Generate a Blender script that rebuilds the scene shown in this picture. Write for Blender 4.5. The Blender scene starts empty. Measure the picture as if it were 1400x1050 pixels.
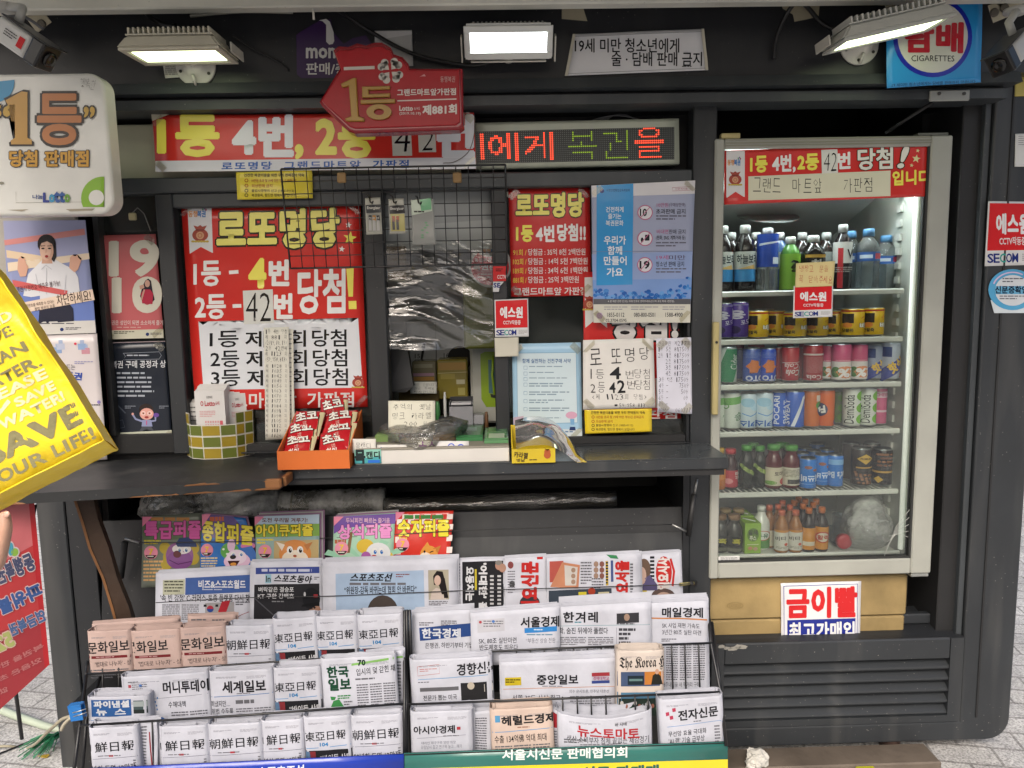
import bpy, bmesh, math, random
import numpy as np
from mathutils import Vector, Matrix, noise
random.seed(7)
S = bpy.context.scene
COL = S.collection
RAD = math.radians
# ---------------- camera ----------------
# rows: world x, y (into the kiosk), z seen in camera axes (right, down, forward)
RM = Matrix(((0.99960733, -0.02138754, 0.01810412), (-0.0205423, -0.11991013, 0.9925722), (-0.01905781, -0.99255435, -0.1203024)))
EYE = Vector((0, 0, 1.45))
FPX = 1000.0
cam = bpy.data.cameras.new('camera')
cam.sensor_width = 36.0; cam.lens = 36.0 * FPX / 1400.0
cam.clip_start = 0.05; cam.clip_end = 500
co = bpy.data.objects.new('camera', cam); COL.objects.link(co)
right = RM @ Vector((1, 0, 0)); down = RM @ Vector((0, 1, 0)); fwd = RM @ Vector((0, 0, 1))
mw = Matrix.Identity(4)
for i in range(3):
    mw[i][0] = right[i]; mw[i][1] = -down[i]; mw[i][2] = -fwd[i]; mw[i][3] = EYE[i]
co.matrix_world = mw
S.camera = co
# ---------------- light ----------------
SUN_EL, SUN_AZ = RAD(41), RAD(196)      # azimuth measured clockwise from +Y: behind the camera
W = bpy.data.worlds.new('World'); S.world = W; W.use_nodes = True
nt = W.node_tree
sky = nt.nodes.new('ShaderNodeTexSky'); sky.sky_type = 'NISHITA'; sky.sun_disc = False
sky.sun_elevation = SUN_EL; sky.sun_rotation = SUN_AZ
sky.air_density = 1.0; sky.dust_density = 6.0; sky.ozone_density = 1.0
bg = nt.nodes['Background']; bg.inputs[1].default_value = 0.13
nt.links.new(sky.outputs[0], bg.inputs[0])
sl = bpy.data.lights.new('sun', 'SUN'); sl.energy = 1.5; sl.angle = RAD(30); sl.color = (1.0, 0.975, 0.94)
so = bpy.data.objects.new('sun', sl); COL.objects.link(so)
sd = Vector((math.sin(SUN_AZ) * math.cos(SUN_EL), math.cos(SUN_AZ) * math.cos(SUN_EL), math.sin(SUN_EL)))
so.rotation_euler = sd.to_track_quat('Z', 'Y').to_euler()
so.location = (0, -3, 5)
S.view_settings.view_transform = 'Standard'; S.view_settings.look = 'None'
S.view_settings.exposure = 0.68; S.view_settings.gamma = 1.0
S.cycles.max_bounces = 8; S.cycles.transparent_max_bounces = 24
S.cycles.use_denoising = True
S.cycles.caustics_reflective = False; S.cycles.caustics_refractive = False
# ---------------- helpers ----------------
def ray(px, py):
    return RM @ Vector(((px - 700) / FPX, (py - 525) / FPX, 1.0))
def P(px, py, Y):
    r = ray(px, py); return EYE + r * (Y / r.y)
def PZ(px, py, z):
    r = ray(px, py); return EYE + r * ((z - EYE.z) / r.z)
def lin(h):
    h = h.lstrip('#'); o = []
    for i in (0, 2, 4):
        c = int(h[i:i+2], 16) / 255
        o.append(c / 12.92 if c <= .04045 else ((c + .055) / 1.055) ** 2.4)
    return o
KIND = {  # roughness, specular, colour variation, noise scale, bump, scale of seen colour
    'paper': (.62, .3, .06, 9, .02, .86), 'news': (.85, .15, .10, 16, .05, .61), 'gloss': (.24, .5, .05, 7, .01, .84),
    'ink': (.55, .3, .05, 60, 0, 1.0), 'plastic': (.35, .5, .10, 6, .02, .85), 'metal': (.42, .5, .22, 5, .03, 1.0),
    'wood': (.6, .3, .3, 6, .1, 1.0), 'fabric': (.75, .2, .12, 14, .1, .9), 'tin': (.26, .5, .06, 8, 0, 1.0),
}
MATS = {}
def new_mat(name):
    m = bpy.data.materials.new(name); m.use_nodes = True
    t = m.node_tree
    return m, t, t.nodes['Principled BSDF']
def node(t, typ, **kw):
    n = t.nodes.new(typ)
    for k, v in kw.items():
        if isinstance(v, dict):
            for a, b in v.items(): n.inputs[a].default_value = b
        else: setattr(n, k, v)
    return n
def M(h, kind='paper', rough=None, metallic=0.0):
    key = (h, kind, rough, metallic)
    if key in MATS: return MATS[key]
    r, sp, var, sc, bump, k = KIND[kind]
    if rough is not None: r = rough
    m, t, b = new_mat('%s_%s' % (kind, h.lstrip('#')))
    c = [max(.004, x * k) for x in lin(h)]
    tc = node(t, 'ShaderNodeTexCoord')
    ns = node(t, 'ShaderNodeTexNoise', inputs={}) ; ns.inputs['Scale'].default_value = sc; ns.inputs['Detail'].default_value = 5
    t.links.new(tc.outputs['Object'], ns.inputs['Vector'])
    mr = node(t, 'ShaderNodeMapRange'); mr.inputs[1].default_value = .3; mr.inputs[2].default_value = .7
    mr.inputs[3].default_value = 1 - var; mr.inputs[4].default_value = 1 + var
    t.links.new(ns.outputs[0], mr.inputs[0])
    mx = node(t, 'ShaderNodeMix', data_type='RGBA', blend_type='MULTIPLY'); mx.inputs[0].default_value = 1
    mx.inputs[6].default_value = (*c, 1); t.links.new(mr.outputs[0], mx.inputs[7])
    t.links.new(mx.outputs[2], b.inputs['Base Color'])
    b.inputs['Roughness'].default_value = r; b.inputs['Specular IOR Level'].default_value = sp; b.inputs['Metallic'].default_value = metallic
    if bump:
        bp = node(t, 'ShaderNodeBump'); gl_ = kind == 'gloss'; bp.inputs['Strength'].default_value = .4 if gl_ else min(1, bump * 5); bp.inputs['Distance'].default_value = .012 if gl_ else .004
        n2 = node(t, 'ShaderNodeTexNoise'); n2.inputs['Scale'].default_value = 6 if gl_ else sc * 6; n2.inputs['Detail'].default_value = 3
        t.links.new(tc.outputs['Object'], n2.inputs['Vector']); t.links.new(n2.outputs[0], bp.inputs['Height']); t.links.new(bp.outputs[0], b.inputs['Normal'])
    MATS[key] = m
    return m
def paint(h, dust=.5, rough=.42, key='paint'):
    """dark painted steel with dust, rubbed patches and fine scratches"""
    kk = (h, 'paint', dust, rough)
    if kk in MATS: return MATS[kk]
    m, t, b = new_mat('painted_steel_' + h.lstrip('#'))
    c = lin(h)
    tc = node(t, 'ShaderNodeTexCoord')
    def nz(scale, detail=4, stretch=None, rgh=.5):
        n = node(t, 'ShaderNodeTexNoise'); n.inputs['Scale'].default_value = scale; n.inputs['Detail'].default_value = detail; n.inputs['Roughness'].default_value = rgh
        if stretch:
            mp = node(t, 'ShaderNodeMapping'); mp.inputs['Scale'].default_value = stretch
            t.links.new(tc.outputs['Object'], mp.inputs[0]); t.links.new(mp.outputs[0], n.inputs['Vector'])
        else: t.links.new(tc.outputs['Object'], n.inputs['Vector'])
        return n
    def rng(src, a, bb, lo, hi):
        r = node(t, 'ShaderNodeMapRange'); r.inputs[1].default_value = a; r.inputs[2].default_value = bb; r.inputs[3].default_value = lo; r.inputs[4].default_value = hi
        t.links.new(src, r.inputs[0]); return r.outputs[0]
    big = nz(2.2, 6); fine = nz(70, 3); streak = nz(9, 3, (1, 1, .12))
    base = node(t, 'ShaderNodeMix', data_type='RGBA'); base.inputs[6].default_value = (*[x * .78 for x in c], 1); base.inputs[7].default_value = (*[x * 1.3 + .004 for x in c], 1)
    t.links.new(rng(big.outputs[0], .3, .7, 0, 1), base.inputs[0])
    vor = node(t, 'ShaderNodeTexVoronoi'); vor.inputs['Scale'].default_value = 55; t.links.new(tc.outputs['Object'], vor.inputs['Vector'])
    spk = rng(vor.outputs[0], .06, .12, 1, 0)
    gate = rng(nz(6, 3).outputs[0], .46, .58, 0, 1)
    mu = node(t, 'ShaderNodeMath', operation='MULTIPLY'); t.links.new(spk, mu.inputs[0]); t.links.new(gate, mu.inputs[1])
    st = rng(streak.outputs[0], .52, .8, 0, .6 * dust)
    ad = node(t, 'ShaderNodeMath', operation='MAXIMUM'); t.links.new(mu.outputs[0], ad.inputs[0]); t.links.new(st, ad.inputs[1])
    sc = node(t, 'ShaderNodeMath', operation='MULTIPLY'); t.links.new(ad.outputs[0], sc.inputs[0]); sc.inputs[1].default_value = dust
    d = node(t, 'ShaderNodeMix', data_type='RGBA'); t.links.new(sc.outputs[0], d.inputs[0]); t.links.new(base.outputs[2], d.inputs[6]); d.inputs[7].default_value = (.22, .21, .19, 1)
    t.links.new(d.outputs[2], b.inputs['Base Color'])
    t.links.new(rng(big.outputs[0], .25, .75, rough + .14, rough - .08), b.inputs['Roughness'])
    bp = node(t, 'ShaderNodeBump'); bp.inputs['Strength'].default_value = .25; bp.inputs['Distance'].default_value = .001
    t.links.new(fine.outputs[0], bp.inputs['Height']); t.links.new(bp.outputs[0], b.inputs['Normal'])
    MATS[kk] = m
    return m
def emit(h, strength, base='#ffffff'):
    kk = (h, 'emit', strength)
    if kk in MATS: return MATS[kk]
    m, t, b = new_mat('emissive_' + h.lstrip('#'))
    b.inputs['Base Color'].default_value = (*lin(base), 1)
    b.inputs['Emission Color'].default_value = (*lin(h), 1); b.inputs['Emission Strength'].default_value = strength
    MATS[kk] = m; return m
def clear(name='glass', refl=1.0, tint='#ffffff', rough=.02, dirt=.03, ior=1.45, wrinkle=0, wscale=18, film=0.0, dcol=.6):
    """thin clear pane or film: see-through with a fresnel reflection, a little dirt, optional creases"""
    kk = (name, 'clear')
    if kk in MATS: return MATS[kk]
    m, t, b = new_mat(name); t.nodes.remove(b)
    out = t.nodes['Material Output']
    tr = node(t, 'ShaderNodeBsdfTransparent'); tr.inputs[0].default_value = (*lin(tint), 1)
    gl = node(t, 'ShaderNodeBsdfGlossy'); gl.inputs['Roughness'].default_value = rough
    fr = node(t, 'ShaderNodeFresnel'); fr.inputs[0].default_value = ior
    mu = node(t, 'ShaderNodeMath', operation='MULTIPLY_ADD', use_clamp=True); mu.inputs[1].default_value = refl; mu.inputs[2].default_value = film
    t.links.new(fr.outputs[0], mu.inputs[0])
    mx = node(t, 'ShaderNodeMixShader'); t.links.new(mu.outputs[0], mx.inputs[0]); t.links.new(tr.outputs[0], mx.inputs[1]); t.links.new(gl.outputs[0], mx.inputs[2])
    df = node(t, 'ShaderNodeBsdfDiffuse'); df.inputs[0].default_value = (dcol, dcol, dcol * .97, 1)
    tc = node(t, 'ShaderNodeTexCoord')
    ns = node(t, 'ShaderNodeTexNoise'); ns.inputs['Scale'].default_value = 5; ns.inputs['Detail'].default_value = 8; ns.inputs['Roughness'].default_value = .7
    t.links.new(tc.outputs['Object'], ns.inputs['Vector'])
    mr = node(t, 'ShaderNodeMapRange'); mr.inputs[1].default_value = .45; mr.inputs[2].default_value = .8; mr.inputs[3].default_value = dirt * .4; mr.inputs[4].default_value = dirt * 3
    t.links.new(ns.outputs[0], mr.inputs[0])
    m2 = node(t, 'ShaderNodeMixShader'); t.links.new(mr.outputs[0], m2.inputs[0]); t.links.new(mx.outputs[0], m2.inputs[1]); t.links.new(df.outputs[0], m2.inputs[2])
    if wrinkle:
        bp = node(t, 'ShaderNodeBump'); bp.inputs['Strength'].default_value = min(1, wrinkle); bp.inputs['Distance'].default_value = .02
        n2 = node(t, 'ShaderNodeTexNoise'); n2.inputs['Scale'].default_value = wscale; n2.inputs['Detail'].default_value = 4; n2.inputs['Distortion'].default_value = 1.2
        mp = node(t, 'ShaderNodeMapping'); mp.inputs['Scale'].default_value = (.6, 1, 1.8); mp.inputs['Rotation'].default_value = (0, .5, 0)
        t.links.new(tc.outputs['Object'], mp.inputs[0]); t.links.new(mp.outputs[0], n2.inputs['Vector'])
        t.links.new(n2.outputs[0], bp.inputs['Height']); t.links.new(bp.outputs[0], gl.inputs['Normal']); t.links.new(bp.outputs[0], fr.inputs['Normal'])
    t.links.new(m2.outputs[0], out.inputs[0])
    MATS[kk] = m; return m

def tag(o, label, cat, group=None, kind=None):
    if label: o['label'] = label
    if cat: o['category'] = cat
    if group: o['group'] = group
    if kind: o['kind'] = kind
    return o
def empty(name, loc, label, cat, group=None):
    o = bpy.data.objects.new(name, None); COL.objects.link(o); o.location = loc; o.empty_display_size = .05
    return tag(o, label, cat, group)

class MB:
    """collects pieces and links them as ONE mesh object"""
    def __init__(s):
        s.v = []; s.f = []; s.mi = []; s.sm = []; s.mats = []
    def mid(s, m):
        if m not in s.mats: s.mats.append(m)
        return s.mats.index(m)
    def add(s, vs, fs, m, smooth=False):
        b = len(s.v); s.v.extend([tuple(v) for v in vs]); k = s.mid(m)
        for f in fs:
            s.f.append([b + i for i in f]); s.mi.append(k); s.sm.append(smooth)
    def bm(s, bm, m, T=None, smooth=False):
        bm.verts.ensure_lookup_table(); bm.verts.index_update()
        vs = [(T @ v.co) if T else v.co.copy() for v in bm.verts]
        s.add(vs, [[v.index for v in f.verts] for f in bm.faces], m, smooth); bm.free()
    def box(s, x0, y0, z0, x1, y1, z1, m, bev=.0, T=None, seg=1):
        bm = bmesh.new(); bmesh.ops.create_cube(bm, size=1)
        for v in bm.verts:
            v.co = Vector(((x0 + x1) / 2 + v.co.x * (x1 - x0), (y0 + y1) / 2 + v.co.y * (y1 - y0), (z0 + z1) / 2 + v.co.z * (z1 - z0)))
        if bev: bmesh.ops.bevel(bm, geom=bm.edges[:], offset=bev, segments=seg, affect='EDGES', profile=.5)
        s.bm(bm, m, T)
    def tube(s, pts, r, m, seg=8, caps=True):
        pts = [Vector(p) for p in pts]; n = len(pts)
        rs = r if isinstance(r, (list, tuple)) else [r] * n
        vs = []; fs = []; up = None
        for i, p in enumerate(pts):
            d = (pts[min(i + 1, n - 1)] - pts[max(i - 1, 0)]).normalized()
            if up is None: up = d.orthogonal().normalized()
            a = (up - d * up.dot(d))
            a = a.normalized() if a.length > 1e-6 else d.orthogonal().normalized()
            up = a; b = d.cross(a)
            for k in range(seg):
                t = 2 * math.pi * k / seg; vs.append(p + (a * math.cos(t) + b * math.sin(t)) * rs[i])
        for i in range(n - 1):
            for k in range(seg):
                fs.append([i * seg + k, i * seg + (k + 1) % seg, (i + 1) * seg + (k + 1) % seg, (i + 1) * seg + k])
        if caps: fs.append(list(range(seg))[::-1]); fs.append([(n - 1) * seg + k for k in range(seg)])
        s.add(vs, fs, m, True)
    def lathe(s, prof, c, m, seg=20, T=None, smooth=True, mats=None):
        """prof: (radius, z) from bottom to top; mats: optional material per ring"""
        c = Vector(c); n = len(prof); vs = []
        for (r, z) in prof:
            for k in range(seg):
                t = 2 * math.pi * k / seg; p = Vector((r * math.cos(t), r * math.sin(t), z))
                vs.append((T @ p if T else p) + c)
        for i in range(n - 1):
            fs = [[i * seg + k, i * seg + (k + 1) % seg, (i + 1) * seg + (k + 1) % seg, (i + 1) * seg + k] for k in range(seg)]
            b = mats[i] if mats else m
            k0 = len(s.v) if i == 0 else k0
            if i == 0: s.v.extend([tuple(v) for v in vs])
            kk = s.mid(b)
            for f in fs: s.f.append([k0 + q for q in f]); s.mi.append(kk); s.sm.append(smooth)
        for ring, rev in ((0, True), (n - 1, False)):
            if prof[ring][0] > 1e-5:
                f = [k0 + ring * seg + k for k in range(seg)]
                s.f.append(f[::-1] if rev else f); s.mi.append(s.mid((mats[0] if rev else mats[-1]) if mats else m)); s.sm.append(False)
    def prism(s, poly, d0, d1, m, T=None, bev=0, smooth=False):
        """poly in (x, z); extruded along y from d0 to d1"""
        bm = bmesh.new(); a = [bm.verts.new((x, d0, z)) for x, z in poly]; f = bm.faces.new(a)
        r = bmesh.ops.extrude_face_region(bm, geom=[f]); nv = [e for e in r['geom'] if isinstance(e, bmesh.types.BMVert)]
        for v in nv: v.co.y = d1
        bmesh.ops.recalc_face_normals(bm, faces=bm.faces[:])
        if bev:
            ed = [e for e in bm.edges if all(abs(v.co.y - d0) < 1e-6 for v in e.verts)]
            bmesh.ops.bevel(bm, geom=ed, offset=bev, segments=3, affect='EDGES', profile=.5)
        s.bm(bm, m, T, smooth)
    def quad(s, a, b, c, d, m):
        s.add([a, b, c, d], [[0, 1, 2, 3]], m)
    def build(s, name, parent=None, loc=None):
        me = bpy.data.meshes.new(name)
        me.from_pydata(s.v, [], s.f)
        for m in s.mats: me.materials.append(m)
        me.polygons.foreach_set('material_index', s.mi); me.polygons.foreach_set('use_smooth', s.sm)
        me.update()
        o = bpy.data.objects.new(name, me); COL.objects.link(o)
        if parent is not None:
            o.parent = parent; o.matrix_parent_inverse = Matrix.Translation(-Vector(parent.location)) if parent.type == 'EMPTY' or True else Matrix()
        return o
GL = {}
FC = bpy.data.curves.new('lettering', 'FONT'); FO = bpy.data.objects.new('lettering', FC)
def glyphs(body, off=0.0, res=2, space=1.0, shear=0.0):
    key = (body, off, res, space, shear)
    if key in GL: return GL[key]
    c = FC; c.body = body; c.offset = off; c.resolution_u = res; c.space_character = space; c.shear = shear
    me = FO.to_mesh()
    vs = [(v.co.x, v.co.y) for v in me.vertices]; fs = [list(p.vertices) for p in me.polygons]
    FO.to_mesh_clear()
    GL[key] = (vs, fs); return GL[key]
def hom(src, dst):
    A = []; b = []
    for (x, y), (u, v) in zip(src, dst):
        A.append([x, y, 1, 0, 0, 0, -u * x, -u * y]); b.append(u)
        A.append([0, 0, 0, x, y, 1, -v * x, -v * y]); b.append(v)
    h = np.linalg.solve(np.array(A, float), np.array(b, float))
    return np.append(h, 1).reshape(3, 3)
class Sheet(MB):
    """a printed surface. Print is laid out in the design units given by quad (TL, TR, BR, BL); warp(u, v, h) puts it in the world."""
    def __init__(s, quad, warp=None, Y=None, pts=None, kind='paper', wav=.0012, seed=None, step=.7):
        super().__init__()
        s.kind = kind; s.quad = quad; s.wavy = bool(wav) or warp is not None; s.step = step * .001
        s.H = hom(quad, [(0, 0), (1, 0), (1, 1), (0, 1)]); s.h8 = [float(q) for q in s.H.flatten()[:8]]
        if warp is None:
            if pts is None: pts = [P(x, y, Y) for x, y in quad]
            tl, tr, br, bl = [Vector(p) for p in pts]
            n = (bl - tl).cross(tr - tl).normalized()
            if n.y > 0 and abs(n.y) > .2: n = -n
            sd = random.random() * 50 if seed is None else seed
            def warp(u, v, h):
                p = (tl * (1 - u) + tr * u) * (1 - v) + (bl * (1 - u) + br * u) * v
                w = wav * (noise.noise(Vector((u * 2.1 + sd, v * 2.3, sd))) + .9) if wav else 0
                return p + n * (h + w)
            s.n = n; s.pts = (tl, tr, br, bl)
        s.warp = warp
    def uv(s, x, y):
        a, b, c, d, e, f, g, h = s.h8; w = g * x + h * y + 1.0
        return (a * x + b * y + c) / w, (d * x + e * y + f) / w
    def put(s, uvs, fs, m, layer, smooth=True, d=.11):
        big = s.wavy and any(abs(uvs[f[i]][k] - uvs[f[i - 1]][k]) > d for f in fs for i in range(len(f)) for k in (0, 1))
        if big:
            bm = bmesh.new(); vv = [bm.verts.new((u, v, 0)) for u, v in uvs]
            for f in fs:
                try: bm.faces.new([vv[i] for i in f])
                except ValueError: pass
            for _ in range(5):
                ed = [e for e in bm.edges if e.calc_length() > d]
                if not ed: break
                bmesh.ops.subdivide_edges(bm, edges=ed, cuts=1); bmesh.ops.triangulate(bm, faces=[f for f in bm.faces if len(f.verts) > 3])
            bm.verts.index_update(); uvs = [(v.co.x, v.co.y) for v in bm.verts]; fs = [[v.index for v in f.verts] for f in bm.faces]; bm.free()
        s.add([s.warp(u, v, layer * s.step) for u, v in uvs], fs, m, smooth)
    def col(s, c): return M(c, s.kind) if isinstance(c, str) else c
    def base(s, c, n=14, th=.0008, back=True):
        m = s.col(c); vs = []; fs = []
        for j in range(n + 1):
            for i in range(n + 1): vs.append(s.warp(i / n, j / n, 0))
        for j in range(n):
            for i in range(n): a = j * (n + 1) + i; fs.append([a, a + n + 1, a + n + 2, a + 1])
        if back:
            k = len(vs)
            for j in range(n + 1):
                for i in range(n + 1): vs.append(s.warp(i / n, j / n, -th))
            fs += [[k + q for q in f[::-1]] for f in fs[:n * n]]
            rim = [i for i in range(n + 1)] + [j * (n + 1) + n for j in range(1, n + 1)] + [n * (n + 1) + i for i in range(n - 1, -1, -1)] + [j * (n + 1) for j in range(n - 1, 0, -1)]
            for a, b in zip(rim, rim[1:] + rim[:1]): fs.append([a, b, b + k, a + k])
        s.add(vs, fs, m, True)
    def grid(s, u0, v0, u1, v1, c, layer=1, d=.08):
        nx = max(1, int(abs(u1 - u0) / d + .5)); ny = max(1, int(abs(v1 - v0) / d + .5))
        uvs = [(u0 + (u1 - u0) * i / nx, v0 + (v1 - v0) * j / ny) for j in range(ny + 1) for i in range(nx + 1)]
        fs = [[j * (nx + 1) + i, (j + 1) * (nx + 1) + i, (j + 1) * (nx + 1) + i + 1, j * (nx + 1) + i + 1] for j in range(ny) for i in range(nx)]
        s.put(uvs, fs, s.col(c), layer)
    def rect(s, x0, y0, x1, y1, c, layer=1):
        a = s.uv(x0, y0); b = s.uv(x1, y1); s.grid(a[0], a[1], b[0], b[1], c, layer)
    def quadr(s, q, c, layer=1, n=6):
        """a four-cornered patch, subdivided"""
        q = [s.uv(*p) for p in q]
        uvs = []
        for j in range(n + 1):
            for i in range(n + 1):
                a = i / n; b = j / n
                uvs.append(tuple((q[0][k] * (1 - a) + q[1][k] * a) * (1 - b) + (q[3][k] * (1 - a) + q[2][k] * a) * b for k in (0, 1)))
        fs = [[j * (n + 1) + i, (j + 1) * (n + 1) + i, (j + 1) * (n + 1) + i + 1, j * (n + 1) + i + 1] for j in range(n) for i in range(n)]
        s.put(uvs, fs, s.col(c), layer)
    def poly(s, pts, c, layer=1):
        bm = bmesh.new(); f = bm.faces.new([bm.verts.new((x, y, 0)) for x, y in pts])
        bmesh.ops.triangulate(bm, faces=[f]); bm.verts.index_update()
        s.put([s.uv(v.co.x, v.co.y) for v in bm.verts], [[v.index for v in f.verts] for f in bm.faces], s.col(c), layer); bm.free()
    def ell(s, cx, cy, rx, ry, c, layer=1, n=20, a0=0, a1=360, hole=0):
        if hole:
            uvs = []; fs = []
            for i in range(n + 1):
                t = RAD(a0 + (a1 - a0) * i / n); x, y = math.cos(t), math.sin(t)
                uvs += [s.uv(cx + rx * x, cy + ry * y), s.uv(cx + rx * hole * x, cy + ry * hole * y)]
            for i in range(n): fs.append([2 * i, 2 * i + 2, 2 * i + 3, 2 * i + 1])
            s.put(uvs, fs, s.col(c), layer)
        else:
            uvs = [s.uv(cx, cy)] + [s.uv(cx + rx * math.cos(RAD(a0 + (a1 - a0) * i / n)), cy + ry * math.sin(RAD(a0 + (a1 - a0) * i / n))) for i in range(n + 1)]
            s.put(uvs, [[0, i + 1, i + 2] for i in range(n)], s.col(c), layer)
    def star(s, cx, cy, r, c, layer=1, rot=0):
        s.poly([(cx + (r if k % 2 == 0 else r * .42) * math.sin(RAD(36 * k + rot)), cy - (r if k % 2 == 0 else r * .42) * math.cos(RAD(36 * k + rot))) for k in range(10)], c, layer)
    def line(s, pts, w, c, layer=1):
        """a stroke of width w through pts"""
        pts = [Vector((x, y)) for x, y in pts]; uvs = []; n = len(pts)
        for i, p in enumerate(pts):
            d = (pts[min(i + 1, n - 1)] - pts[max(i - 1, 0)]); d = d.normalized() if d.length > 1e-9 else Vector((1, 0))
            q = Vector((-d.y, d.x)) * w / 2
            uvs += [s.uv(*(p + q)), s.uv(*(p - q))]
        s.put(uvs, [[2 * i, 2 * i + 2, 2 * i + 3, 2 * i + 1] for i in range(n - 1)], s.col(c), layer)
    def text(s, body, x0, y0, x1, y1, c, off=0.012, layer=2, out=None, rot=0, hand=0, res=2, shear=0, space=1.0, uvbox=None, mirror=False, k=None, dy=0):
        """body fitted to the box; out: list of (colour, extra weight) outlines drawn beneath; rot 90 reads downwards, -90 upwards"""
        if hand:
            chars = list(body); n = len(chars); cw = (x1 - x0) / max(n, 1)
            for i, ch in enumerate(chars):
                if ch == ' ': continue
                jx = random.uniform(-.1, .1) * cw * hand; jy = random.uniform(-.1, .1) * (y1 - y0) * hand; sq = 1 if ch.isdigit() or ord(ch) > 255 or ch.isupper() else .55
                narrow = .55 if ch in '1.,-:()' else .82
                xx = x0 + cw * i + jx; h = (y1 - y0)
                if ch in '.,': s.ell(xx + cw * .3, y1 + jy, h * .07, h * .07, c, layer, 6); continue
                if ch in '-~': s.line([(xx, y0 + h * .5), (xx + cw * .7, y0 + h * .48 + jy)], h * .09, c, layer); continue
                s.text(ch, xx + cw * (1 - narrow) / 2, y0 + jy + h * (1 - sq) * .5, xx + cw * (1 + narrow) / 2, y1 + jy - h * (1 - sq) * .2, c, off, layer, None, random.uniform(-7, 7) * hand, 0, 1, random.uniform(-.15, .2) * hand)
            return
        if space == 1.0 and off > .03: space = 1 + off * 1.2
        bv, bf = glyphs(body, 0, res, space, shear)
        if not bv: return
        bx0 = min(p[0] for p in bv); bx1 = max(p[0] for p in bv); by0 = min(p[1] for p in bv); by1 = max(p[1] for p in bv)
        cx, cy = (x0 + x1) / 2, (y0 + y1) / 2; w, h = x1 - x0, y1 - y0
        def plot(vs):
            o = []
            for (x, y) in vs:
                tx = (x - bx0) / max(1e-6, bx1 - bx0) - .5; ty = .5 - (y - by0) / max(1e-6, by1 - by0)
                if mirror: tx = -tx
                if rot == 90: X, Y_ = -ty * w, tx * h
                elif rot == -90: X, Y_ = ty * w, -tx * h
                elif rot == 180: X, Y_ = -tx * w, -ty * h
                elif rot:
                    ca, sa = math.cos(RAD(rot)), math.sin(RAD(rot)); X, Y_ = tx * w * ca - ty * h * sa, tx * w * sa + ty * h * ca
                else: X, Y_ = tx * w, ty * h
                o.append(s.uv(cx + X, cy + Y_ + dy * (tx)))
            return o
        L = layer
        def fat(r, col, L):
            if r <= .016:
                vs, fs = glyphs(body, r, res, space, shear) if r else (bv, bf)
                s.put(plot(vs), fs, col, L); return
            vs, fs = glyphs(body, .010, res, space, shear); q = r - .010; n = 8 if q > .035 else 6
            for i in range(n):
                t = 2 * math.pi * (i + .5) / n; s.put(plot([(x + q * math.cos(t), y + q * math.sin(t)) for x, y in vs]), fs, col, L + i * .09)
        for oc, ow in (out or []):
            fat(off + ow, s.col(oc), L); L += 1
        fat(off, s.col(c), L)
    def greek(s, x0, y0, x1, y1, n, c, layer=2, fill=.55, word=True):
        """lines of print too small to read"""
        lh = (y1 - y0) / n; uvs = []; fs = []
        for i in range(n):
            y = y0 + lh * i; x = x0; end = x1 if i < n - 1 else x0 + (x1 - x0) * random.uniform(.5, .95)
            while x < end:
                w = min((x1 - x0) * random.uniform(.08, .3), end - x) if word else end - x
                k = len(uvs)
                uvs += [s.uv(x, y), s.uv(x, y + lh * fill), s.uv(x + w, y + lh * fill), s.uv(x + w, y)]; fs.append([k, k + 1, k + 2, k + 3])
                x += w + (x1 - x0) * .03
        s.put(uvs, fs, s.col(c), layer)
    def finish(s, name, label, cat, group=None, parent=None):
        o = s.build(name, parent)
        if parent is None: tag(o, label, cat, group)
        return o
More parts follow.
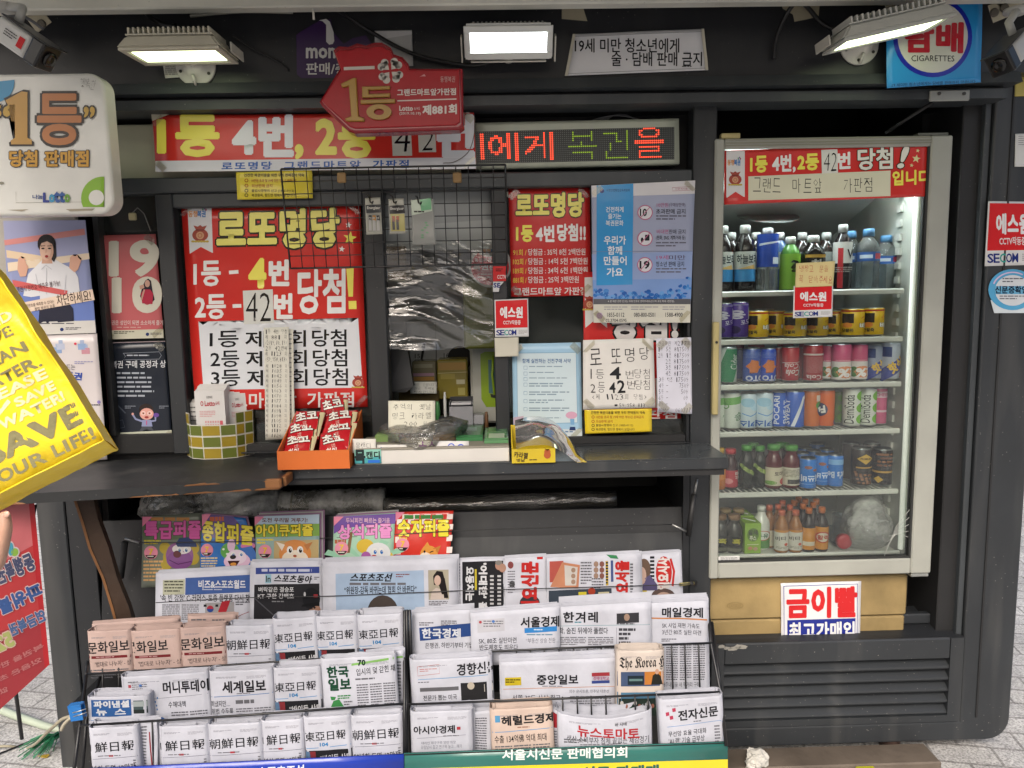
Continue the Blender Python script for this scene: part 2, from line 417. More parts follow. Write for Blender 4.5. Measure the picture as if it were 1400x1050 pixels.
# ---------------- ground ----------------
GZ = -0.06
def ground_mat():
    m, t, b = new_mat('concrete_pavers')
    tc = node(t, 'ShaderNodeTexCoord')
    mp = node(t, 'ShaderNodeMapping'); mp.inputs['Rotation'].default_value = (0, 0, RAD(12)); t.links.new(tc.outputs['Object'], mp.inputs[0])
    br = node(t, 'ShaderNodeTexBrick'); br.inputs['Scale'].default_value = 2.5; br.inputs['Mortar Size'].default_value = .012; br.inputs['Color1'].default_value = (.50, .49, .47, 1); br.inputs['Color2'].default_value = (.44, .43, .42, 1); br.inputs['Mortar'].default_value = (.26, .25, .24, 1)
    t.links.new(mp.outputs[0], br.inputs['Vector'])
    n = node(t, 'ShaderNodeTexNoise'); n.inputs['Scale'].default_value = 160; n.inputs['Detail'].default_value = 3; t.links.new(tc.outputs['Object'], n.inputs['Vector'])
    n2 = node(t, 'ShaderNodeTexNoise'); n2.inputs['Scale'].default_value = 3; n2.inputs['Detail'].default_value = 6; t.links.new(tc.outputs['Object'], n2.inputs['Vector'])
    r = node(t, 'ShaderNodeMapRange'); r.inputs[1].default_value = .35; r.inputs[2].default_value = .65; r.inputs[3].default_value = .6; r.inputs[4].default_value = 1.3; t.links.new(n.outputs[0], r.inputs[0])
    r2 = node(t, 'ShaderNodeMapRange'); r2.inputs[1].default_value = .3; r2.inputs[2].default_value = .7; r2.inputs[3].default_value = .7; r2.inputs[4].default_value = 1.15; t.links.new(n2.outputs[0], r2.inputs[0])
    mu = node(t, 'ShaderNodeMath', operation='MULTIPLY'); t.links.new(r.outputs[0], mu.inputs[0]); t.links.new(r2.outputs[0], mu.inputs[1])
    mx = node(t, 'ShaderNodeMix', data_type='RGBA', blend_type='MULTIPLY'); mx.inputs[0].default_value = 1; t.links.new(br.outputs[0], mx.inputs[6]); t.links.new(mu.outputs[0], mx.inputs[7])
    t.links.new(mx.outputs[2], b.inputs['Base Color']); b.inputs['Roughness'].default_value = .85
    bp = node(t, 'ShaderNodeBump'); bp.inputs['Strength'].default_value = .6; bp.inputs['Distance'].default_value = .004; t.links.new(n.outputs[0], bp.inputs['Height']); t.links.new(bp.outputs[0], b.inputs['Normal'])
    return m
g = MB(); g.quad((-60, -60, GZ), (60, -60, GZ), (60, 80, GZ), (-60, 80, GZ), ground_mat())
tag(g.build('ground'), 'pale concrete pavers around the kiosk', 'ground', kind='structure')

# ---------------- the kiosk ----------------
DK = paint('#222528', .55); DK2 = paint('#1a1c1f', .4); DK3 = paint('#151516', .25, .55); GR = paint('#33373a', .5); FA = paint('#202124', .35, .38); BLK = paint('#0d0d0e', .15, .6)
kiosk = empty('kiosk', (.1, 2.3, GZ), 'dark grey steel street kiosk with a serving window, counter and drinks bay', 'kiosk')
def part(name, fn, parent=kiosk):
    b = MB(); fn(b); return b.build(name, parent)
F = 2.2
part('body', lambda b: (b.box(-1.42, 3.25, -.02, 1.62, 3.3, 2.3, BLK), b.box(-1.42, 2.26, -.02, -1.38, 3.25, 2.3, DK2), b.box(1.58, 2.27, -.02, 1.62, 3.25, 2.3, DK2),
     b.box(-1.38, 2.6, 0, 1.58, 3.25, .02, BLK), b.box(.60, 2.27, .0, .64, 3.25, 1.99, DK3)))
# corner column with rounded foot, running into the base band
arc = [(1.64 - .07 + .07 * math.cos(RAD(a)), .05 + .07 * math.sin(RAD(a))) for a in range(0, -91, -15)]
part('corner_column', lambda b: (b.prism([(1.475, 2.28), (1.64, 2.28)] + arc + [(.655, -.02), (.655, .046), (1.475, .046)], F, F + .07, DK, bev=.006),
     b.box(1.525, F - .003, .06, 1.531, F + .01, 2.2, DK3)))
def chips2(b, top):
    random.seed(21); C1 = M('#8f8c84', 'paper'); z = .3345
    def blob(x, y, z, w, h, up):
        pts = [(x + w * math.cos(RAD(36 * k)) * random.uniform(.5, 1.1), h * math.sin(RAD(36 * k)) * random.uniform(.4, 1.2)) for k in range(10)]
        b.add([(px_, y, z + q) if up else (px_, y + q, z) for px_, q in pts], [list(range(10))], C1)
    for k in range(0 if top else 5): blob(.69 + .018 * k, F - .0046, .327 - .004 * (k % 3), .016, .008, True)
    for k in range(0 if top else 22): blob(random.uniform(.72, 1.42), F - .0046, random.uniform(.27, .334), random.uniform(.0008, .003), random.uniform(.0006, .0015), True)
    for k in range(0 if top else 16): blob(random.uniform(.68, 1.6), F - .0006, random.uniform(-.01, .04), random.uniform(.001, .004), random.uniform(.0006, .0014), True)
    for k in range(18 if top else 0): blob(random.uniform(-.58, .6), 1.9995, random.uniform(.956, .984), random.uniform(.001, .004), random.uniform(.0005, .001), True)
def louvre(b):
    b.box(.66, F - .004, .05, .70, F + .05, .335, DK); b.box(1.43, F - .004, .05, 1.472, F + .05, .335, DK)
    b.box(.70, F - .004, .265, 1.43, F + .05, .335, DK, .004); b.box(.70, F - .004, .05, 1.43, F + .05, .072, DK)
    b.box(.70, F + .055, .05, 1.43, F + .06, .335, BLK)
    z0 = .072; n = 5; st = (.265 - .072) / n
    for i in range(n):
        a = z0 + st * i
        bm = bmesh.new()
        sec = [(F + .0, a + .006), (F + .002, a + .012), (F + .045, a + st + .006), (F + .047, a + st), (F + .004, a)]
        vs0 = [bm.verts.new((.70, y, z)) for y, z in sec]; vs1 = [bm.verts.new((1.43, y, z)) for y, z in sec]
        bm.faces.new(vs0[::-1]); bm.faces.new(vs1)
        for k in range(5): bm.faces.new((vs0[k], vs0[(k + 1) % 5], vs1[(k + 1) % 5], vs1[k]))
        b.bm(bm, DK)
part('louvre_panel', lambda b: (louvre(b), chips2(b, False)))
part('bay_sill', lambda b: (b.prism([(F + .0, .337), (F + .16, .372), (F + .16, .36), (F + .0, .327)], .66, 1.472, DK2, T=Matrix(((0, 1, 0, 0), (1, 0, 0, 0), (0, 0, 1, 0), (0, 0, 0, 1)))),
     b.box(.655, F + .06, .354, 1.40, F + .085, .388, DK, .004)))
# posts and jambs
part('post', lambda b: b.box(.585, F, -.02, .655, F + .07, 2.0, DK, .003))
part('post', lambda b: (b.box(-1.42, F, -.02, -1.335, F + .06, 1.99, DK, .003), b.box(-1.333, F + .004, -.02, -1.255, F + .06, 1.99, DK2, .002)))
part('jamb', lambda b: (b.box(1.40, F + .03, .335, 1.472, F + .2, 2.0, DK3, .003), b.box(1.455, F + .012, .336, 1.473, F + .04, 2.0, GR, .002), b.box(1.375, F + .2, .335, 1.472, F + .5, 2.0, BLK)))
zA, zB, zC, zD, zE = [P(400, y, 2.15).z for y in (18, 113, 131, 134, 148)]
part('fascia', lambda b: (b.prism([(2.15, zB), (2.16, 2.33), (2.3, 2.33), (2.3, zB)], -1.47, 1.66, FA, T=Matrix(((0, 1, 0, 0), (1, 0, 0, 0), (0, 0, 1, 0), (0, 0, 0, 1)))),))
SW = Matrix(((0, 1, 0, 0), (1, 0, 0, 0), (0, 0, 1, 0), (0, 0, 0, 1)))
part('header_beam', lambda b: (b.prism([(2.125, zC + .004), (2.14, zB), (2.22, zB - .001), (2.22, zC + .004)], -1.43, 1.5, GR, T=SW),
     b.prism([(2.17, zD), (2.17, zC + .003), (2.25, zC + .003), (2.25, zD)], -1.42, 1.475, BLK, T=SW),
     b.prism([(2.15, zE), (2.15, zD - .001), (2.25, zD - .001), (2.25, zE)], -1.42, 1.475, GR, T=SW)))
part('canopy', lambda b: (b.box(-1.6, .75, 2.335, 1.8, 3.35, 2.40, paint('#b9b9b0', .5, .5)), b.box(-1.6, 2.02, P(700, 12, 2.05).z, 1.8, 2.06, 2.334, paint('#b9b9b0', .5, .5), .004)))
# sign band
zS1 = P(640, 236, F).z; zS0 = P(640, 257, F).z; zT0 = P(640, 277, F).z
part('sill_beam', lambda b: (b.box(-1.254, F, zS0, .584, F + .08, zS1, GR, .004), b.box(-1.254, 2.30, zS1 - .002, .60, 2.32, 2.0, BLK), b.box(-1.254, 2.245, zE, .60, 2.32, zE + .01, BLK)))
part('light_box_panel', lambda b: (b.box(-1.17, 2.262, zS1 + .003, -.1, 2.28, zE - .012, M('#d8d9bd', 'plastic'), .002),))
# serving window
fr = MB()
zb1 = P(640, 606, F).z; zb0 = 1.005 - .015
XS = [P(x, 400, F).x for x in (220, 243, 500, 527, 674, 694, 941, 949)]
for x0, x1 in ((XS[0], XS[1]), (XS[2], XS[3]), (XS[4], XS[5]), (XS[6], .584)):
    fr.box(x0, F + .005, zb0, x1, F + .06, zS0 - .001, DK if x0 < -.5 else DK2, .003)
fr.box(XS[1], F + .008, zT0, XS[2], F + .06, zS0 - .001, GR, .003)
fr.box(XS[1], F + .01, zb0, XS[6], F + .06, zb1 + .01, DK3, .003); fr.box(-.93, F - .005, zb0, .584, F + .012, zb1 - .012, DK2, .003)
fr.box(-1.254, F + .02, zb0, -.985, F + .06, zb0 + .06, BLK, .003); fr.box(-1.18, F + .01, zb0 + .06, -1.165, F + .06, zS0 - .001, DK2)
wf = fr.build('window_frame', kiosk)
GLASS = clear('window_glass', 1.0, '#dfe6e2', dirt=.03)
for x0, x1 in ((-1.165, XS[0]), (XS[1], XS[2]), (XS[5], XS[6])):
    p = MB(); p.box(x0, F + .045, zb1 + .01 if x0 > -.95 else zb0 + .06, x1, F + .049, zS0 - .001, GLASS); p.build('window_pane', kiosk)
part('service_ledge', lambda b: (b.box(-.93, F + .06, .94, .584, 2.75, .985, DK3), b.box(-1.25, F + .06, .94, -.93, 2.6, .985, BLK)))
# curtain walling inside the booth so the panes look into a dim room
part('booth_lining', lambda b: (b.box(-1.2, 2.9, .985, .58, 2.93, 1.95, M('#a9aba6', 'plastic'))))
# counter and recess
CTOP = .985
def counter(b):
    b.box(-.61, 2.0, CTOP - .032, .642, 2.199, CTOP, DK, .003); b.box(-.60, 2.01, CTOP - .05, .632, 2.03, CTOP - .033, DK3)
ct = part('counter', lambda b: (counter(b), chips2(b, True)))
ctop = MB(); ctop.box(-.609, 2.002, CTOP + .0005, .640, 2.199, CTOP + .002, paint('#34383b', .5, .3)); ctop.build('counter_top', ct)
def strut(b, x):
    b.tube([P(953, 655, 2.15), P(949, 678, 2.15)], .004, M('#9a9a98', 'metal', metallic=.9)); b.tube([P(949, 676, 2.15), P(941, 732, 2.15)], .009, DK3); b.tube([P(941, 728, 2.15), P(919, 717, 2.15)], .004, M('#9a9a98', 'metal', metallic=.9))
part('gas_strut', lambda b: strut(b, 0))
part('gas_strut', lambda b: (b.tube([P(171, 741, 2.15), P(165, 790, 2.15)], .01, DK3), b.tube([P(171, 736, 2.15), P(190, 742, 2.15)], .004, M('#9a9a98', 'metal', metallic=.9))))
zR = P(640, 712, 2.2).z
def recess(b):
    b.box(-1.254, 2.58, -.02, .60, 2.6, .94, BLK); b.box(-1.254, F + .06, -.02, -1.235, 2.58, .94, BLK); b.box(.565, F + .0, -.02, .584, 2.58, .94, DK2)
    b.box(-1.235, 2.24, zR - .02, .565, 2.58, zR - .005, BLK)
part('stock_recess', recess)
part('display_board', lambda b: (b.prism([(2.225, zR + .02), (2.235, zR + .02), (2.145, .30), (2.135, .30)], -1.235, .565, DK2, T=SW), b.prism([(2.205, zR - .055), (2.212, zR - .058), (2.195, zR - .12), (2.188, zR - .12)], -.6, .56, DK, T=SW),
     b.box(-1.235, 1.98, .30, .565, 2.16, .32, DK3), b.box(-1.235, 1.98, -.02, .565, 1.995, .30, DK3)))

a = P(0, 296, 2.18); c = P(133, 640, 2.18)
part('notice_board', lambda b: (b.box(a.x - .03, 2.182, c.z - .02, c.x, 2.199, a.z + .01, M('#a9a49b', 'plastic'), .003)))
# wooden shelf at the open end
PLK = paint('#16181a', .5, .5)
RAW = M('#7a5231', 'wood')
wt = empty('wooden_counter', (-.9, 2.0, .95), 'black painted wooden counter board with chipped orange brown edges beside the steel counter', 'counter')
wz = .978
fl = [(-1.32, 1.80), (-.585, 1.905), (-.575, 2.0), (-.575, 2.195), (-1.255, 2.195), (-1.30, 2.195)]
def slab(b, z0, z1, m, k=0):
    n = len(fl); vs = [(x, y + k, z0) for x, y in fl] + [(x, y + k, z1) for x, y in fl]
    b.add(vs, [list(range(n))[::-1], [n + i for i in range(n)]] + [[i, (i + 1) % n, n + (i + 1) % n, n + i] for i in range(n)], m)
part('shelf_board', lambda b: slab(b, wz - .026, wz, PLK), wt)
def chips(b):
    random.seed(11)
    for i in range(16):
        t = random.random() if i > 11 else .45 + .5 * random.random(); L = random.uniform(.02, .10); x = fl[0][0] + (fl[1][0] - fl[0][0]) * t; y = fl[0][1] + (fl[1][1] - fl[0][1]) * t
        x2 = min(x + L, fl[1][0]); y2 = y + (x2 - x) * (fl[1][1] - fl[0][1]) / (fl[1][0] - fl[0][0]); z = wz - .026 + (0 if i % 4 else .022); h = random.uniform(.003, .007)
        b.add([(x, y - .0012, z), (x2, y2 - .0012, z), (x2 - L * .2, y2 - .0012, z + h), ((x + x2) / 2, (y + y2) / 2 - .0014, z + h * random.uniform(.5, 1.1)), (x + L * .1, y - .0012, z + h * .6)], [[0, 1, 2, 3, 4]], RAW)
part('bare_edge', chips, wt)
def corner(b):
    x, y = fl[1]; b.box(x - .04, y - .007, wz - .024, x + .004, y + .01, wz + .0015, RAW, .004)
def corner2(b):
    x, y = fl[1]; b.box(x - .004, y + .02, wz - .024, x + .0105, 1.99, wz + .001, RAW, .002)
part('corner_block', corner, wt); part('end_strip', corner2, wt)
b = MB()
st = [P(x, y, 2.02) for x, y in ((100, 679), (112, 715), (122, 750), (140, 790), (152, 830), (163, 870))]; en = [P(x, y, 2.03) for x, y in ((126, 676), (134, 710), (148, 748), (160, 790), (176, 830), (188, 872))]
BR = M('#33251b', 'wood'); BE = M('#664529', 'wood')
for i in range(5):
    for y0, y1, m, off in ((0, .016, BR, 0),):
        A, B, Cc, D = st[i], en[i], en[i + 1], st[i + 1]; k = Vector((0, .018, 0))
        b.add([A, B, Cc, D, A + k, B + k, Cc + k, D + k], [[0, 3, 2, 1], [4, 5, 6, 7], [1, 2, 6, 5], [0, 4, 7, 3]], BR)
        w = Vector((.006, -.001, 0)); b.add([A - Vector((.002, .001, 0)), A + w, D + w, D - Vector((.002, .001, 0))], [[0, 3, 2, 1]], BE)
tag(b.build('wooden_prop'), 'wavy edged brown plank propping up the black wooden shelf', 'plank')
# planks and litter under the bay
b = MB(); T = frame_at0 = None
p0 = P(985, 1024, 2.12); p0.z = GZ + .022
b.box(.60, 2.10, GZ + .001, 1.36, 2.20, GZ + .036, M('#5a5148', 'wood'), .004); tag(b.build('wooden_plank'), 'weathered grey brown plank lying on the paving under the drinks bay', 'plank')
b = MB(); b.lathe([(.03, 0), (.035, .05), (.03, .068)], (1.27, 2.24, GZ + .0), M('#4a3a34', 'wood'), 12); tag(b.build('foot_block'), 'rusty brown foot block under the corner of the kiosk', 'block')

part('strut_rod', lambda b: b.tube([P(129, 676, 2.17), P(133, 716, 2.17)], .004, M('#9a9a98', 'metal', metallic=.9)))


b = MB(); q = P(181, 296, 2.236); b.box(q.x - .011, 2.232, q.z - .011, q.x + .011, 2.243, q.z + .011, M('#b7ae86', 'plastic'), .003); sn = b.build('window_sensor'); tag(sn, 'tiny cream square sensor with a thin wire on the dark side window', 'sensor')
b = MB(); b.tube([P(181, 291, 2.236), P(188, 284, 2.236), P(197, 292, 2.236), P(206, 316, 2.236)], .0012, M('#8a8a84', 'plastic'), 5); b.build('wire', sn)
# ---------------- printed things on the booth ----------------
YEL, WHT, RED, BKK, BLU = '#fcf06c', '#f6f5f2', '#d2322b', '#17171a', '#2353b0'
Sheet_step = .4
def SH(quad, Y, kind='gloss', wav=.0022, **k): return Sheet(quad, Y=Y, kind=kind, wav=wav, step=.45, **k)
def R4(x0, y0, x1, y1): return [(x0, y0), (x1, y0), (x1, y1), (x0, y1)]
def moneybag(s, cx, cy, r, L=2):
    s.ell(cx, cy + r * .25, r, r * .8, '#a8493a', L); s.poly([(cx - r * .5, cy - r * .35), (cx - r * .85, cy - r * .95), (cx - r * .3, cy - r * .8), (cx, cy - r), (cx + r * .3, cy - r * .8), (cx + r * .85, cy - r * .95), (cx + r * .5, cy - r * .35)], '#a8493a', L)
    s.line([(cx - r * .5, cy - r * .38), (cx + r * .5, cy - r * .38)], r * .16, '#7b2c22', L + 1)
    s.ell(cx, cy + r * .3, r * .5, r * .48, '#d9a27e', L + 1); s.ell(cx, cy + r * .3, r * .3, r * .3, '#c07f58', L + 2, hole=.6)
    for k in range(6): s.ell(cx - r * .9 + k * r * .36, cy + r * 1.05, r * .22, r * .14, '#c9b04c', L + 1, 8)
def pair_logo(s, x0, y0, x1, y1, L=2):
    xm = x0 + (x1 - x0) * .48
    s.text('동행', x0, y0 + (y1 - y0) * .25, xm, y1, '#e0913a', .02, L); s.text('복권', xm, y0 + (y1 - y0) * .2, x1 - (x1 - x0) * .08, y1 * 1.0, '#2b79c4', .03, L)
    for dx, dy, c in ((.78, .0, '#3aa06a'), (.88, -.1, '#6a3a9a'), (.95, .05, '#c04a70')): s.ell(x0 + (x1 - x0) * dx, y0 + (y1 - y0) * (dy + .05), (x1 - x0) * .04, (y1 - y0) * .14, c, L, 8)

TAPE = clear('sticky_tape', 1.4, '#f2efe2', rough=.2, dirt=.10, ior=1.5, film=.05)
def taped(s, size=16, which=(0, 1, 2, 3)):
    q = s.quad; cx = sum(p[0] for p in q) / 4; cy = sum(p[1] for p in q) / 4; rr = random.Random(int(q[0][0]))
    for k in which:
        x, y = q[k]; sx = 1 if x < cx else -1; sy = 1 if y < cy else -1; a = rr.uniform(.5, 1)
        s.poly([(x + sx * size * a, y - sy * 1), (x + sx * size, y + sy * size * .35), (x + sx * size * .3, y + sy * size), (x - sx * 1, y + sy * size * a)], TAPE, 9)
# ----- fascia -----
s = SH(R4(404, 26, 520, 107), 2.149, 'plastic', 0)
s.poly([(405, 48), (410, 44), (437, 28), (452, 26), (456, 44), (470, 60), (482, 52), (500, 48), (510, 62), (516, 90), (512, 106), (412, 107), (406, 102)], '#3a2150', 1)
s.poly([(436, 28), (446, 26), (451, 30), (456, 44), (457, 56), (455, 60), (450, 61), (446, 57), (446, 34), (441, 29)], '#d8d8d4', 2)
s.text('mon', 419, 66, 458, 79, '#d8d8d4', .035); s.text('판매/충', 419, 86, 474, 102, '#d8d8d4', .02)
s.finish('sign', 'torn purple sticker sign with white lettering on the black fascia', 'sign')
s = SH([(512, 42), (563, 41), (565, 90), (513, 92)], 2.1485, 'plastic', 0.0005); s.base('#b9bab8'); s.poly([(513, 55), (563, 47), (563, 42), (513, 43)], '#d6d6d4', 1)
s.finish('sign', 'blank grey white sticker half behind the red bag shaped sign', 'sign')
s = SH([(783, 47), (962, 40), (968, 96), (772, 104)], 2.146, 'paper', .003); s.base('#dcdcde')
for pts in ([(785, 50), (960, 43.5)], [(776, 101), (965, 93)], [(960, 43), (966, 93)]): s.line(pts, .6, '#7a7a7c')
s.text('19세 미만 청소년에게', 786, 52.5, 928, 71, BKK, .012); s.text('술 · 담배 판매 금지', 836, 70.5, 959, 90, BKK, .012); s.greek(932, 90, 957, 92.5, 1, '#555555')
s.poly([(772, 104), (783, 47), (787, 47), (776, 104)], '#c9c4b2', 3); s.poly([(958, 40), (962, 40), (968, 96), (964, 96)], '#c9c4b2', 3)
s.finish('notice', 'white notice with two black lines forbidding sales under 19, taped to the fascia', 'notice')
for q, lab in (([(768, 11), (797, 10), (803, 29), (768, 26)], 'torn scrap of beige tape beside the middle floodlight'), ([(1068, 4), (1121, 3), (1119, 23), (1086, 30), (1084, 20), (1070, 12)], 'large ragged scrap of beige tape at the black cable')):
    xs = [p[0] for p in q]; ys = [p[1] for p in q]
    s = SH(R4(min(xs), min(ys), max(xs), max(ys)), 2.147, 'paper', 0); s.poly(q, '#a59d86', 1); s.finish('tape_scrap', lab, 'tape')
# tobacco banner
s = SH([(1210, -14), (1342, -20), (1340, 113), (1212, 121)], 2.112, 'gloss', .005); s.base('#2f9be0')
s.ell(1274, 52, 54, 54.5, '#1b2bb0', 1, 40); s.ell(1274, 52, 48, 48.5, '#dcdcd0', 2, 40)
s.text('담배', 1238, 34, 1314, 72, '#c2182c', .05, 3); s.text('CIGARETTES', 1245, 77, 1304, 85, BKK, .0, 3)
s.text('19 세미만 청소년에게는 담배를 판매하지 않습니다', 1219, 112, 1333, 117, '#173a66', 0, 1, dy=-5)
s.finish('banner', 'blue banner with a white disc in a blue ring advertising cigarettes', 'banner')

# ----- sign band -----
s = SH([(209, 158), (648, 154), (651, 231), (213, 235)], 2.197, 'gloss', .003)
s.base('#d8382f'); s.quadr([(212.5, 220), (650, 215), (651, 231), (213, 235)], '#dfe2ea', 1); s.poly([(208, 157), (232, 157), (209, 166)], '#cfc9b8', 1)
s.text('1등', 218, 160, 297, 212, '#fbf060', .05); s.text('4번', 320, 160, 398, 212, '#eef1f8', .06); s.text(',', 405, 200, 412, 215, '#fbf060', .05)
s.text('2등', 433, 159, 510, 214, '#fbf060', .05); s.text('번', 600, 160, 646, 213, '#eef1f8', .06)
s.rect(535, 182, 563, 213, '#d9d9cf', 2); s.text('4', 538, 174, 561, 208, BKK, -.012, 3, shear=.1); s.rect(571, 178, 596, 208, '#d9d9cf', 2); s.text('2', 576, 176, 592, 206, BKK, -.015, 3, shear=.15)
s.text('로또명당  그랜드마트앞  가판점', 303, 220.5, 558, 231, '#2b62b8', .03, dy=-3, space=1.25)
taped(s); s.finish('banner', 'long red banner above the window with yellow and white letters and two number cards', 'banner')
s = SH([(323, 236), (427, 233), (428, 271), (325, 273)], 2.193, 'gloss', .003); s.base('#e3cf3a')
s.text('건전한 복권이용을 위한 우리 판매점의 약속', 334, 237.5, 416, 242, '#3b3315', .02)
for y, c, w, b in ((245, '#a8521c', 405, '10만원 초과 및 19세 미만 청소년 판매금지'), (252, '#a8521c', 372, '외상판매 금지'), (259, '#4a431c', 402, '불법사행행위 신고 (1855-0112)'), (265, '#4a431c', 403, '복권중독, 힘드면 행복이 보입니다')): s.ell(337, y + 2, 2.6, 2.6, c, 1, 10, hole=.6); s.text(b, 344, y, w, y + 4.5, c, .01)
s.finish('notice', 'small yellow notice stuck below the long red banner', 'notice')
# LED board
s = SH([(646, 168), (928, 162), (929, 224), (650, 231)], 2.225, 'plastic', 0); s.base('#b9bfae', th=.05)
q0 = [(650, 180), (922, 173.5), (922, 218), (652, 224)]; s.quadr(q0, '#272a29', 1)
LH = hom([(0, 0), (96, 0), (96, 16), (0, 16)], q0)
def led(body, c0, c1, r0, r1, m, off):
    vs, fs = glyphs(body, off, 2); xs = [v[0] for v in vs]; ys = [v[1] for v in vs]; bx0, bx1, by0, by1 = min(xs), max(xs), min(ys), max(ys); hit = set()
    for c in range(c0, c1):
        for r in range(r0, r1):
            x = bx0 + (c + .5 - c0) / (c1 - c0) * (bx1 - bx0); y = by1 - (r + .5 - r0) / (r1 - r0) * (by1 - by0)
            for f in fs:
                a, b, d = [vs[i] for i in f[:3]]
                def sg(p, q): return (p[0] - x) * (q[1] - y) - (q[0] - x) * (p[1] - y)
                e = (sg(a, b), sg(b, d), sg(d, a))
                if all(k >= 0 for k in e) or all(k <= 0 for k in e): hit.add((c, r)); break
    return {h: m for h in hit}
LR = emit('#ff4a2c', 1.5, '#200402'); LG = emit('#9ec02c', .55, '#0a1002'); lit = {}
lit.update(led('에게', 6, 38, 1, 15, LR, .012)); lit.update(led('복권', 45, 74, 1, 15, LG, -.012)); lit.update(led('을', 77, 91, 0, 15, LR, .0))
lit.update(led('ㅣ', 2, 4, 1, 14, LR, .02))
dots = {}
for c in range(96):
    for r in range(16): dots.setdefault(lit.get((c, r), '#6a736f'), []).append((c, r))
for mm, cs in dots.items():
    uvs = []; fs = []; z = .31 if not isinstance(mm, str) else .2
    for c, r in cs:
        k = len(uvs)
        for dx, dy in ((-z, -z), (-z, z), (z, z), (z, -z)):
            p = LH @ np.array([c + .5 + dx, r + .5 + dy, 1]); uvs.append(s.uv(p[0] / p[2], p[1] / p[2]))
        fs.append([k, k + 1, k + 2, k + 3])
    s.put(uvs, fs, s.col(mm), 2, False)
s.finish('led_board', 'scrolling LED board with red and green dotted letters above the window', 'LED sign')
b = MB()
for k in range(7):
    pts = [P(805 + k * 3 + t * (75 - k * 4), 166 - math.sin(t * 3.1) * (8 + k * 1.2) + k * .7, 2.25 + .004 * k) for t in [i / 9 for i in range(10)]]
    b.tube(pts, .0016, M('#77777a', 'plastic'), 5)
tag(b.build('cable_bundle'), 'loose grey wires resting on top of the LED board', 'cable')

# ----- main window -----
s = SH([(248, 280), (493, 278), (503, 556), (268, 562)], 2.238, 'gloss', .003); s.base('#d5322b')
s.quadr([(257, 282), (290, 282), (292, 346), (260, 347)], '#e4e4e6', 1); s.poly([(260, 347.5), (292, 346.5), (275.5, 338)], '#d5322b', 2)
pair_logo(s, 258.5, 286, 284, 297); moneybag(s, 274.5, 319, 11)
s.text('로또명당', 299, 288, 463, 338, '#fbf282', .05, 2, out=[('#2b2410', .05)], dy=-3)
s.quadr([(300, 292), (460, 289), (461, 312), (300, 315)], clear('pale_ink', 0, '#ffffff', dirt=0), 5)
for x, y, r, c in ((479, 326, 9.5, '#fbf064'), (477, 308, 4.5, WHT), (468, 341, 4.5, WHT)): s.star(x, y, r, c, 2, 8)
s.text('1등', 266, 358, 302, 391, WHT, .03, 2, dy=-1); s.line([(314, 373), (327, 372)], 5, WHT, 2); s.text('4', 343, 356, 363, 392, YEL, .06, 2); s.text('번', 370, 357, 395, 390, WHT, .05, 2)
s.text('2등', 268, 404, 309, 436, WHT, .03, 2, dy=-1); s.line([(319, 419), (331, 418.5)], 5, WHT, 2); s.quadr([(333, 398), (374, 396), (376, 442), (335, 444)], '#dedfd8', 2); s.text('42', 337, 400, 372, 440, BKK, -.012, 3); s.text('번', 377, 403, 400, 435, WHT, .05, 2)
s.text('당첨', 409, 370, 472, 428, WHT, .03, 2, dy=-1); s.poly([(474, 368), (484, 367), (483, 406), (477, 406)], YEL, 2); s.rect(477, 412, 488, 423, YEL, 2)
s.poly([(272, 440), (284, 449), (472, 447), (490, 435), (496, 530), (279, 533)], '#e3e6ea', 1)
for y in (453, 480, 506):
    d = (y - 453) / 53 * 2
    s.text('1등' if y == 453 else '2등' if y == 480 else '3등', 288 + d, y, 327 + d, y + 22, BKK, .014, 2, dy=-1); s.text('제', 337 + d, y, 365 + d, y + 22, BKK, .014, 2); s.text('회', 395 + d, y - 1, 419 + d, y + 21, BKK, .014, 2); s.text('당첨', 428 + d, y - 2, 474 + d, y + 21, BKK, .014, 2)
s.text('그랜드마트앞  가판점', 274, 537, 484, 557, '#e2dcd8', .02, 2, dy=-2); moneybag(s, 490, 521, 8, 3)
taped(s); s.finish('poster', 'big red lottery poster headed with outlined yellow letters above a white list', 'poster')
# narrow list strips hung before it
for dx, dy, w, Yp, lab in ((0, 0, 34, 2.205, 'long paper strip of handwritten winning numbers hanging over the big red poster'), (27, 3, 13, 2.215, 'second paper strip curling out behind the long handwritten strip')):
    s = SH([(361 + dx, 448 + dy), (361 + dx + w, 447 + dy), (364 + dx + w, 599 - dy), (364 + dx, 601 - dy)], Yp, 'paper', .005); s.base('#dbd9cc')
    if dx == 0:
        for i, t in enumerate(('1등 4번 당첨', '제 881 회', '(2019.10.19)', '2등 42번째', '제 1123 회', '(59.958.813)')): s.text(t, 363, 450 + i * 7.5, 393, 456 + i * 7.5, '#2b2b2e', -.014, hand=.6)
        for i in range(15): s.text('제 %d 회' % (1028 + i * 7), 364, 497 + i * 6.8, 393, 502 + i * 6.8, '#3b3b3e', -.014, hand=.6)
    else: s.greek(390, 456, 399, 596, 22, '#6c6c6c', 1, .25)
    s.finish('number_strip', lab, 'paper strip')
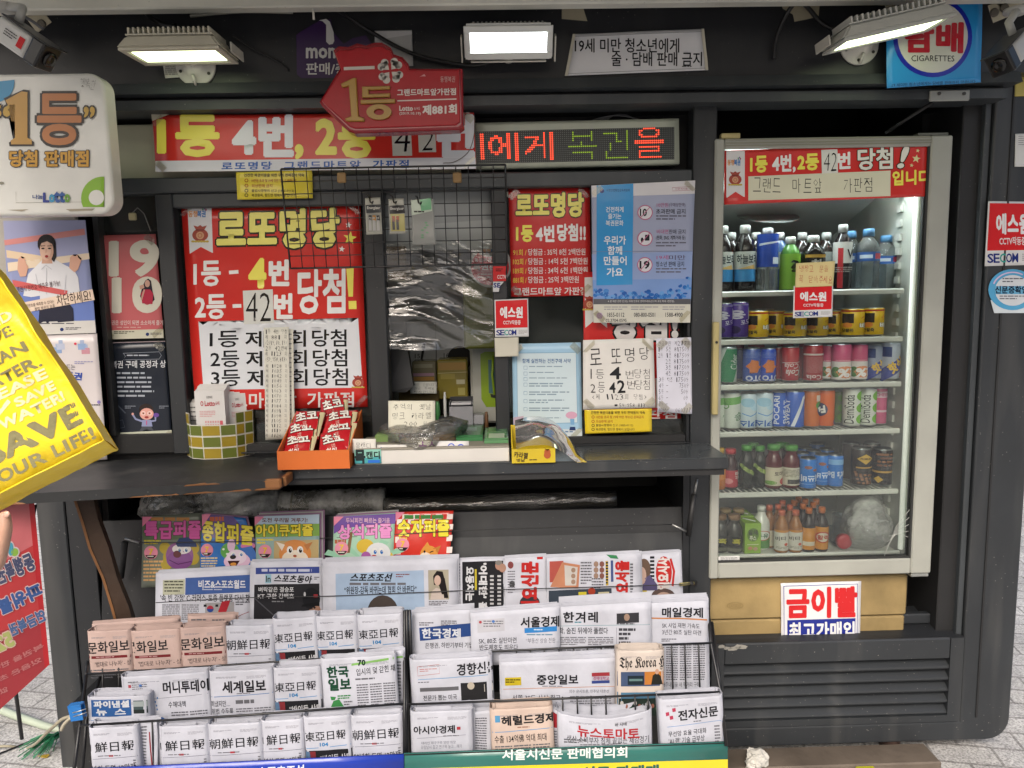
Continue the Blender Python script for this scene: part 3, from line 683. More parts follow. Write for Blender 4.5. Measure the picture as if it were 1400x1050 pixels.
# ----- side window posters -----
s = SH([(5, 302), (117, 301), (132, 455), (15, 459)], 2.17, 'gloss', .002); s.base('#8d95bb')
s.quadr([(5, 302), (117, 301), (122, 350), (8, 352)], '#9ea1c2', 1); s.quadr([(11, 398), (127, 395), (130, 438), (14, 441)], '#6c80bd', 1)
def tape(q, c, t=None, x=None, L=2, tc='#4a2a2c'):
    s.quadr(q, c, L)
    if t: s.text(t, *x, tc, .0, L + 1, rot=-9)
tape([(6, 327), (116, 312), (117, 320), (7, 334)], '#d08a86')
tape([(9, 340), (60, 348), (60, 357), (10, 350)], '#dcc4a6'); tape([(11, 357), (122, 344), (123, 352), (12, 369)], '#e0cdb4')
s.poly([(33, 402), (40, 372), (52, 360), (60, 352), (76, 352), (86, 358), (102, 366), (108, 377), (110, 398), (94, 400), (92, 440), (56, 442), (56, 402), (44, 404)], '#d9d9dc', 3)
s.poly([(54, 442), (56, 414), (92, 408), (101, 420), (102, 438)], '#2c2d3c', 4)
s.poly([(26, 352), (30, 348), (31, 353), (35, 350), (37, 358), (40, 362), (37, 375), (29, 376), (25, 366)], '#d3a48d', 4); s.poly([(97, 350), (101, 346), (103, 350), (107, 346), (109, 354), (113, 352), (108, 366), (103, 370), (96, 364)], '#d3a48d', 4)
s.ell(65, 332, 12.5, 12.5, '#1f1b1e', 4); s.poly([(66, 332), (77.5, 332), (78, 350), (75, 356), (71, 352)], '#1f1b1e', 4); s.poly([(60, 346), (71, 346), (73, 358), (58, 358)], '#c99f88', 4); s.ell(65, 340, 9.4, 14, '#dbb29b', 5); s.ell(69, 341, 5.5, 12, '#cfa38c', 6); s.ell(64, 339.5, 7.5, 12.5, '#dfb8a2', 7); s.poly([(54.5, 338), (56, 328), (63, 324), (72, 325), (76, 331), (75.5, 340), (73, 332), (66, 328.5), (58, 331)], '#1f1b1e', 8); s.line([(58, 366), (64, 360), (72, 366)], .8, '#b5b5bc', 5); s.line([(65, 364), (65, 400)], .7, '#b5b5bc', 5); s.line([(50, 372), (56, 398)], .7, '#bcbcc4', 5); s.line([(92, 374), (90, 398)], .7, '#bcbcc4', 5)
for x in (60.5, 69.5): s.ell(x, 338, 2.4, 1.1, '#2b2020', 9, 8); s.line([(x - 3, 334.8), (x + 3, 334.4)], .9, '#4a3a34', 9)
s.ell(65.5, 348.5, 2.4, 1.9, '#a03c3c', 9, 10); s.line([(65, 339), (64.5, 344)], .7, '#b98a74', 9)
tape([(18, 380), (94, 395), (92, 402), (20, 389)], '#c9605f', '복권 당첨번호 예측은 불가능!', (24, 385, 84, 393), 5, '#4a1a1e')
tape([(20, 414), (127, 393), (130, 408), (24, 428)], '#e6cfba', '차단하세요!', (79, 397, 125, 413), 5, '#1c1416'); s.text('당첨번호를 예측할 수 있다는', 34, 411, 76, 416, '#3a2426', 0, 6, rot=-10); s.text('불법 복권의 유혹', 49, 416, 77, 421, '#3a2426', 0, 6, rot=-10)
s.quadr([(13.6, 440), (130.5, 437), (132, 455), (15, 459)], '#d2cfc9', 4); s.greek(50, 440.5, 126, 443, 1, '#55535a', 5); s.ell(86, 450, 2.6, 2.6, '#2c3a6c', 5, 10); s.greek(91, 447, 112, 451, 2, '#55535a', 5)
s.finish('poster', 'poster of a dark haired woman in a white blouse behind crossing pink tapes', 'poster')
s = SH([(17, 459), (133, 456), (147, 628), (35, 635)], 2.172, 'gloss', .002); s.base('#d3cbca')
for cx, cy, c in ((80, 479, '#8aa0c4'), (84, 474, '#b7bdd0'), (113, 474, '#90a8cc'), (118, 480, '#c58f9a')):
    s.rect(cx - 6, cy - 4, cx + 6, cy + 4, c, 1); s.rect(cx - 3, cy - 9, cx + 3, cy - 4, '#a5b2cc', 1)
s.ell(104, 470, 2, 1.8, '#d8475c', 2, 8); s.text('만드는', 86, 498, 104, 506, '#3a3a4a', 0); s.text('복권', 90, 509, 113, 519, '#2c4aa0', .04, rot=6); s.greek(70, 488, 92, 490, 1, '#9a98a8'); s.greek(103, 494, 128, 499, 2, '#9a98b8')
s.ell(136, 550, 2.5, 2.5, '#8a7ab4', 2, 8); s.greek(125, 553, 140, 556, 1, '#55535a')
s.finish('poster', 'pale pink poster with tiny blue town drawings half hidden by the yellow bag', 'poster')
s = SH([(128, 322), (213, 320), (224, 462), (141, 464)], 2.238, 'gloss', .001); s.base('#c9696c')
s.text('19', 152, 331, 215, 376, '#dcd8c8', .04, dy=-1, res=5); s.text('10', 156, 381, 219, 426, '#dcd8c8', .04, dy=-1, res=5)
s.poly([(195, 392), (199, 384), (203, 381), (207, 384), (209, 398), (212, 410), (206, 416), (196, 415), (192, 405)], '#2a2430', 4); s.ell(202, 388, 3.5, 5, '#cfa391', 5, 12); s.poly([(193, 402), (197, 396), (206, 396), (210, 402), (209, 416), (195, 415)], '#b8324a', 5); s.poly([(191, 391), (197, 389), (198, 394), (192, 396)], '#cfa391', 5); s.line([(194, 410), (198, 396)], 2.2, '#cfa391', 6)
s.text('복권은 성인이 되면 소소하게 즐기', 148, 438, 223, 444.5, '#e2d4ce', .01); s.greek(160, 447, 220, 449, 1, '#d8b0a8')
s.quadr([(140, 452), (223.5, 450), (224, 462), (141, 464)], '#cfcdb8', 1); s.greek(156, 453, 184, 457, 2, '#4a4840', 2); s.ell(202, 457, 2.4, 2.4, '#2c3a6c', 2, 10); s.greek(206, 455, 222, 458, 2, '#55535a', 2)
taped(s); s.finish('poster', 'coral pink poster with the huge white numbers 19 and 10', 'poster')
s = SH([(141, 469), (226, 466), (236, 604), (153, 608)], 2.2375, 'gloss', .001); s.base('#1d232e')
s.line([(141, 468), (152, 608)], 1.2, '#7a5a5c', 1); s.line([(141, 469), (226, 466.5)], 1.2, '#9a8a8c', 1)
s.ell(215, 475, 1.6, 1.6, '#c8ccd4', 1, 8); s.line([(169, 483), (218, 481), (221, 486), (218, 491), (169, 492), (172, 487), (169, 483)], .5, '#9aa0ac', 1); s.greek(174, 485, 215, 488, 1, '#b8bcc6')
s.text('복권 구매 공정과 상', 153, 493, 227, 503, '#d8dade', .015, dy=-1)
for i in range(6): s.text('%d.' % (i + 1), 155 + i * .3, 509 + i * 6.2, 158 + i * .3, 512.5 + i * 6.2, '#aab0bb', 0); s.greek(160 + i * .3, 509 + i * 6.2, 223 - (i % 3) * 5, 512 + i * 6.2, 1, '#aab0bb', 2, .8)
s.ell(200, 561, 10, 9, '#2a1c16', 1); s.ell(201, 566, 9.5, 8, '#e3a79a', 2)
for x in (196.5, 205): s.ell(x, 565, 3, 2.8, '#f0e6e0', 3, 12, hole=.75); s.ell(x, 565, .9, .9, '#20140f', 3, 8)
s.ell(201, 570.5, 3, 1.6, '#9a3030', 3, 10); s.poly([(195, 574), (207, 574), (209, 583), (194, 583)], '#8f96bb', 2); s.line([(201, 575), (201, 581)], 1.4, '#c05a86', 3); s.line([(195, 576), (186, 573), (182, 567)], 2.4, '#8f96bb', 2); s.line([(207, 576), (213, 575), (213, 570)], 2.4, '#8f96bb', 2); s.ell(214, 567.5, 4, 3, '#6b4a9a', 3, 10); s.ell(182, 566, 1.6, 1.8, '#e3a79a', 3, 8)
s.poly([(195, 583), (207, 583), (211, 589), (207, 589), (201, 585), (195, 590), (191, 589)], '#4a4d55', 2); s.line([(159, 552), (172, 565)], 1.6, '#4c525e', 1); s.line([(155, 577), (168, 574), (171, 584), (158, 587), (155, 577)], .8, '#4c525e', 1); s.greek(171, 555, 186, 560, 2, '#9aa0ac', 1, .3); s.greek(218, 555, 231, 560, 2, '#9aa0ac', 1, .3)
s.quadr([(151.8, 592), (235, 588), (236, 604), (153, 608)], '#c4c7b4', 1); s.greek(156, 594, 232, 597, 1, '#6a5a4a', 2); s.greek(157, 600, 234, 603, 1, '#55554a', 2)
taped(s); s.finish('poster', 'dark slate poster with white rules and a small man in glasses', 'poster')
# ----- right half of the window -----
s = SH([(695, 258), (806, 255), (808, 404), (699, 406)], 2.236, 'gloss', .002); s.base('#cc3130')
s.text('로또명당', 706, 265, 797, 296, '#fbf078', .05, 2, out=[('#33270f', .05)], dy=-1.5); s.text('1등', 706, 309, 728, 330, '#fbf064', .045); s.text('4번', 733, 309, 757, 330, WHT, .045); s.text('당첨!!', 762, 307, 800, 329, WHT, .045)
for i, (n, t, w) in enumerate((('91회 /', '당첨금 : 35억 8천 2백만원', 800), ('102회 /', '당첨금 : 14억 5천 7백만원', 803), ('189회 /', '당첨금 : 34억 6천 1백만원', 803), ('881회 /', '당첨금 : 25억 3백만원', 791))):
    y = 340 + i * 12.6; s.text(n, 701.5, y + 1, 719.5, y + 9.5, '#e6c046', .02); s.text(t, 722, y, w, y + 9, '#e6dedb', .015, dy=-.6)
s.text('그랜드마트앞 가판점', 703, 393, 802, 403.5, '#e6dedb', .02, dy=-1)
taped(s); s.finish('poster', 'smaller red lottery poster listing four prize sums beside the blue poster', 'poster')
s = SH([(797, 372), (926, 370), (931, 572), (799, 575)], 2.2345, 'gloss', .002); s.base('#cf2f2c')
s.poly([(799, 379), (828, 378), (830, 446), (815, 434), (800, 446)], '#dddcd8', 1); moneybag(s, 806, 412, 9)
s.text('당첨!', 838, 415, 925, 461, '#e6e4e0', .05, 2, out=[('#1c1716', .06)]); s.text('가판점', 860, 560, 925, 572, '#e6dedb', .02); s.rect(896, 515, 928, 556, '#d8d2cc', 1)
s.finish('poster', 'red poster mostly covered by the handwritten white sheet and blue poster', 'poster')
s = SH([(808, 254), (950, 247), (943, 441), (811, 441)], 2.196, 'gloss', .004); s.base('#a4abc4')
s.quadr([(808.5, 254), (950, 247), (949, 266), (809, 271)], '#d9d7da', 1); s.quadr([(809, 350), (946, 346), (944, 412), (811, 412)], '#93a7d2', 1); s.quadr([(810, 385), (945, 383), (944, 412), (811, 412)], '#7f9fd6', 2)
s.quadr([(815, 254), (864, 251.5), (863, 391), (815, 392)], '#3a97d4', 3)
s.ell(822, 262, 3, 3, '#2c3a7c', 4, 12); s.text('사행산업통합감독위원회', 828, 259, 859, 263, '#173a66', 0, 4); s.line([(918, 257), (943, 256), (943, 261), (918, 262), (918, 257)], .4, '#b0526a', 2); s.text('신문게시용', 922, 257.5, 939, 260.5, '#b0526a', 0, 2)
for i, t in enumerate(('건전하게', '즐기는', '복권문화')): s.text(t, 839 - 2.9 * len(t), 284.5 + i * 9.5, 839 + 2.9 * len(t), 292 + i * 9.5, '#dfe9f0', .02, 4)
for t, x0, x1, y in (('우리가', 825, 854, 325), ('함께', 830, 849, 339), ('만들어', 825, 855, 353), ('가요', 829, 850, 368.5)): s.text(t, x0, y, x1, y + 11.5, '#e6eef4', .025, 4)
for cy, t in ((292.5, '10'), (328.5, ''), (364.5, '19')):
    s.ell(880, cy, 10.5, 10.5, '#c06a8c', 3, 24); s.ell(880, cy, 9.2, 9.2, '#dcdce2', 4, 24)
    if t: s.text(t, 873 if t == '19' else 873, cy - 5, 886 if t == '19' else 882, cy + 5, '#25242a', .03, 5)
    else: s.rect(880, cy - 5, 886, cy + 3, '#2a2a30', 5); s.ell(876, cy + 2, 2, 3.5, '#2a2a30', 5, 8)
    s.line([(874, cy + 7), (886, cy - 7)], 1, '#c06a8c', 6)
for y, a, bb, c in ((279, '10만원', '(구매상한액)', '초과판매 금지'), (316, '비대면', ' 판매 금지', '(전화, SNS, 계좌거래 등)'), (351.5, '19세', ' 미만', '청소년 판매 금지')):
    s.text(a, 896, y, 912, y + 6, '#b85a84', .0, 3); s.text(bb, 913, y, 936, y + 6.5, '#5a4a60' if y != 316 else '#34343c', 0, 3); s.text(c, 895, y + 8.5, 936 if y != 351.5 else 934, y + 15.5, '#34343c', .008, 3); s.greek(895, y + 17.5, 937, y + 26, 2, '#6a6a78', 3, .4)
random.seed(3)
for i in range(34):
    t = i / 33; x = 813 + t * 129; hgt = random.uniform(4, 12) + (28 * max(0, t - .72) * 3 if t > .72 else 0) + (8 if t < .15 else 0)
    for k in range(3): s.ell(x + random.uniform(-4, 4), 411 - random.uniform(1, hgt), random.uniform(1.5, 4), random.uniform(1.2, 3), random.choice(['#2f6fbe', '#4a8ad2', '#6aa2de', '#2a5fae']), 4, 9)
s.quadr([(811, 410), (943.6, 410), (943.3, 417), (811, 417)], '#5b5b60', 5); s.text('※ 본 매장 관련 신고는 아래 번호로 연락주세요(신고자 포상 최대 1천만원)', 830, 411.5, 920, 415, '#d5d5d5', 0, 6)
s.quadr([(811, 417), (943, 417), (943, 441), (811, 441)], '#d4d2c4', 4); s.ell(819, 432, 4.5, 4.5, '#b79ac2', 5, 6)
for x0, x1, a in ((829, 852, '1855-0112'), (865, 894, '080-800-0501'), (908, 932, '1588-4900')): s.greek(x0 - 4, 420, x1 + 4, 426, 2, '#9a98a0', 5, .4); s.text(a, x0, 428, x1, 433.5, '#3a3a40', .01, 5)
s.text('02.3704-0595', 827, 436, 855, 440, '#3a3a40', .01, 5); s.line([(808, 346.5), (946, 346)], .5, '#7c86a4', 5)
taped(s); s.finish('poster', 'blue and lilac poster with three round prohibition signs and a dark footer strip', 'poster')
s = SH([(797, 465), (893, 462), (896, 557), (797, 560)], 2.2, 'paper', .002); s.base('#dfdcd6')
for t, x, y, w, h, o in (('로', 806, 476, 16, 22, -.008), ('또', 835, 476, 14, 20, -.008), ('명', 854, 475, 13, 19, -.008), ('당', 874, 474, 13, 17, -.008), ('1', 807, 503, 2, 14, -.012), ('등', 814, 504, 12, 13, -.014), ('4', 834, 501, 14, 16, .02), ('번', 855, 505, 11, 12, -.014), ('당', 867, 503, 10, 13, -.016), ('첨', 879, 503, 9, 14, -.016), ('2', 807, 524, 7, 12, -.008), ('등', 817, 521, 10, 15, -.014), ('4', 833, 522, 8, 14, .02), ('2', 844, 519, 10, 17, .02), ('번', 857, 519, 11, 12, -.012), ('당', 868, 518, 10, 14, -.014), ('첨', 879, 518, 9, 14, -.014)): s.text(t, x, y, x + w, y + h, '#1b1b1e', o, rot=random.uniform(-4, 4))
s.text('(제 1123회 당첨)', 808, 538, 885, 546, '#2a2a2e', -.014, hand=.6); s.text('59.958.813', 846, 551, 882, 557, '#2a2a2e', -.012, hand=.5); s.rect(840, 552.5, 844, 555, '#2a2a2e', 2)
taped(s); s.finish('handwritten_sheet', 'white sheet with large brush handwriting counting 4 firsts and 42 seconds', 'handwritten sign')
s = SH([(897, 463), (945, 461), (946, 566), (899, 563)], 2.194, 'paper', .002); s.base('#d6d6e2')
rows = (('연금복권 제217회', 899, 943), ('1등 5조 817509', 899, 942), ('2등 1조 817509', 899, 942), ('2조 817509', 909, 942), ('3조 817509', 909, 942), ('4조 817509', 909, 942), ('3등 각조 17509', 900, 941), ('4등 -    7509', 900, 941), ('5등 -     509', 900, 940), ('6등 -      09', 900, 940), ('7등 -       9', 900, 939), ('보너스-  060717', 900, 944))
for i, (t, x0, x1) in enumerate(rows): s.text(t, x0, 466 + i * 8.3, x1, 472.5 + i * 8.3, '#3a3a4a', -.014, hand=.5)
taped(s); s.finish('handwritten_sheet', 'narrow lilac white sheet with a handwritten list of seven pension lottery ranks', 'handwritten sign')
s = SH([(799, 560), (891, 558), (891, 590), (800, 593)], 2.204, 'gloss', .0015); s.base('#e3c730')
s.text('건전한 복권이용을 위한 우리 판매점의 약속', 808, 562, 882, 566, '#3b3315', .015)
for y, c, w, t in ((568, '#a8521c', 880, '10만원 초과 및 19세 미만 청소년 판매금지'), (574, '#a8521c', 838, '외상판매 금지'), (579.5, '#4a431c', 866, '불법사행행위 신고 (1855-0112)'), (585, '#4a431c', 868, '복권중독, 힘드면 행복이 보입니다')): s.ell(811, y + 2, 2.2, 2.2, c, 1, 10, hole=.6); s.text(t, 815, y, w, y + 4, c, .005)
s.line([(799, 560), (891, 558)], .8, '#b8742c', 1)
s.finish('notice', 'yellow notice at the foot of the handwritten white sheet', 'notice')
s = SH([(700, 470), (794, 468), (796, 600), (702, 601)], 2.227, 'gloss', .002); s.base('#a9cfe8')
s.quadr([(706, 482), (788, 481), (790, 578), (707, 580)], '#8db4d0', 1); s.quadr([(707, 483), (787, 482), (789, 577), (708, 579)], '#d3e4ea', 2)
s.text('함께 실천하는 건전구매 서약', 714, 490, 780, 496, '#2a5a94', .015, 3)
for i, y in enumerate((500, 508, 515.5, 523, 534.5, 545.5, 556.5, 570)):
    if i < 7: s.line([(716, y), (720.5, y), (720.5, y + 4.5), (716, y + 4.5), (716, y)], .5, '#5a8ab0', 3)
    s.greek(723, y, 778 - (i * 7) % 14, y + (2.5 if i < 3 or i == 7 else 6.5), 1 if i < 3 or i == 7 else 2, '#8fa4b2', 3, .5)
s.ell(781, 567, 8, 5, '#d8a8c0', 4, 12); s.poly([(779, 572), (785, 572), (785, 580), (780, 580)], '#7fb0d8', 4); s.poly([(779, 583), (786, 583), (787, 588), (778, 588)], '#243a6a', 3)
s.quadr([(702, 587), (795.5, 586), (796, 600), (702, 601)], '#d8e2e6', 1); s.greek(736, 589, 790, 592, 1, '#5a7aa4', 2); s.greek(740, 595, 790, 597, 1, '#8a98a4', 2)
s.poly([(701, 472), (714, 470), (713, 477), (706, 484)], '#d6dcdc', 3); s.poly([(702, 570), (716, 568), (713, 580), (702, 579)], '#c9b2c4', 3); s.line([(704, 576), (712, 573)], 1.8, '#2a2430', 4)
taped(s); s.finish('poster', 'pale sky blue pledge poster with a column of tick boxes', 'poster')
def guard_sticker(q, Y, lab, full=True):
    s = SH(q, Y, 'gloss', .0008)
    s.base('#e0e0e0')
    H = np.linalg.inv(s.H)
    def U(u, v): p = H @ np.array([u, v, 1]); return p[0] / p[2], p[1] / p[2]
    def box(u0, v0, u1, v1): a = U(u0, v0); b = U(u1, v1); return a[0], a[1], b[0], b[1]
    s.quadr([U(.03, .03), U(.97, .03), U(.97, .76), U(.03, .76)], '#d7262b', 1)
    s.text('에스원', *box(.17, .2, .82, .5), '#efeeee', .045); s.text('CCTV작동중', *box(.25, .55, .76, .68), '#efe6e6', .02)
    x = [.04, .18, .32, .46, .60]
    for i, ch in enumerate('SECOM'): s.text(ch, *box(.04 + i * .118, .81, .155 + i * .118, .95), '#27367e' if ch != 'C' else '#3aa59a', .02)
    s.greek(*box(.7, .82, .95, .95), 4, '#9a9a9a', 1, .4)
    return s.finish('sticker', lab, 'sticker')
guard_sticker([(676, 410), (722, 408), (723, 460), (677, 461)], 2.192, 'red and white security sticker on the window stile beside the small red poster')
s = SH([(674, 364), (692, 363), (692, 400), (674, 402)], 2.193, 'gloss', 0); s.poly([(674, 364), (692, 364), (691, 372), (692, 384), (674, 385)], '#cf2a2c', 1); s.poly([(674, 385), (689, 385), (683, 392), (682, 399), (674, 399)], '#d6d6d6', 1)
s.text('SE', 675, 387, 684, 393, '#27367e', .04); s.text('CCTV', 680, 376, 692, 381, '#efe6e6', .02); s.greek(678, 367, 688, 372, 2, '#5a1014'); s.finish('sticker', 'torn red sticker with its lower corner missing above the square security sticker', 'sticker')
s = SH([(676, 462), (709, 461), (709, 487), (677, 488)], 2.191, 'paper', .001); s.base('#c9c5b6'); s.finish('tape_scrap', 'yellowed square of masking tape below the square security sticker', 'tape')
s = SH(R4(640, 333, 700, 395), 2.242, 'gloss', 0); s.ell(670, 363, 29, 30, '#c9c7c2', 1, 32); s.ell(670, 365, 26, 25, '#c8242c', 2, 32); s.ell(670, 344, 16, 7, '#c9c7c2', 3); pair_logo(s, 660, 339, 682, 346, 4); s.text('동행복권 공식', 649, 353, 685, 358, '#e8dede', .01, 3); s.text('복권판매', 647, 361, 689, 369, '#e8dede', .03, 3); s.greek(653, 374, 680, 382, 2, '#d8a0a0', 3, .4)
s.finish('sticker', 'round red lottery sticker half hidden behind the window stile', 'sticker')
# ----- right column -----
guard_sticker([(1351, 275), (1421, 276), (1418, 362), (1346, 364)], 2.198, 'large red and white security sticker on the corner column')
s = SH(R4(1350, 366, 1420, 430), 2.197, 'gloss', 0); s.poly([(1354, 410), (1359, 428), (1410, 428), (1415, 410)], '#d3dde2', 1); s.ell(1384, 396, 33, 28, '#58a8d4', 2, 32); s.ell(1384, 397, 24, 21, '#d8dde2', 3, 32); s.rect(1360, 391, 1409, 402, '#6fb4da', 4); s.text('신문증확인', 1360, 391, 1404, 401, '#12243c', .03, 5); s.greek(1370, 380, 1398, 388, 2, '#6a6a74', 4, .4); s.greek(1366, 404, 1400, 411, 2, '#6a6a74', 4, .4); s.ell(1384, 396, 28.5, 24.5, '#d8c2e2', 3, 24, 200, 300, hole=.93)
s.finish('sticker', 'round pale blue sticker under the large security sticker', 'sticker')
s = SH([(1388, 183), (1422, 182), (1421, 228), (1387, 228)], 2.198, 'paper', .001); s.base('#dcdcda'); s.greek(1392, 186, 1420, 200, 5, '#8a8a8a', 1, .3); s.finish('notice', 'small white paper slip pinned high on the corner column', 'notice')
s = SH([(1388, 96), (1420, 95), (1420, 131), (1387, 132)], 2.197, 'plastic', .001); s.base('#c8b75a'); s.finish('notice', 'yellow card fixed to the corner column under the camera', 'card')
# ---------------- drinks fridge ----------------
FD = 2.19
fx0, fx1 = P(974, 490, FD).x, P(1288, 490, FD).x
fz1, fz0 = P(1140, 187, FD).z, P(1122, 788, FD).z
ALU = M('#a3a49b', 'plastic', .4); LIN = M('#c9ccc2', 'plastic', .4); RUB = M('#2a2b2a', 'plastic', .7); SHW = M('#d9dad2', 'plastic', .35)
fridge = empty('drinks_fridge', ((fx0 + fx1) / 2, 2.4, fz0 - .18), 'glass fronted drinks fridge with worn beige door frame built into the booth bay', 'fridge')
def cabinet(b):
    y0, y1 = FD + .05, 2.74
    b.box(fx0 + .005, y0, fz0, fx0 + .03, y1, fz1, LIN); b.box(fx1 - .055, y0, fz0, fx1 - .005, y1, fz1, LIN)
    b.box(fx0 + .03, y0, fz1 - .04, fx1 - .055, y1, fz1, LIN); b.box(fx0 + .03, y0, fz0, fx1 - .055, y1, fz0 + .045, LIN, .01); b.box(fx0 + .03, y1 - .02, fz0 + .045, fx1 - .055, y1, fz1 - .04, M('#8f9591', 'plastic'))
    for k in range(26):      # shelf clip ladder on the side wall
        z = fz0 + .1 + k * .045; b.box(fx1 - .064, y0 + .10, z, fx1 - .056, y0 + .125, z + .022, SHW)
    b.tube([(fx0 + .05, y0 + .012, fz0 + .05), (fx1 - .07, y0 + .012, fz0 + .05)], .006, SHW)
part('cabinet', cabinet, fridge)
part('glow_tube', lambda b: b.tube([(fx1 - .066, FD + .062, fz0 + .06), (fx1 - .066, FD + .062, fz1 - .06)], .008, emit('#e2e6d2', .28)), fridge)
part('glow_tube', lambda b: b.tube([(fx0 + .06, FD + .075, fz1 - .075), (fx1 - .09, FD + .075, fz1 - .075)], .011, emit('#eef6fb', 60.0)), fridge)  # unseen tube added behind the banner to brighten the drinks
part('glow_tube', lambda b: b.tube([(fx0 + .037, FD + .058, fz0 + .06), (fx0 + .037, FD + .058, fz1 - .09)], .006, emit('#e2e6d2', .35)), fridge)  # added glowing strip where a pale gasket runs, to light the cans
def door(b):
    L, Rr, T_, B_ = .028, .064, .030, .05
    b.box(fx0, FD, fz0, fx0 + L, FD + .035, fz1, ALU, .004); b.box(fx1 - Rr, FD, fz0, fx1, FD + .035, fz1, ALU, .004)
    b.box(fx0 + L, FD + .001, fz1 - T_, fx1 - Rr, FD + .034, fz1, ALU, .004); b.box(fx0 + L, FD + .001, fz0, fx1 - Rr, FD + .034, fz0 + B_, ALU, .004)
    b.box(fx1 - Rr - .006, FD + .006, fz0 + B_, fx1 - Rr, FD + .03, fz1 - T_, RUB); b.box(fx0 + L, FD + .006, fz0 + B_, fx1 - Rr - .006, FD + .03, fz0 + B_ + .006, RUB)
    for k in (.2, .5, .75): b.box(fx0 + L + .002, FD - .0015, fz1 - T_ * k, fx1 - Rr - .002, FD + .0009, fz1 - T_ * k + .003, M('#8e8c7c', 'plastic'))
dr = part('door_frame', door, fridge)
pn = MB(); pn.box(fx0 + .028, FD + .014, fz0 + .056, fx1 - .07, FD + .018, fz1 - .030, clear('fridge_glass', 1.5, '#f8fbf9', dirt=.006)); pn.build('glass_pane', dr)
hd = MB(); a = P(978, 440, FD); c = P(976, 566, FD); hd.box(fx0 - .004, FD - .022, c.z, fx0 + .014, FD - .0005, a.z, M('#b7a976', 'plastic'), .003); hd.lathe([(.004, 0), (.004, .003)], (fx0 + .005, FD - .0225, a.z - .06), RUB, 10, Matrix.Rotation(RAD(90), 4, 'X')); hd.build('handle', dr)
hg = MB(); a = P(1258, 187, FD); hg.box(1.335 - .09, FD + .002, fz1 + .0005, 1.335, FD + .03, fz1 + .008, M('#55564f', 'metal'), .001); hg.box(fx1 - .06, FD + .004, fz0 - .012, fx1 - .004, FD + .04, fz0 - .001, M('#9a9c98', 'metal', metallic=.7), .002); hg.build('hinge', dr)
cl = MB(); a = P(1000, 186, FD); cl.box(a.x - .028, FD + .004, fz1 + .0005, a.x + .028, FD + .028, fz1 + .016, M('#b7a976', 'plastic'), .002); cl.build('lock', dr)
fanp = MB()
sec = [(2.30, fz1 - .045), (2.32, fz1 - .14), (2.70, fz1 - .26), (2.70, fz1 - .045)]
fanp.prism(sec, fx0 + .04, fx1 - .13, M('#a9aca8', 'plastic'), T=SW)
fanp.lathe([(.10, 0), (.10, .004), (.07, .006), (.07, .002)], ((fx0 + fx1) / 2 - .09, 2.47, fz1 - .195), M('#7e827f', 'plastic'), 28, Matrix.Rotation(RAD(180 + 17.5), 4, 'X'))
fanp.box(fx1 - .23, 2.296, fz1 - .125, fx1 - .15, 2.30, fz1 - .10, M('#c9a23a', 'gloss')); fanp.box(fx1 - .22, 2.295, fz1 - .085, fx1 - .16, 2.30, fz1 - .06, RUB)
fanp.build('evaporator_cover', fridge)
YS = 2.27
shelf_px = [(403, 395), (468, 461), (527.5, 525), (593, 588), (677, 670)]
SZ = []
for i, (ya, yb) in enumerate(shelf_px):
    z = (P(984, ya - 2.5, YS).z + P(1235, yb - 2.5, YS).z) / 2 - .001; SZ.append(z)
    b = MB(); xa, xb = fx0 + .034, P(1236 - i * 2, yb, YS).x
    b.box(xa, YS - .004, z - .016, xb, YS + .006, z + .001, SHW, .003)
    for k in range(34):
        x = xa + .01 + (xb - xa - .02) * k / 33; b.tube([(x, YS, z - .004), (x, 2.70, z - .004)], .0022, SHW, 5)
    b.tube([(xa, 2.5, z - .009), (xb, 2.5, z - .009)], .003, SHW, 6); b.tube([(xa, 2.69, z - .009), (xb, 2.69, z - .009)], .003, SHW, 6)
    b.build('shelf', fridge)
SZ.append(fz0 + .0455)
b = MB(); z = fz0 - .012
zm = P(1120, 846, 2.235).z; zl = P(1120, 880, 2.235).z
TAN = M('#8c7850', 'wood')
b.box(fx0, 2.235, zm + .004, fx1 - .045, 2.6, fz0 - .02, TAN, .006); b.box(fx0 + .004, 2.24, zl - .05, fx1 - .047, 2.6, zm, TAN, .005); b.box(fx0, 2.25, fz0 - .0195, fx1 - .02, 2.7, fz0 - .001, RUB)
eb = b; eb.build('base_panel', fridge)
s = Sheet(R4(992, 822, 1018, 834), pts=[P(992, 822, 2.2335), P(1018, 822, 2.2335), P(1018, 834, 2.2335), P(992, 834, 2.2335)], kind='plastic', wav=0); s.ell(1005, 828, 11.5, 4.6, '#8a7548', 1, 24, hole=.88); s.text('LASSELE', 997, 826, 1013, 830.5, '#8a7548', 0, 1); s.build('badge', fridge)
# stickers on the door
s = SH([(990, 206), (1278, 197), (1279, 268), (990, 280)], FD + .0125, 'gloss', .0008); s.base('#d6342f')
s.quadr([(993, 207), (1019, 206.5), (1019, 269), (993, 270)], '#e2e2e2', 1); s.poly([(993, 271), (1019, 270), (1006, 262)], '#d6342f', 2); pair_logo(s, 994.5, 216, 1014, 226); moneybag(s, 1005.5, 243, 9)
for t, x0, x1, y0, y1, c in (('1등', 1027, 1050, 214, 235, '#fbf060'), ('4번,', 1058, 1089, 212, 235, WHT), ('2등', 1093, 1121, 211, 232, '#fbf060'), ('번', 1148, 1164, 209, 230, WHT)): s.text(t, x0, y0, x1, y1, c, .045, 2, dy=-1)
s.quadr([(1125, 205), (1147, 204), (1148, 236), (1126, 237)], '#e3e3dc', 2); s.text('42', 1128, 208, 1146, 234, BKK, -.02, 3, shear=.1)
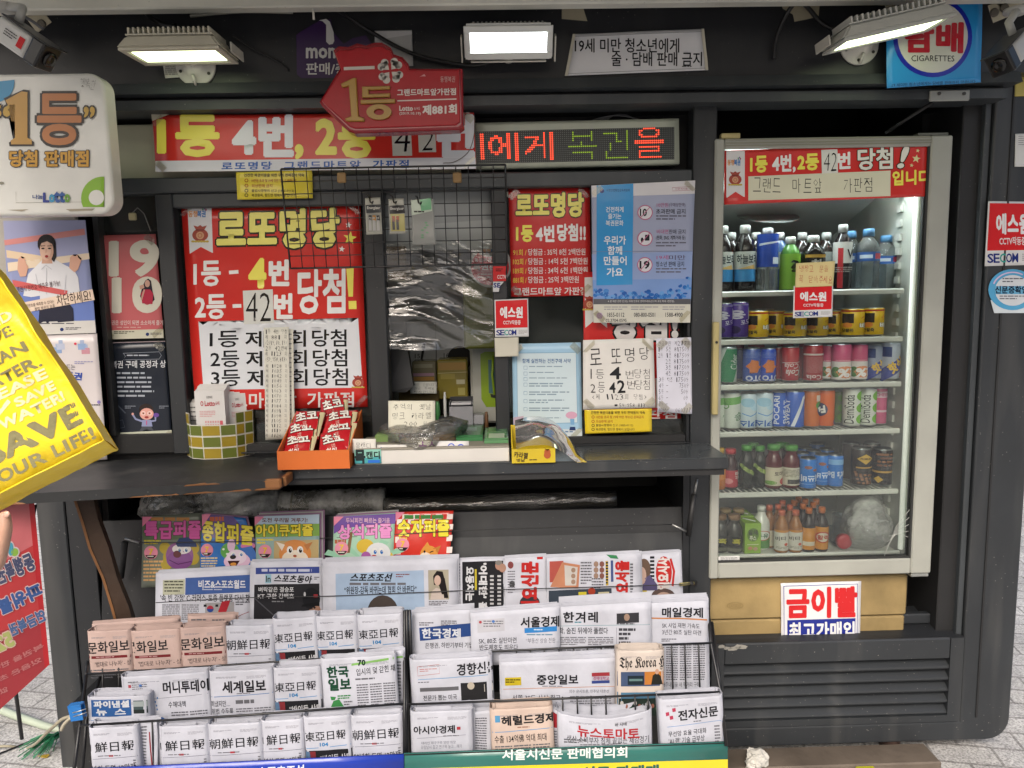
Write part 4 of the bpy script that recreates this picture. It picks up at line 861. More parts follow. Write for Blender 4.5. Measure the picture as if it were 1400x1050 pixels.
s.text('당첨', 1175, 203, 1221, 231, '#f2efe4', .03, 3, out=[('#3a2c12', .035)], dy=-2); s.text('!', 1229, 201, 1242, 229, '#f2efe4', .03, 3, out=[('#3a2c12', .03)], shear=.25)
for x, y, r in ((1253, 217, 6), (1255, 206, 2.8), (1247, 226, 2.8)): s.star(x, y, r, '#e9e2a8', 2, 10)
s.quadr([(1024, 241), (1219, 233), (1219, 268), (1024, 274)], '#e2e0c6', 1); s.text('그랜드 마트앞  가판점', 1029, 243, 1196, 263, '#3a3a38', -.012, 2, hand=.55)
s.text('입니다.', 1222, 233, 1276, 252, '#fbf060', .04, 2, dy=-2.5)
s.finish('banner', 'red banner across the top of the fridge door with a handwritten cream card', 'banner')
s = SH([(1088, 360), (1141, 357), (1139, 391), (1087, 393)], FD + .0105, 'paper', .002); s.base('#e0cf94'); s.text('냉장고 문을', 1092, 363, 1132, 372, '#b83a2e', -.01, 1, hand=.6); s.text('꼭 닫아주세요', 1091, 377, 1138, 387, '#b83a2e', -.01, 1, hand=.6)
s.finish('note', 'cream note in red handwriting taped above a security sticker on the fridge glass', 'note')
guard_sticker([(1085, 391), (1139, 389), (1138, 433), (1084, 435)], FD + .012, 'red and white security sticker in the middle of the fridge glass')
s = SH([(982, 761), (1011, 760), (1012, 772), (982, 773)], FD + .0125, 'paper', 0); s.base('#d6d6d2'); s.greek(985, 762, 1008, 770, 5, '#55555a', 1, .4); s.finish('sticker', 'tiny white printed label in the bottom corner of the fridge glass', 'sticker')
sc = MB()
for k in range(5):
    p0 = P(1207 + k * 2, 765 - k * 8, FD + .0135); p1 = P(1255, 683 + k * 14, FD + .0135); pm = (p0 + p1) / 2 + Vector((-.012, 0, .014)); sc.tube([p0, pm, p1], .0006, M('#cfd2cc', 'paper'), 4)
sc.build('tape_crease', dr)
s = SH([(1067, 797), (1177, 794), (1175, 884), (1068, 886)], 2.2325, 'gloss', .002); s.base('#dedee0')
s.line([(1071, 801), (1172, 798), (1171, 884), (1072, 885), (1071, 801)], 1, '#2a3a8a', 1)
s.text('금이빨', 1076, 804, 1170, 843, '#cc1f22', .05, 2, dy=-2); s.quadr([(1076, 848), (1169, 845), (1168, 882), (1076, 884)], '#1c2a86', 1); s.text('최고가매입', 1079, 851, 1167, 872, '#dedee0', .04, 2, dy=-2)
s.finish('notice', 'white notice with fat red letters over a navy strip below the fridge', 'notice')

# ---------------- drinks ----------------
TOP = M('#a9acab', 'metal', .3, .9)
def cylsheet(c, r, z0, z1, kind='tin'):
    c = Vector(c)
    def warp(u, v, h):
        t = (u - .5) * math.pi * 1.06; q = r + h
        return Vector((c.x + q * math.sin(t), c.y - q * math.cos(t), z1 + (z0 - z1) * v))
    s = Sheet(R4(0, 0, 100, 100), warp=warp, kind=kind, step=.3); return s
def place(px, w, ytop, Y, row):
    z = SZ[row] + .0012; x = P(px, 500 if row > 1 else 400, Y).x
    ym = ytop
    a = P(px - w / 2, ym, Y); b = P(px + w / 2, ym, Y); r = (b - a).length / 2
    x = (a.x + b.x) / 2; h = P(px, ytop, Y).z - z
    return Vector((x, Y, z)), r, h
def can(px, w, ytop, Y, row, colour, art, label, cat='can', group=None, flip=False, name='drink_can'):
    c, r, h = place(px, w, ytop, Y, row)
    s = cylsheet(c, r + .0002, c.z + h * .05, c.z + h * .93)
    m = s.col(colour)
    s.lathe([(r * .78, .002), (r * .84, 0), (r, h * .05), (r, h * .93), (r * .93, h * .965), (r * .86, h * .985)], c, m, 28, mats=[TOP, TOP, m, m, TOP])
    if art: art(s)
    o = s.finish(name, label, cat, group)
    t = MB(); t.lathe([(r * .84, h * .985), (r * .87, h), (r * .84, h * 1.0), (r * .80, h * .985), (r * .3, h * .985)], c, TOP, 28)
    t.box(c.x - r * .12, c.y - r * .3, c.z + h * .986, c.x + r * .12, c.y + r * .25, c.z + h * .996, TOP); t.build('can_lid', o)
    return o
def bottle(px, w, ytop, Y, row, body, cap, art, label, shape='pet', group=None, fill=None, name='bottle', capr=.5):
    c, r, h = place(px, w, ytop, Y, row)
    hb = h * .90
    if shape == 'pet': prof = [(r * .8, 0), (r, h * .03), (r, h * .16), (r * .96, h * .19), (r, h * .22), (r, h * .5), (r * .96, h * .53), (r, h * .56), (r * .97, h * .66), (r * .8, h * .76), (r * .5, h * .84), (r * .42, h * .87), (r * .42, hb)]
    elif shape == 'jar': prof = [(r * .85, 0), (r, h * .04), (r, h * .55), (r * .93, h * .66), (r * .68, h * .76), (r * .6, h * .82), (r * .66, h * .84), (r * .66, hb)]
    else: prof = [(r * .9, 0), (r, h * .03), (r, h * .58), (r * .9, h * .66), (r * .55, h * .78), (r * .42, h * .86), (r * .42, hb)]
    s = cylsheet(c, r + .0004, c.z + h * .02, c.z + h * .6, 'gloss')
    m = s.col(body) if isinstance(body, str) else body
    if isinstance(body, str): m = M(body, 'plastic', .12)
    s.lathe(prof, c, m, 24)
    if art: art(s)
    o = s.finish(name, label, 'bottle', group)
    t = MB(); cr = r * (.5 if shape == 'pet' else .72 if shape == 'jar' else .5); n = 20
    t.lathe([(cr, hb - h * .025), (cr, h * .975), (cr * .9, h), (cr * .3, h)], c, M(cap, 'plastic', .3), n)
    t.build('cap', o)
    return o
def stripes(*bands):
    def f(s):
        for v0, v1, c in bands: s.rect(0, v0, 100, v1, c, 1)
    return f
FR, BK = 2.325, 2.40
# --- row 1: bottles
def tea(s): s.rect(0, 0, 100, 46, '#b9bdb6', 1); s.rect(0, 46, 100, 78, '#3f86bb', 1); s.text('하늘보리', 18, 8, 82, 32, '#25303a', .02, 2); s.poly([(20, 46), (70, 34), (76, 46)], '#c9a86a', 2)
bottle(989, 27, 309, FR, 0, '#1c1513', '#d6d8d6', tea, 'first barley tea bottle with white cap in the fridge corner'); bottle(1019, 28, 308, FR, 0, '#1c1513', '#d6d8d6', tea, 'second barley tea bottle with white cap, beside the blue ion drink bottle')
bottle(1050, 28, 312, FR, 0, clear('clear_bottle', .6, '#dfe9ee', dirt=.12), '#d8dade', lambda s: (s.rect(0, -52, 100, 38, '#2447a4', 1), s.quadr([(15, -26), (85, -34), (85, -30), (15, -20)], '#d8dfe8', 2), s.rect(55, 12, 90, 30, '#d0d8e2', 2)), 'blue wrapped ion drink bottle with white cap on the top shelf')
bottle(1081, 27, 324, FR, 0, '#4d7f33', '#d6d8d2', lambda s: (s.rect(0, -14, 100, 100, '#7fae3c', 1), s.text('?', 44, 8, 64, 44, '#27301a', .03, 2)), 'lime green wrapped bottle with white cap on the top shelf')
bottle(1112, 32, 322, FR, 0, '#17130f', '#d6d8d6', lambda s: (s.rect(0, -10, 100, 60, '#1a1816', 1), s.rect(20, -8, 80, 2, '#b28d3c', 2), s.text('차', 36, 8, 64, 34, '#c9c6bc', .04, 2)), 'black labelled tea bottle behind the cream note')
bottle(1153, 25, 307, FR, 0, '#241d1e', '#cfd1cf', lambda s: (s.rect(0, -22, 100, 34, '#cfcfca', 1), s.text('W', 52, -2, 94, 22, '#20201f', .01, 2), s.rect(24, -6, 40, 100, '#b0343a', 2), s.rect(0, 34, 100, 100, '#211f20', 1), s.greek(10, 44, 90, 60, 3, '#9a9894', 2)), 'dark bottle with a white label reading W and red strip')
WB = clear('water_bottle', .8, '#cfdbe2', dirt=.10, wrinkle=.3, wscale=60)
for px, yt, Yb, lb in ((1163, 316, BK, 'clear water bottle with blue cap half behind the dark W bottle'), (1188, 313, FR, 'clear water bottle with blue cap at the end of the top shelf'), (1212, 322, BK, 'clear water bottle behind the others by the fridge wall')):
    bottle(px, 30, yt, Yb, 0, WB, '#5f95c4', lambda s: (s.rect(0, -2, 100, 24, '#3a62a8', 1), s.rect(55, 2, 78, 18, '#b8344a', 2), s.rect(15, 6, 48, 16, '#c9d6e6', 2)), lb)
for px in (1000, 1034, 1066, 1097, 1130):
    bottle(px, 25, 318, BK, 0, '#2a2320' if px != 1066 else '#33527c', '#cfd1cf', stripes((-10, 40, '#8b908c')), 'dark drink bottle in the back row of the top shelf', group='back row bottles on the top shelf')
# --- row 2
def pur(s): s.text('웅', 8, 20, 58, 44, '#c6c2d2', .05, 2); s.text('포도', 45, 48, 80, 60, '#cfcada', 0, 2, rot=-8); s.rect(74, 10, 94, 46, '#b9b6c6', 2); s.rect(0, 0, 100, 4, '#8f86b0', 1); s.ell(26, 78, 20, 12, '#2a1a4a', 1)
can(990, 24, 414, FR, 1, '#4a3482', pur, 'purple grape drink can partly hidden by the fridge door edge'); can(1011, 25, 412, FR - .002, 1, '#4a3482', pur, 'purple grape drink can standing beside the yellow cans')
def porr(s):
    s.rect(0, 0, 100, 7, '#a8381e', 1); s.rect(8, 14, 40, 52, '#2b2216', 2); s.ell(24, 60, 13, 10, '#c77a2e', 2); s.text('단팥죽', 10, 74, 40, 88, '#2b2216', .03, 2); s.text('비비', 56, 52, 98, 72, '#e9e6d8', .04, 3, out=[('#5a4a1a', .05)]); s.line([(60, 34), (70, 26), (82, 34), (70, 40)], 2.5, '#a8381e', 2)
yl = ['yellow porridge can beside the purple cans', 'yellow porridge can set back behind the first one', 'yellow porridge can under the security sticker', 'yellow porridge can behind the sticker, turned to its plain side', 'yellow porridge can half hidden by its neighbour near the middle', 'last but one yellow porridge can on its shelf', 'last yellow porridge can before the empty end of the shelf']
for (px, w, yt, Y), lb in zip(((1036, 29, 424, FR), (1061, 27, 424, BK - .02), (1087, 30, 426, FR), (1117, 29, 428, FR + .02), (1142, 27, 424, BK - .02), (1166, 30, 421, FR), (1194, 28, 420, FR)), yl):
    can(px, w, yt, Y, 1, '#d3ad1c', porr, lb, group='yellow porridge cans')
for px in (1046, 1102, 1152, 1180): can(px, 26, 422, 2.47, 1, '#d3ad1c', None, 'plain yellow can in the back row of its shelf', group='back row yellow cans')
# --- row 3
def cid(s): s.text('Cider', 52, 16, 78, 62, '#d2dcd4', .0, 2, rot=-90); s.quadr([(40, 0), (100, 0), (62, 100), (0, 100)], '#1d7a4c', 1)
can(994, 27, 473, FR, 2, '#b9c6bf', cid, 'green and silver soda can with slanting script')
def blu(s): s.poly([(20, 52), (35, 40), (40, 30), (52, 44), (64, 34), (66, 50), (84, 52), (66, 60), (60, 72), (46, 64), (34, 74), (34, 60)], '#c9702c', 2); s.text('OTO', 22, 82, 88, 98, '#c6cce0', .04, 2, rot=180); s.greek(20, 8, 80, 26, 4, '#6a86c4', 2, .3)
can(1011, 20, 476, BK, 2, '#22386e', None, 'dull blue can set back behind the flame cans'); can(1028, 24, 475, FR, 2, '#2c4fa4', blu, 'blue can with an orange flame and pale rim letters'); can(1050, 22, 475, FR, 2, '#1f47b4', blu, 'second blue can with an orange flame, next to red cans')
def col_(s): s.text('Cola', 20, 46, 70, 62, '#d9c6c4', .01, 2, rot=180, shear=.3); s.rect(74, 56, 94, 88, '#c4b4b2', 2); s.line([(8, 44), (92, 42)], 1.5, '#d9c6c4', 2); s.text('Cola', 25, 66, 75, 84, '#d9c6c4', .02, 2, rot=180, shear=.3)
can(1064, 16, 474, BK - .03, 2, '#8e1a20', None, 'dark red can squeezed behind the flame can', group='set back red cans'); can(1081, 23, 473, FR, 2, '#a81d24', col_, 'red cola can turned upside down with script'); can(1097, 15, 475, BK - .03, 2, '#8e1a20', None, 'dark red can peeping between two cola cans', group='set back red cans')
can(1112, 26, 470, FR - .01, 2, '#9a2228', lambda s: (s.rect(5, 20, 95, 25, '#cfc4c0', 2), s.greek(18, 30, 86, 78, 14, '#c88a88', 2, .3), s.text('Cola', 20, 84, 66, 97, '#d9c6c4', .02, 2, rot=180)), 'red cola can showing its ingredient panel')
def pk(s): s.rect(0, 46, 100, 100, '#d9d3d0', 1); s.ell(52, 78, 34, 18, '#d98a5a', 2); s.ell(20, 78, 18, 16, '#4a7a3c', 2); s.text('2%', 30, 68, 92, 92, '#e9e4e2', .045, 3, rot=180); s.greek(20, 42, 80, 45, 1, '#e9c6cc', 2, .4)
for px, w, yt, Y, lb in ((1133, 18, 471, FR + .03, 'pink peach drink can tucked behind the cola can'), (1151, 25, 469, FR - .006, 'middle one of the three pink peach drink cans'), (1175, 22, 469, FR, 'pink peach drink can beside the silver energy cans')): can(px, w, yt, Y, 2, '#c45478', pk, lb, group='pink peach drink cans')
def en(s): s.quadr([(0, 78), (100, 20), (100, 62), (0, 118)], '#24388c', 1); s.text('핫식', 30, 46, 80, 76, '#d9b23a', .05, 2, rot=-35); s.rect(10, 6, 40, 36, '#2c3a6a', 1); s.text('스', 70, 82, 96, 97, '#c33a3a', .04, 2)
can(1196, 23, 470, FR + .02, 2, '#8e97ac', en, 'silver and blue energy drink can beside the pink cans'); can(1218, 25, 467, FR, 2, '#a9b0be', en, 'silver and blue energy drink can at the end of its shelf')
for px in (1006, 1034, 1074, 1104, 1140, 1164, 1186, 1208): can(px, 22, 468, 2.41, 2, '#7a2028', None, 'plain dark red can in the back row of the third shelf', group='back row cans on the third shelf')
# --- row 4
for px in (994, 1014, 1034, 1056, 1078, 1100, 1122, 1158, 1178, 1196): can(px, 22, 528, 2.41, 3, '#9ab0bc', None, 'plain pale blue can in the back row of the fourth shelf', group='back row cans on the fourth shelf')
def sol(s): s.quadr([(0, 12), (100, 2), (100, 24), (0, 34)], '#6aa652', 1); s.text('솔', 50, 52, 88, 76, '#3a7a4a', .0, 2, rot=-12); s.ell(18, 34, 14, 9, '#5a9a4a', 2, 16, hole=.7)
can(985, 22, 536, FR + .02, 3, '#c3ccc0', sol, 'white pine drink can with green stripe at the fridge edge'); can(1001, 23, 535, FR, 3, '#c9d0c8', sol, 'white pine drink can with green stripe beside the milky soda')
def mil(s): s.text('밀키스', 14, 78, 90, 96, '#2c5fae', .045, 2, rot=180); s.ell(40, 22, 26, 14, '#9cc4dc', 1); s.ell(70, 36, 22, 12, '#b4d4e6', 1); s.line([(20, 56), (50, 64), (84, 52)], 3, '#6a9ad0', 2)
can(1023, 23, 536, FR, 3, '#c3d3dc', mil, 'first pale blue milky soda can'); can(1045, 24, 535, FR, 3, '#c3d3dc', mil, 'second pale blue milky soda can, next to the royal blue cans')
can(1065, 21, 534, FR + .01, 3, '#2f5fc0', lambda s: (s.text('POCARI', 22, 6, 42, 92, '#d6dde8', .02, 2, rot=-90), s.text('SWEAT', 58, 20, 78, 92, '#d6dde8', .02, 2, rot=-90)), 'royal blue can with two white vertical words')
can(1087, 25, 533, FR - .006, 3, '#2f5fc0', lambda s: (s.quadr([(66, 10), (78, 6), (40, 98), (28, 98)], '#d6dde8', 1), s.quadr([(78, 6), (98, 4), (98, 10), (66, 20)], '#d6dde8', 1), s.text('SWEAT', 6, 18, 24, 92, '#d6dde8', .02, 2, rot=-90)), 'royal blue can with a white wave')
def fan(s): s.ell(86, 52, 26, 20, '#1f2a54', 2); s.text('Fa', 66, 42, 98, 62, '#e6e2dc', .05, 3, rot=170); s.ell(70, 38, 16, 12, '#4a8a3a', 1); s.rect(56, 8, 76, 26, '#d9cfc4', 2)
can(1110, 22, 532, FR, 3, '#c96a2a', fan, 'orange soda can beside the blue wave can'); can(1130, 22, 531, FR, 3, '#cf5f1c', lambda s: (s.ell(16, 52, 28, 20, '#1f2a54', 2), s.text('Fa', 4, 42, 34, 62, '#e6e2dc', .05, 3, rot=170), s.rect(70, 84, 92, 96, '#3a3a7a', 2)), 'orange soda can beside the apple soda')
def demi(s):
    for v in (16, 50, 82): s.ell(76, v, 23, 14, '#6fae2c', 2); s.ell(77, v, 2.5, 2, '#37451c', 3)
    s.text('DemiSoda', 12, 12, 46, 94, '#23272a', .0, 2, rot=-90)
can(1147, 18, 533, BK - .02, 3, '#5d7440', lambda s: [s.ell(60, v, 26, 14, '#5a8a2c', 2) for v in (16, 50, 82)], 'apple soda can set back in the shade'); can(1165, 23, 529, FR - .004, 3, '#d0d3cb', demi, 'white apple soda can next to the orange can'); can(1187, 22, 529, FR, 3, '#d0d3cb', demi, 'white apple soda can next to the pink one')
can(1203, 19, 529, FR + .02, 3, '#c2567e', lambda s: (s.rect(0, 4, 100, 22, '#d6b8c4', 1), s.text('CHEER', 20, 8, 80, 18, '#b04a72', .02, 2), s.rect(0, 60, 100, 66, '#d6b8c4', 1)), 'pink soda can at the end of the apple soda row')
# --- row 5
bottle(984, 18, 612, FR, 4, '#c9772c', '#c9a23a', stripes((20, 60, '#d68a3a')), 'orange juice bottle at the counter corner', 'jar')
bottle(999, 20, 613, FR, 4, '#3a1c1e', '#b8303a', lambda s: (s.rect(0, 20, 100, 92, '#b42a36', 1), s.text('석류', 60, 26, 90, 60, '#e0c9c4', .02, 2, rot=-90), s.ell(34, 66, 18, 12, '#d98a8a', 2)), 'small red labelled bottle with a red cap', 'jar')
def grn(s):
    for i in range(9): s.ell(20 + (i * 37) % 66, 8 + (i * 23) % 40, 9, 7, ['#8aa04a', '#a9b86a', '#6a8440'][i % 3], 2)
bottle(1021, 20, 608, FR, 4, '#20261f', '#4f9a3c', grn, 'first dark plum juice bottle with a green cap', 'jar'); bottle(1039, 18, 609, FR + .01, 4, '#20261f', '#4f9a3c', grn, 'second dark plum juice bottle with a green cap', 'jar')
def tom(s): s.rect(0, 18, 100, 90, '#cfc6ad', 1); s.text('토마토', 44, 34, 90, 50, '#3a2a22', .02, 2); s.ell(82, 74, 20, 14, '#b8383a', 2); s.ell(30, 78, 22, 8, '#6a9a3a', 2)
bottle(1058, 24, 607, FR, 4, '#5c1e22', '#4f9a3c', tom, 'red tomato juice bottle with green cap and front label', 'jar')
bottle(1082, 24, 608, FR, 4, '#5c1e22', '#4f9a3c', lambda s: (s.rect(0, 18, 100, 90, '#cdc8b4', 1), s.greek(14, 26, 86, 58, 6, '#6a655a', 2, .4), s.rect(30, 66, 78, 84, '#3a3834', 2)), 'red tomato juice bottle with green cap showing its barcode side', 'jar')
for px in (1030, 1068, 1072): bottle(px, 20, 605, BK, 4, '#3a2422', '#4f9a3c', None, 'green capped juice bottle in the back row', 'jar', group='back row juice bottles')
def lets(s): s.text('레쓰비', 14, 52, 90, 76, '#c6d6ea', .04, 2, rot=180); s.ell(40, 24, 14, 6, '#8a5a4a', 2); s.ell(66, 34, 10, 5, '#8a5a4a', 2); s.rect(0, 84, 100, 86, '#6a9ad8', 1)
can(1105, 22, 625, FR - .02, 4, '#2e74c4', lets, 'blue coffee can standing foremost in its cluster'); can(1124, 20, 620, FR + .01, 4, '#2e74c4', lets, 'blue coffee can behind the foremost one')
can(1142, 21, 620, FR - .006, 4, '#2e74c4', lambda s: (s.text("Let's Be", 12, 50, 92, 72, '#c6d6ea', .03, 2, rot=180), s.rect(12, 8, 90, 26, '#7fb0e0', 2)), 'blue coffee can with white script beside the dark coffees')
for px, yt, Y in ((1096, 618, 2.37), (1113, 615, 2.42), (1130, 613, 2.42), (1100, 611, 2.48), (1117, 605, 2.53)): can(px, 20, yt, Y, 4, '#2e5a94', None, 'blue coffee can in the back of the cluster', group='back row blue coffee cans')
def prem(s): s.poly([(50, 8), (76, 22), (50, 38), (24, 22)], '#c9a23a', 2); s.text('PREMIUM', 34, 19, 66, 25, '#2a2018', .02, 3); s.rect(22, 46, 80, 50, '#b08a3c', 2); [s.ell(20 + (i * 17) % 64, 62 + (i * 11) % 34, 5, 3, ['#7a5236', '#8e6444'][i % 2], 2, 8) for i in range(22)]
can(1178, 26, 611, FR, 4, '#2c2726', prem, 'dark coffee can with a yellow diamond'); can(1207, 25, 612, FR, 4, '#1f1a18', lambda s: ([s.ell(22 + (i * 19) % 62, 8 + (i * 11) % 44, 6, 3.5, ['#8a5c3a', '#6e452c'][i % 2], 2, 8) for i in range(26)], s.rect(0, 58, 100, 64, '#b08a3c', 2), s.poly([(10, 84), (26, 74), (40, 84), (26, 95)], '#c9a23a', 2)), 'dark coffee can with a brown bean picture and gold band')
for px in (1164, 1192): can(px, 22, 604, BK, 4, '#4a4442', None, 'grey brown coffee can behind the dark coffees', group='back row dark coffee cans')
# --- floor row
def jr(s): s.ell(50, 46, 34, 26, '#22241f', 2); s.text('흑', 36, 34, 64, 58, '#b9b23a', .04, 3); s.rect(0, 78, 100, 92, '#6a6a5a', 1)
for px, Y, lb in ((985, FR - .01, 'dark bean drink jar in the bottom corner of the fridge'), (1004, FR - .02, 'dark bean drink jar beside the lime green carton')): bottle(px, 23, 703, Y, 5, '#3a3a36', '#8a6a4a', jr, lb, 'jar')
for px in (992, 1010): bottle(px, 21, 695, BK, 5, '#33332f', '#a58a5a', None, 'dark jar in the back of the fridge floor', 'jar', group='back row dark jars')
def carton(px, w, ytop, Y, lb):
    c, r, h = place(px, w, ytop, Y, 5); q = [(c.x - r, c.y - r, c.z + h), (c.x + r, c.y - r, c.z + h), (c.x + r, c.y - r, c.z), (c.x - r, c.y - r, c.z)]
    s = Sheet(R4(0, 0, 100, 100), pts=q, kind='gloss', wav=0, step=.3); g_ = M('#8fb63a', 'gloss'); s.box(c.x - r, c.y - r + .0002, c.z, c.x + r, c.y + r * 1.6, c.z + h, g_, .001)
    s.text('알새', 22, 22, 76, 38, '#25331a', .04, 2); s.ell(50, 38, 36, 22, '#5a7a2a', 1); s.text('주스', 30, 42, 70, 56, '#e0e0cc', .03, 2); s.ell(34, 82, 14, 6, '#c98a6a', 2); s.ell(66, 84, 14, 6, '#c9a08a', 2); s.rect(15, 68, 85, 71, '#cfd6a8', 2)
    o = s.finish('juice_carton', lb, 'carton'); t = MB(); t.tube([(c.x + r * .5, c.y - r * .3, c.z + h + .0005), (c.x - r * .6, c.y + r, c.z + h + .0005)], .0022, M('#dfe4da', 'plastic'), 6); t.build('straw', o)
carton(1026, 22, 712, FR - .02, 'lime green juice carton standing on the fridge floor'); carton(1016, 22, 702, BK, 'second lime green carton behind the first one')
bottle(1041, 23, 691, FR + .01, 5, '#d6d8d0', '#c9ccc6', lambda s: (s.rect(0, 40, 100, 96, '#4d8a3c', 1), s.ell(46, 44, 34, 20, '#d9dcd4', 2), s.ell(46, 44, 34, 20, '#b8543a', 3, 20, hole=.86), s.text('두유', 26, 36, 66, 54, '#2a6a4a', .03, 3)), 'white soy drink bottle with a green leafy band', 'neck')
def vit(s): s.rect(0, 16, 100, 92, '#cfccc0', 1); s.rect(0, 8, 100, 18, '#c9862c', 1); s.text('비타', 14, 34, 60, 50, '#3a3a34', .02, 2, rot=-6); s.ell(60, 66, 8, 6, '#c9543a', 2); s.greek(18, 76, 84, 86, 2, '#7a7a70', 2, .4)
for px, lb in ((1069, 'first amber vitamin bottle with a white label and coral cap'), (1088, 'second amber vitamin bottle with a white label, next to the dark ones')): bottle(px, 19, 697, FR - .03, 5, '#9a642c', '#c9694a', vit, lb, 'neck')
bottle(1106, 18, 694, FR - .03, 5, '#221a14', '#cf7026', lambda s: (s.rect(0, 6, 100, 92, '#cf8a22', 1), s.rect(15, 60, 70, 76, '#d9cfb8', 2)), 'dark tonic bottle with a plain orange label', 'neck')
bottle(1124, 18, 693, FR - .03, 5, '#221a14', '#cf7026', lambda s: (s.rect(0, 4, 100, 92, '#cf8a22', 1), s.ell(46, 44, 36, 22, '#d9cfb8', 2), s.ell(46, 44, 36, 22, '#b8432c', 3, 20, hole=.8), s.text('활력', 22, 36, 70, 54, '#b8432c', .03, 3)), 'dark tonic bottle with a round red emblem on its orange label', 'neck')
for i, (px, yt, Y) in enumerate(((1052, 690, 2.345), (1064, 689, 2.345), (1080, 690, 2.345), (1098, 688, 2.345), (1112, 686, 2.345), (1070, 684, 2.39), (1086, 684, 2.39), (1101, 682, 2.39), (1116, 682, 2.39), (1092, 679, 2.44))):
    bottle(px, 17, yt, Y, 5, '#8a5a2c' if i in (0, 1, 2, 5) else '#241b15', '#c9603a' if i in (0, 1, 2, 5) else '#cf7026', stripes((30, 95, '#cfc6ad' if i in (0, 1, 2, 5) else '#c9862c')), 'orange capped bottle in the rows behind the front four', 'neck', group='back row orange capped bottles')
# jar lying down and carrier bag
c = P(1154, 737, 2.30); b = MB(); T = Matrix.Rotation(RAD(90), 4, 'X') @ Matrix.Rotation(RAD(0), 4, 'Y')
rr = .0245; c.z = SZ[5] + rr + .002
b.lathe([(rr, -.10), (rr, -.02), (rr * .9, -.012)], c, clear('clear_bottle'), 24, T); o = tag(b.build('jar'), 'clear jar lying on its side on the fridge floor, red lid outwards', 'jar')
b = MB(); b.lathe([(rr * 1.02, -.012), (rr * 1.02, .004), (rr * .9, .008), (rr * .2, .007)], c, M('#b5323a', 'plastic'), 28, T); b.build('lid', o)
def crumple(name, pts, mat, label, cat, amp=.012, sub=4, seed=1, freq=22, mids=()):
    """a crushed plastic bag grown from a hull of points"""
    bm = bmesh.new(); [bm.verts.new(p) for p in pts]; bmesh.ops.convex_hull(bm, input=bm.verts[:])
    bmesh.ops.triangulate(bm, faces=bm.faces[:])
    for _ in range(sub): bmesh.ops.subdivide_edges(bm, edges=bm.edges[:], cuts=1, use_grid_fill=True, smooth=.6 if _ < 2 else 0); 
    bm.normal_update()
    for v in bm.verts:
        q = v.co * freq + Vector((seed * 7.1, 0, seed)); n = noise.noise(q) + .6 * noise.noise(q * 2.3) + .4 * abs(noise.noise(q * 4.1))
        v.co += v.normal * amp * n
    b = MB(); b.bm(bm, mat, None, 'tissue' not in name); return tag(b.build(name), label, cat)
FILM = clear('plastic_bag', 1.6, '#e9ecea', rough=.12, dirt=.36, ior=1.5, wrinkle=.8, wscale=40, film=.04, dcol=.88)
hull = [P(1162, 742, 2.30), P(1212, 742, 2.30), P(1165, 690, 2.34), P(1210, 700, 2.34), P(1188, 682, 2.33), P(1170, 700, 2.40), P(1206, 705, 2.42), P(1215, 725, 2.36), P(1175, 738, 2.4)]
crumple('plastic_bag', hull, FILM, 'white translucent carrier bag slumped on the fridge floor', 'plastic bag', .012, 3, 2, 30)
b = MB(); c0 = P(1150, 727, 2.38); c0.z = SZ[5] + .001
b.lathe([(.026, 0), (.03, .09), (.032, .092), (.0295, .09), (.0255, .004)], c0, clear('clear_bottle'), 20); tag(b.build('plastic_cup'), 'clear plastic cup standing behind the lying jar', 'cup')
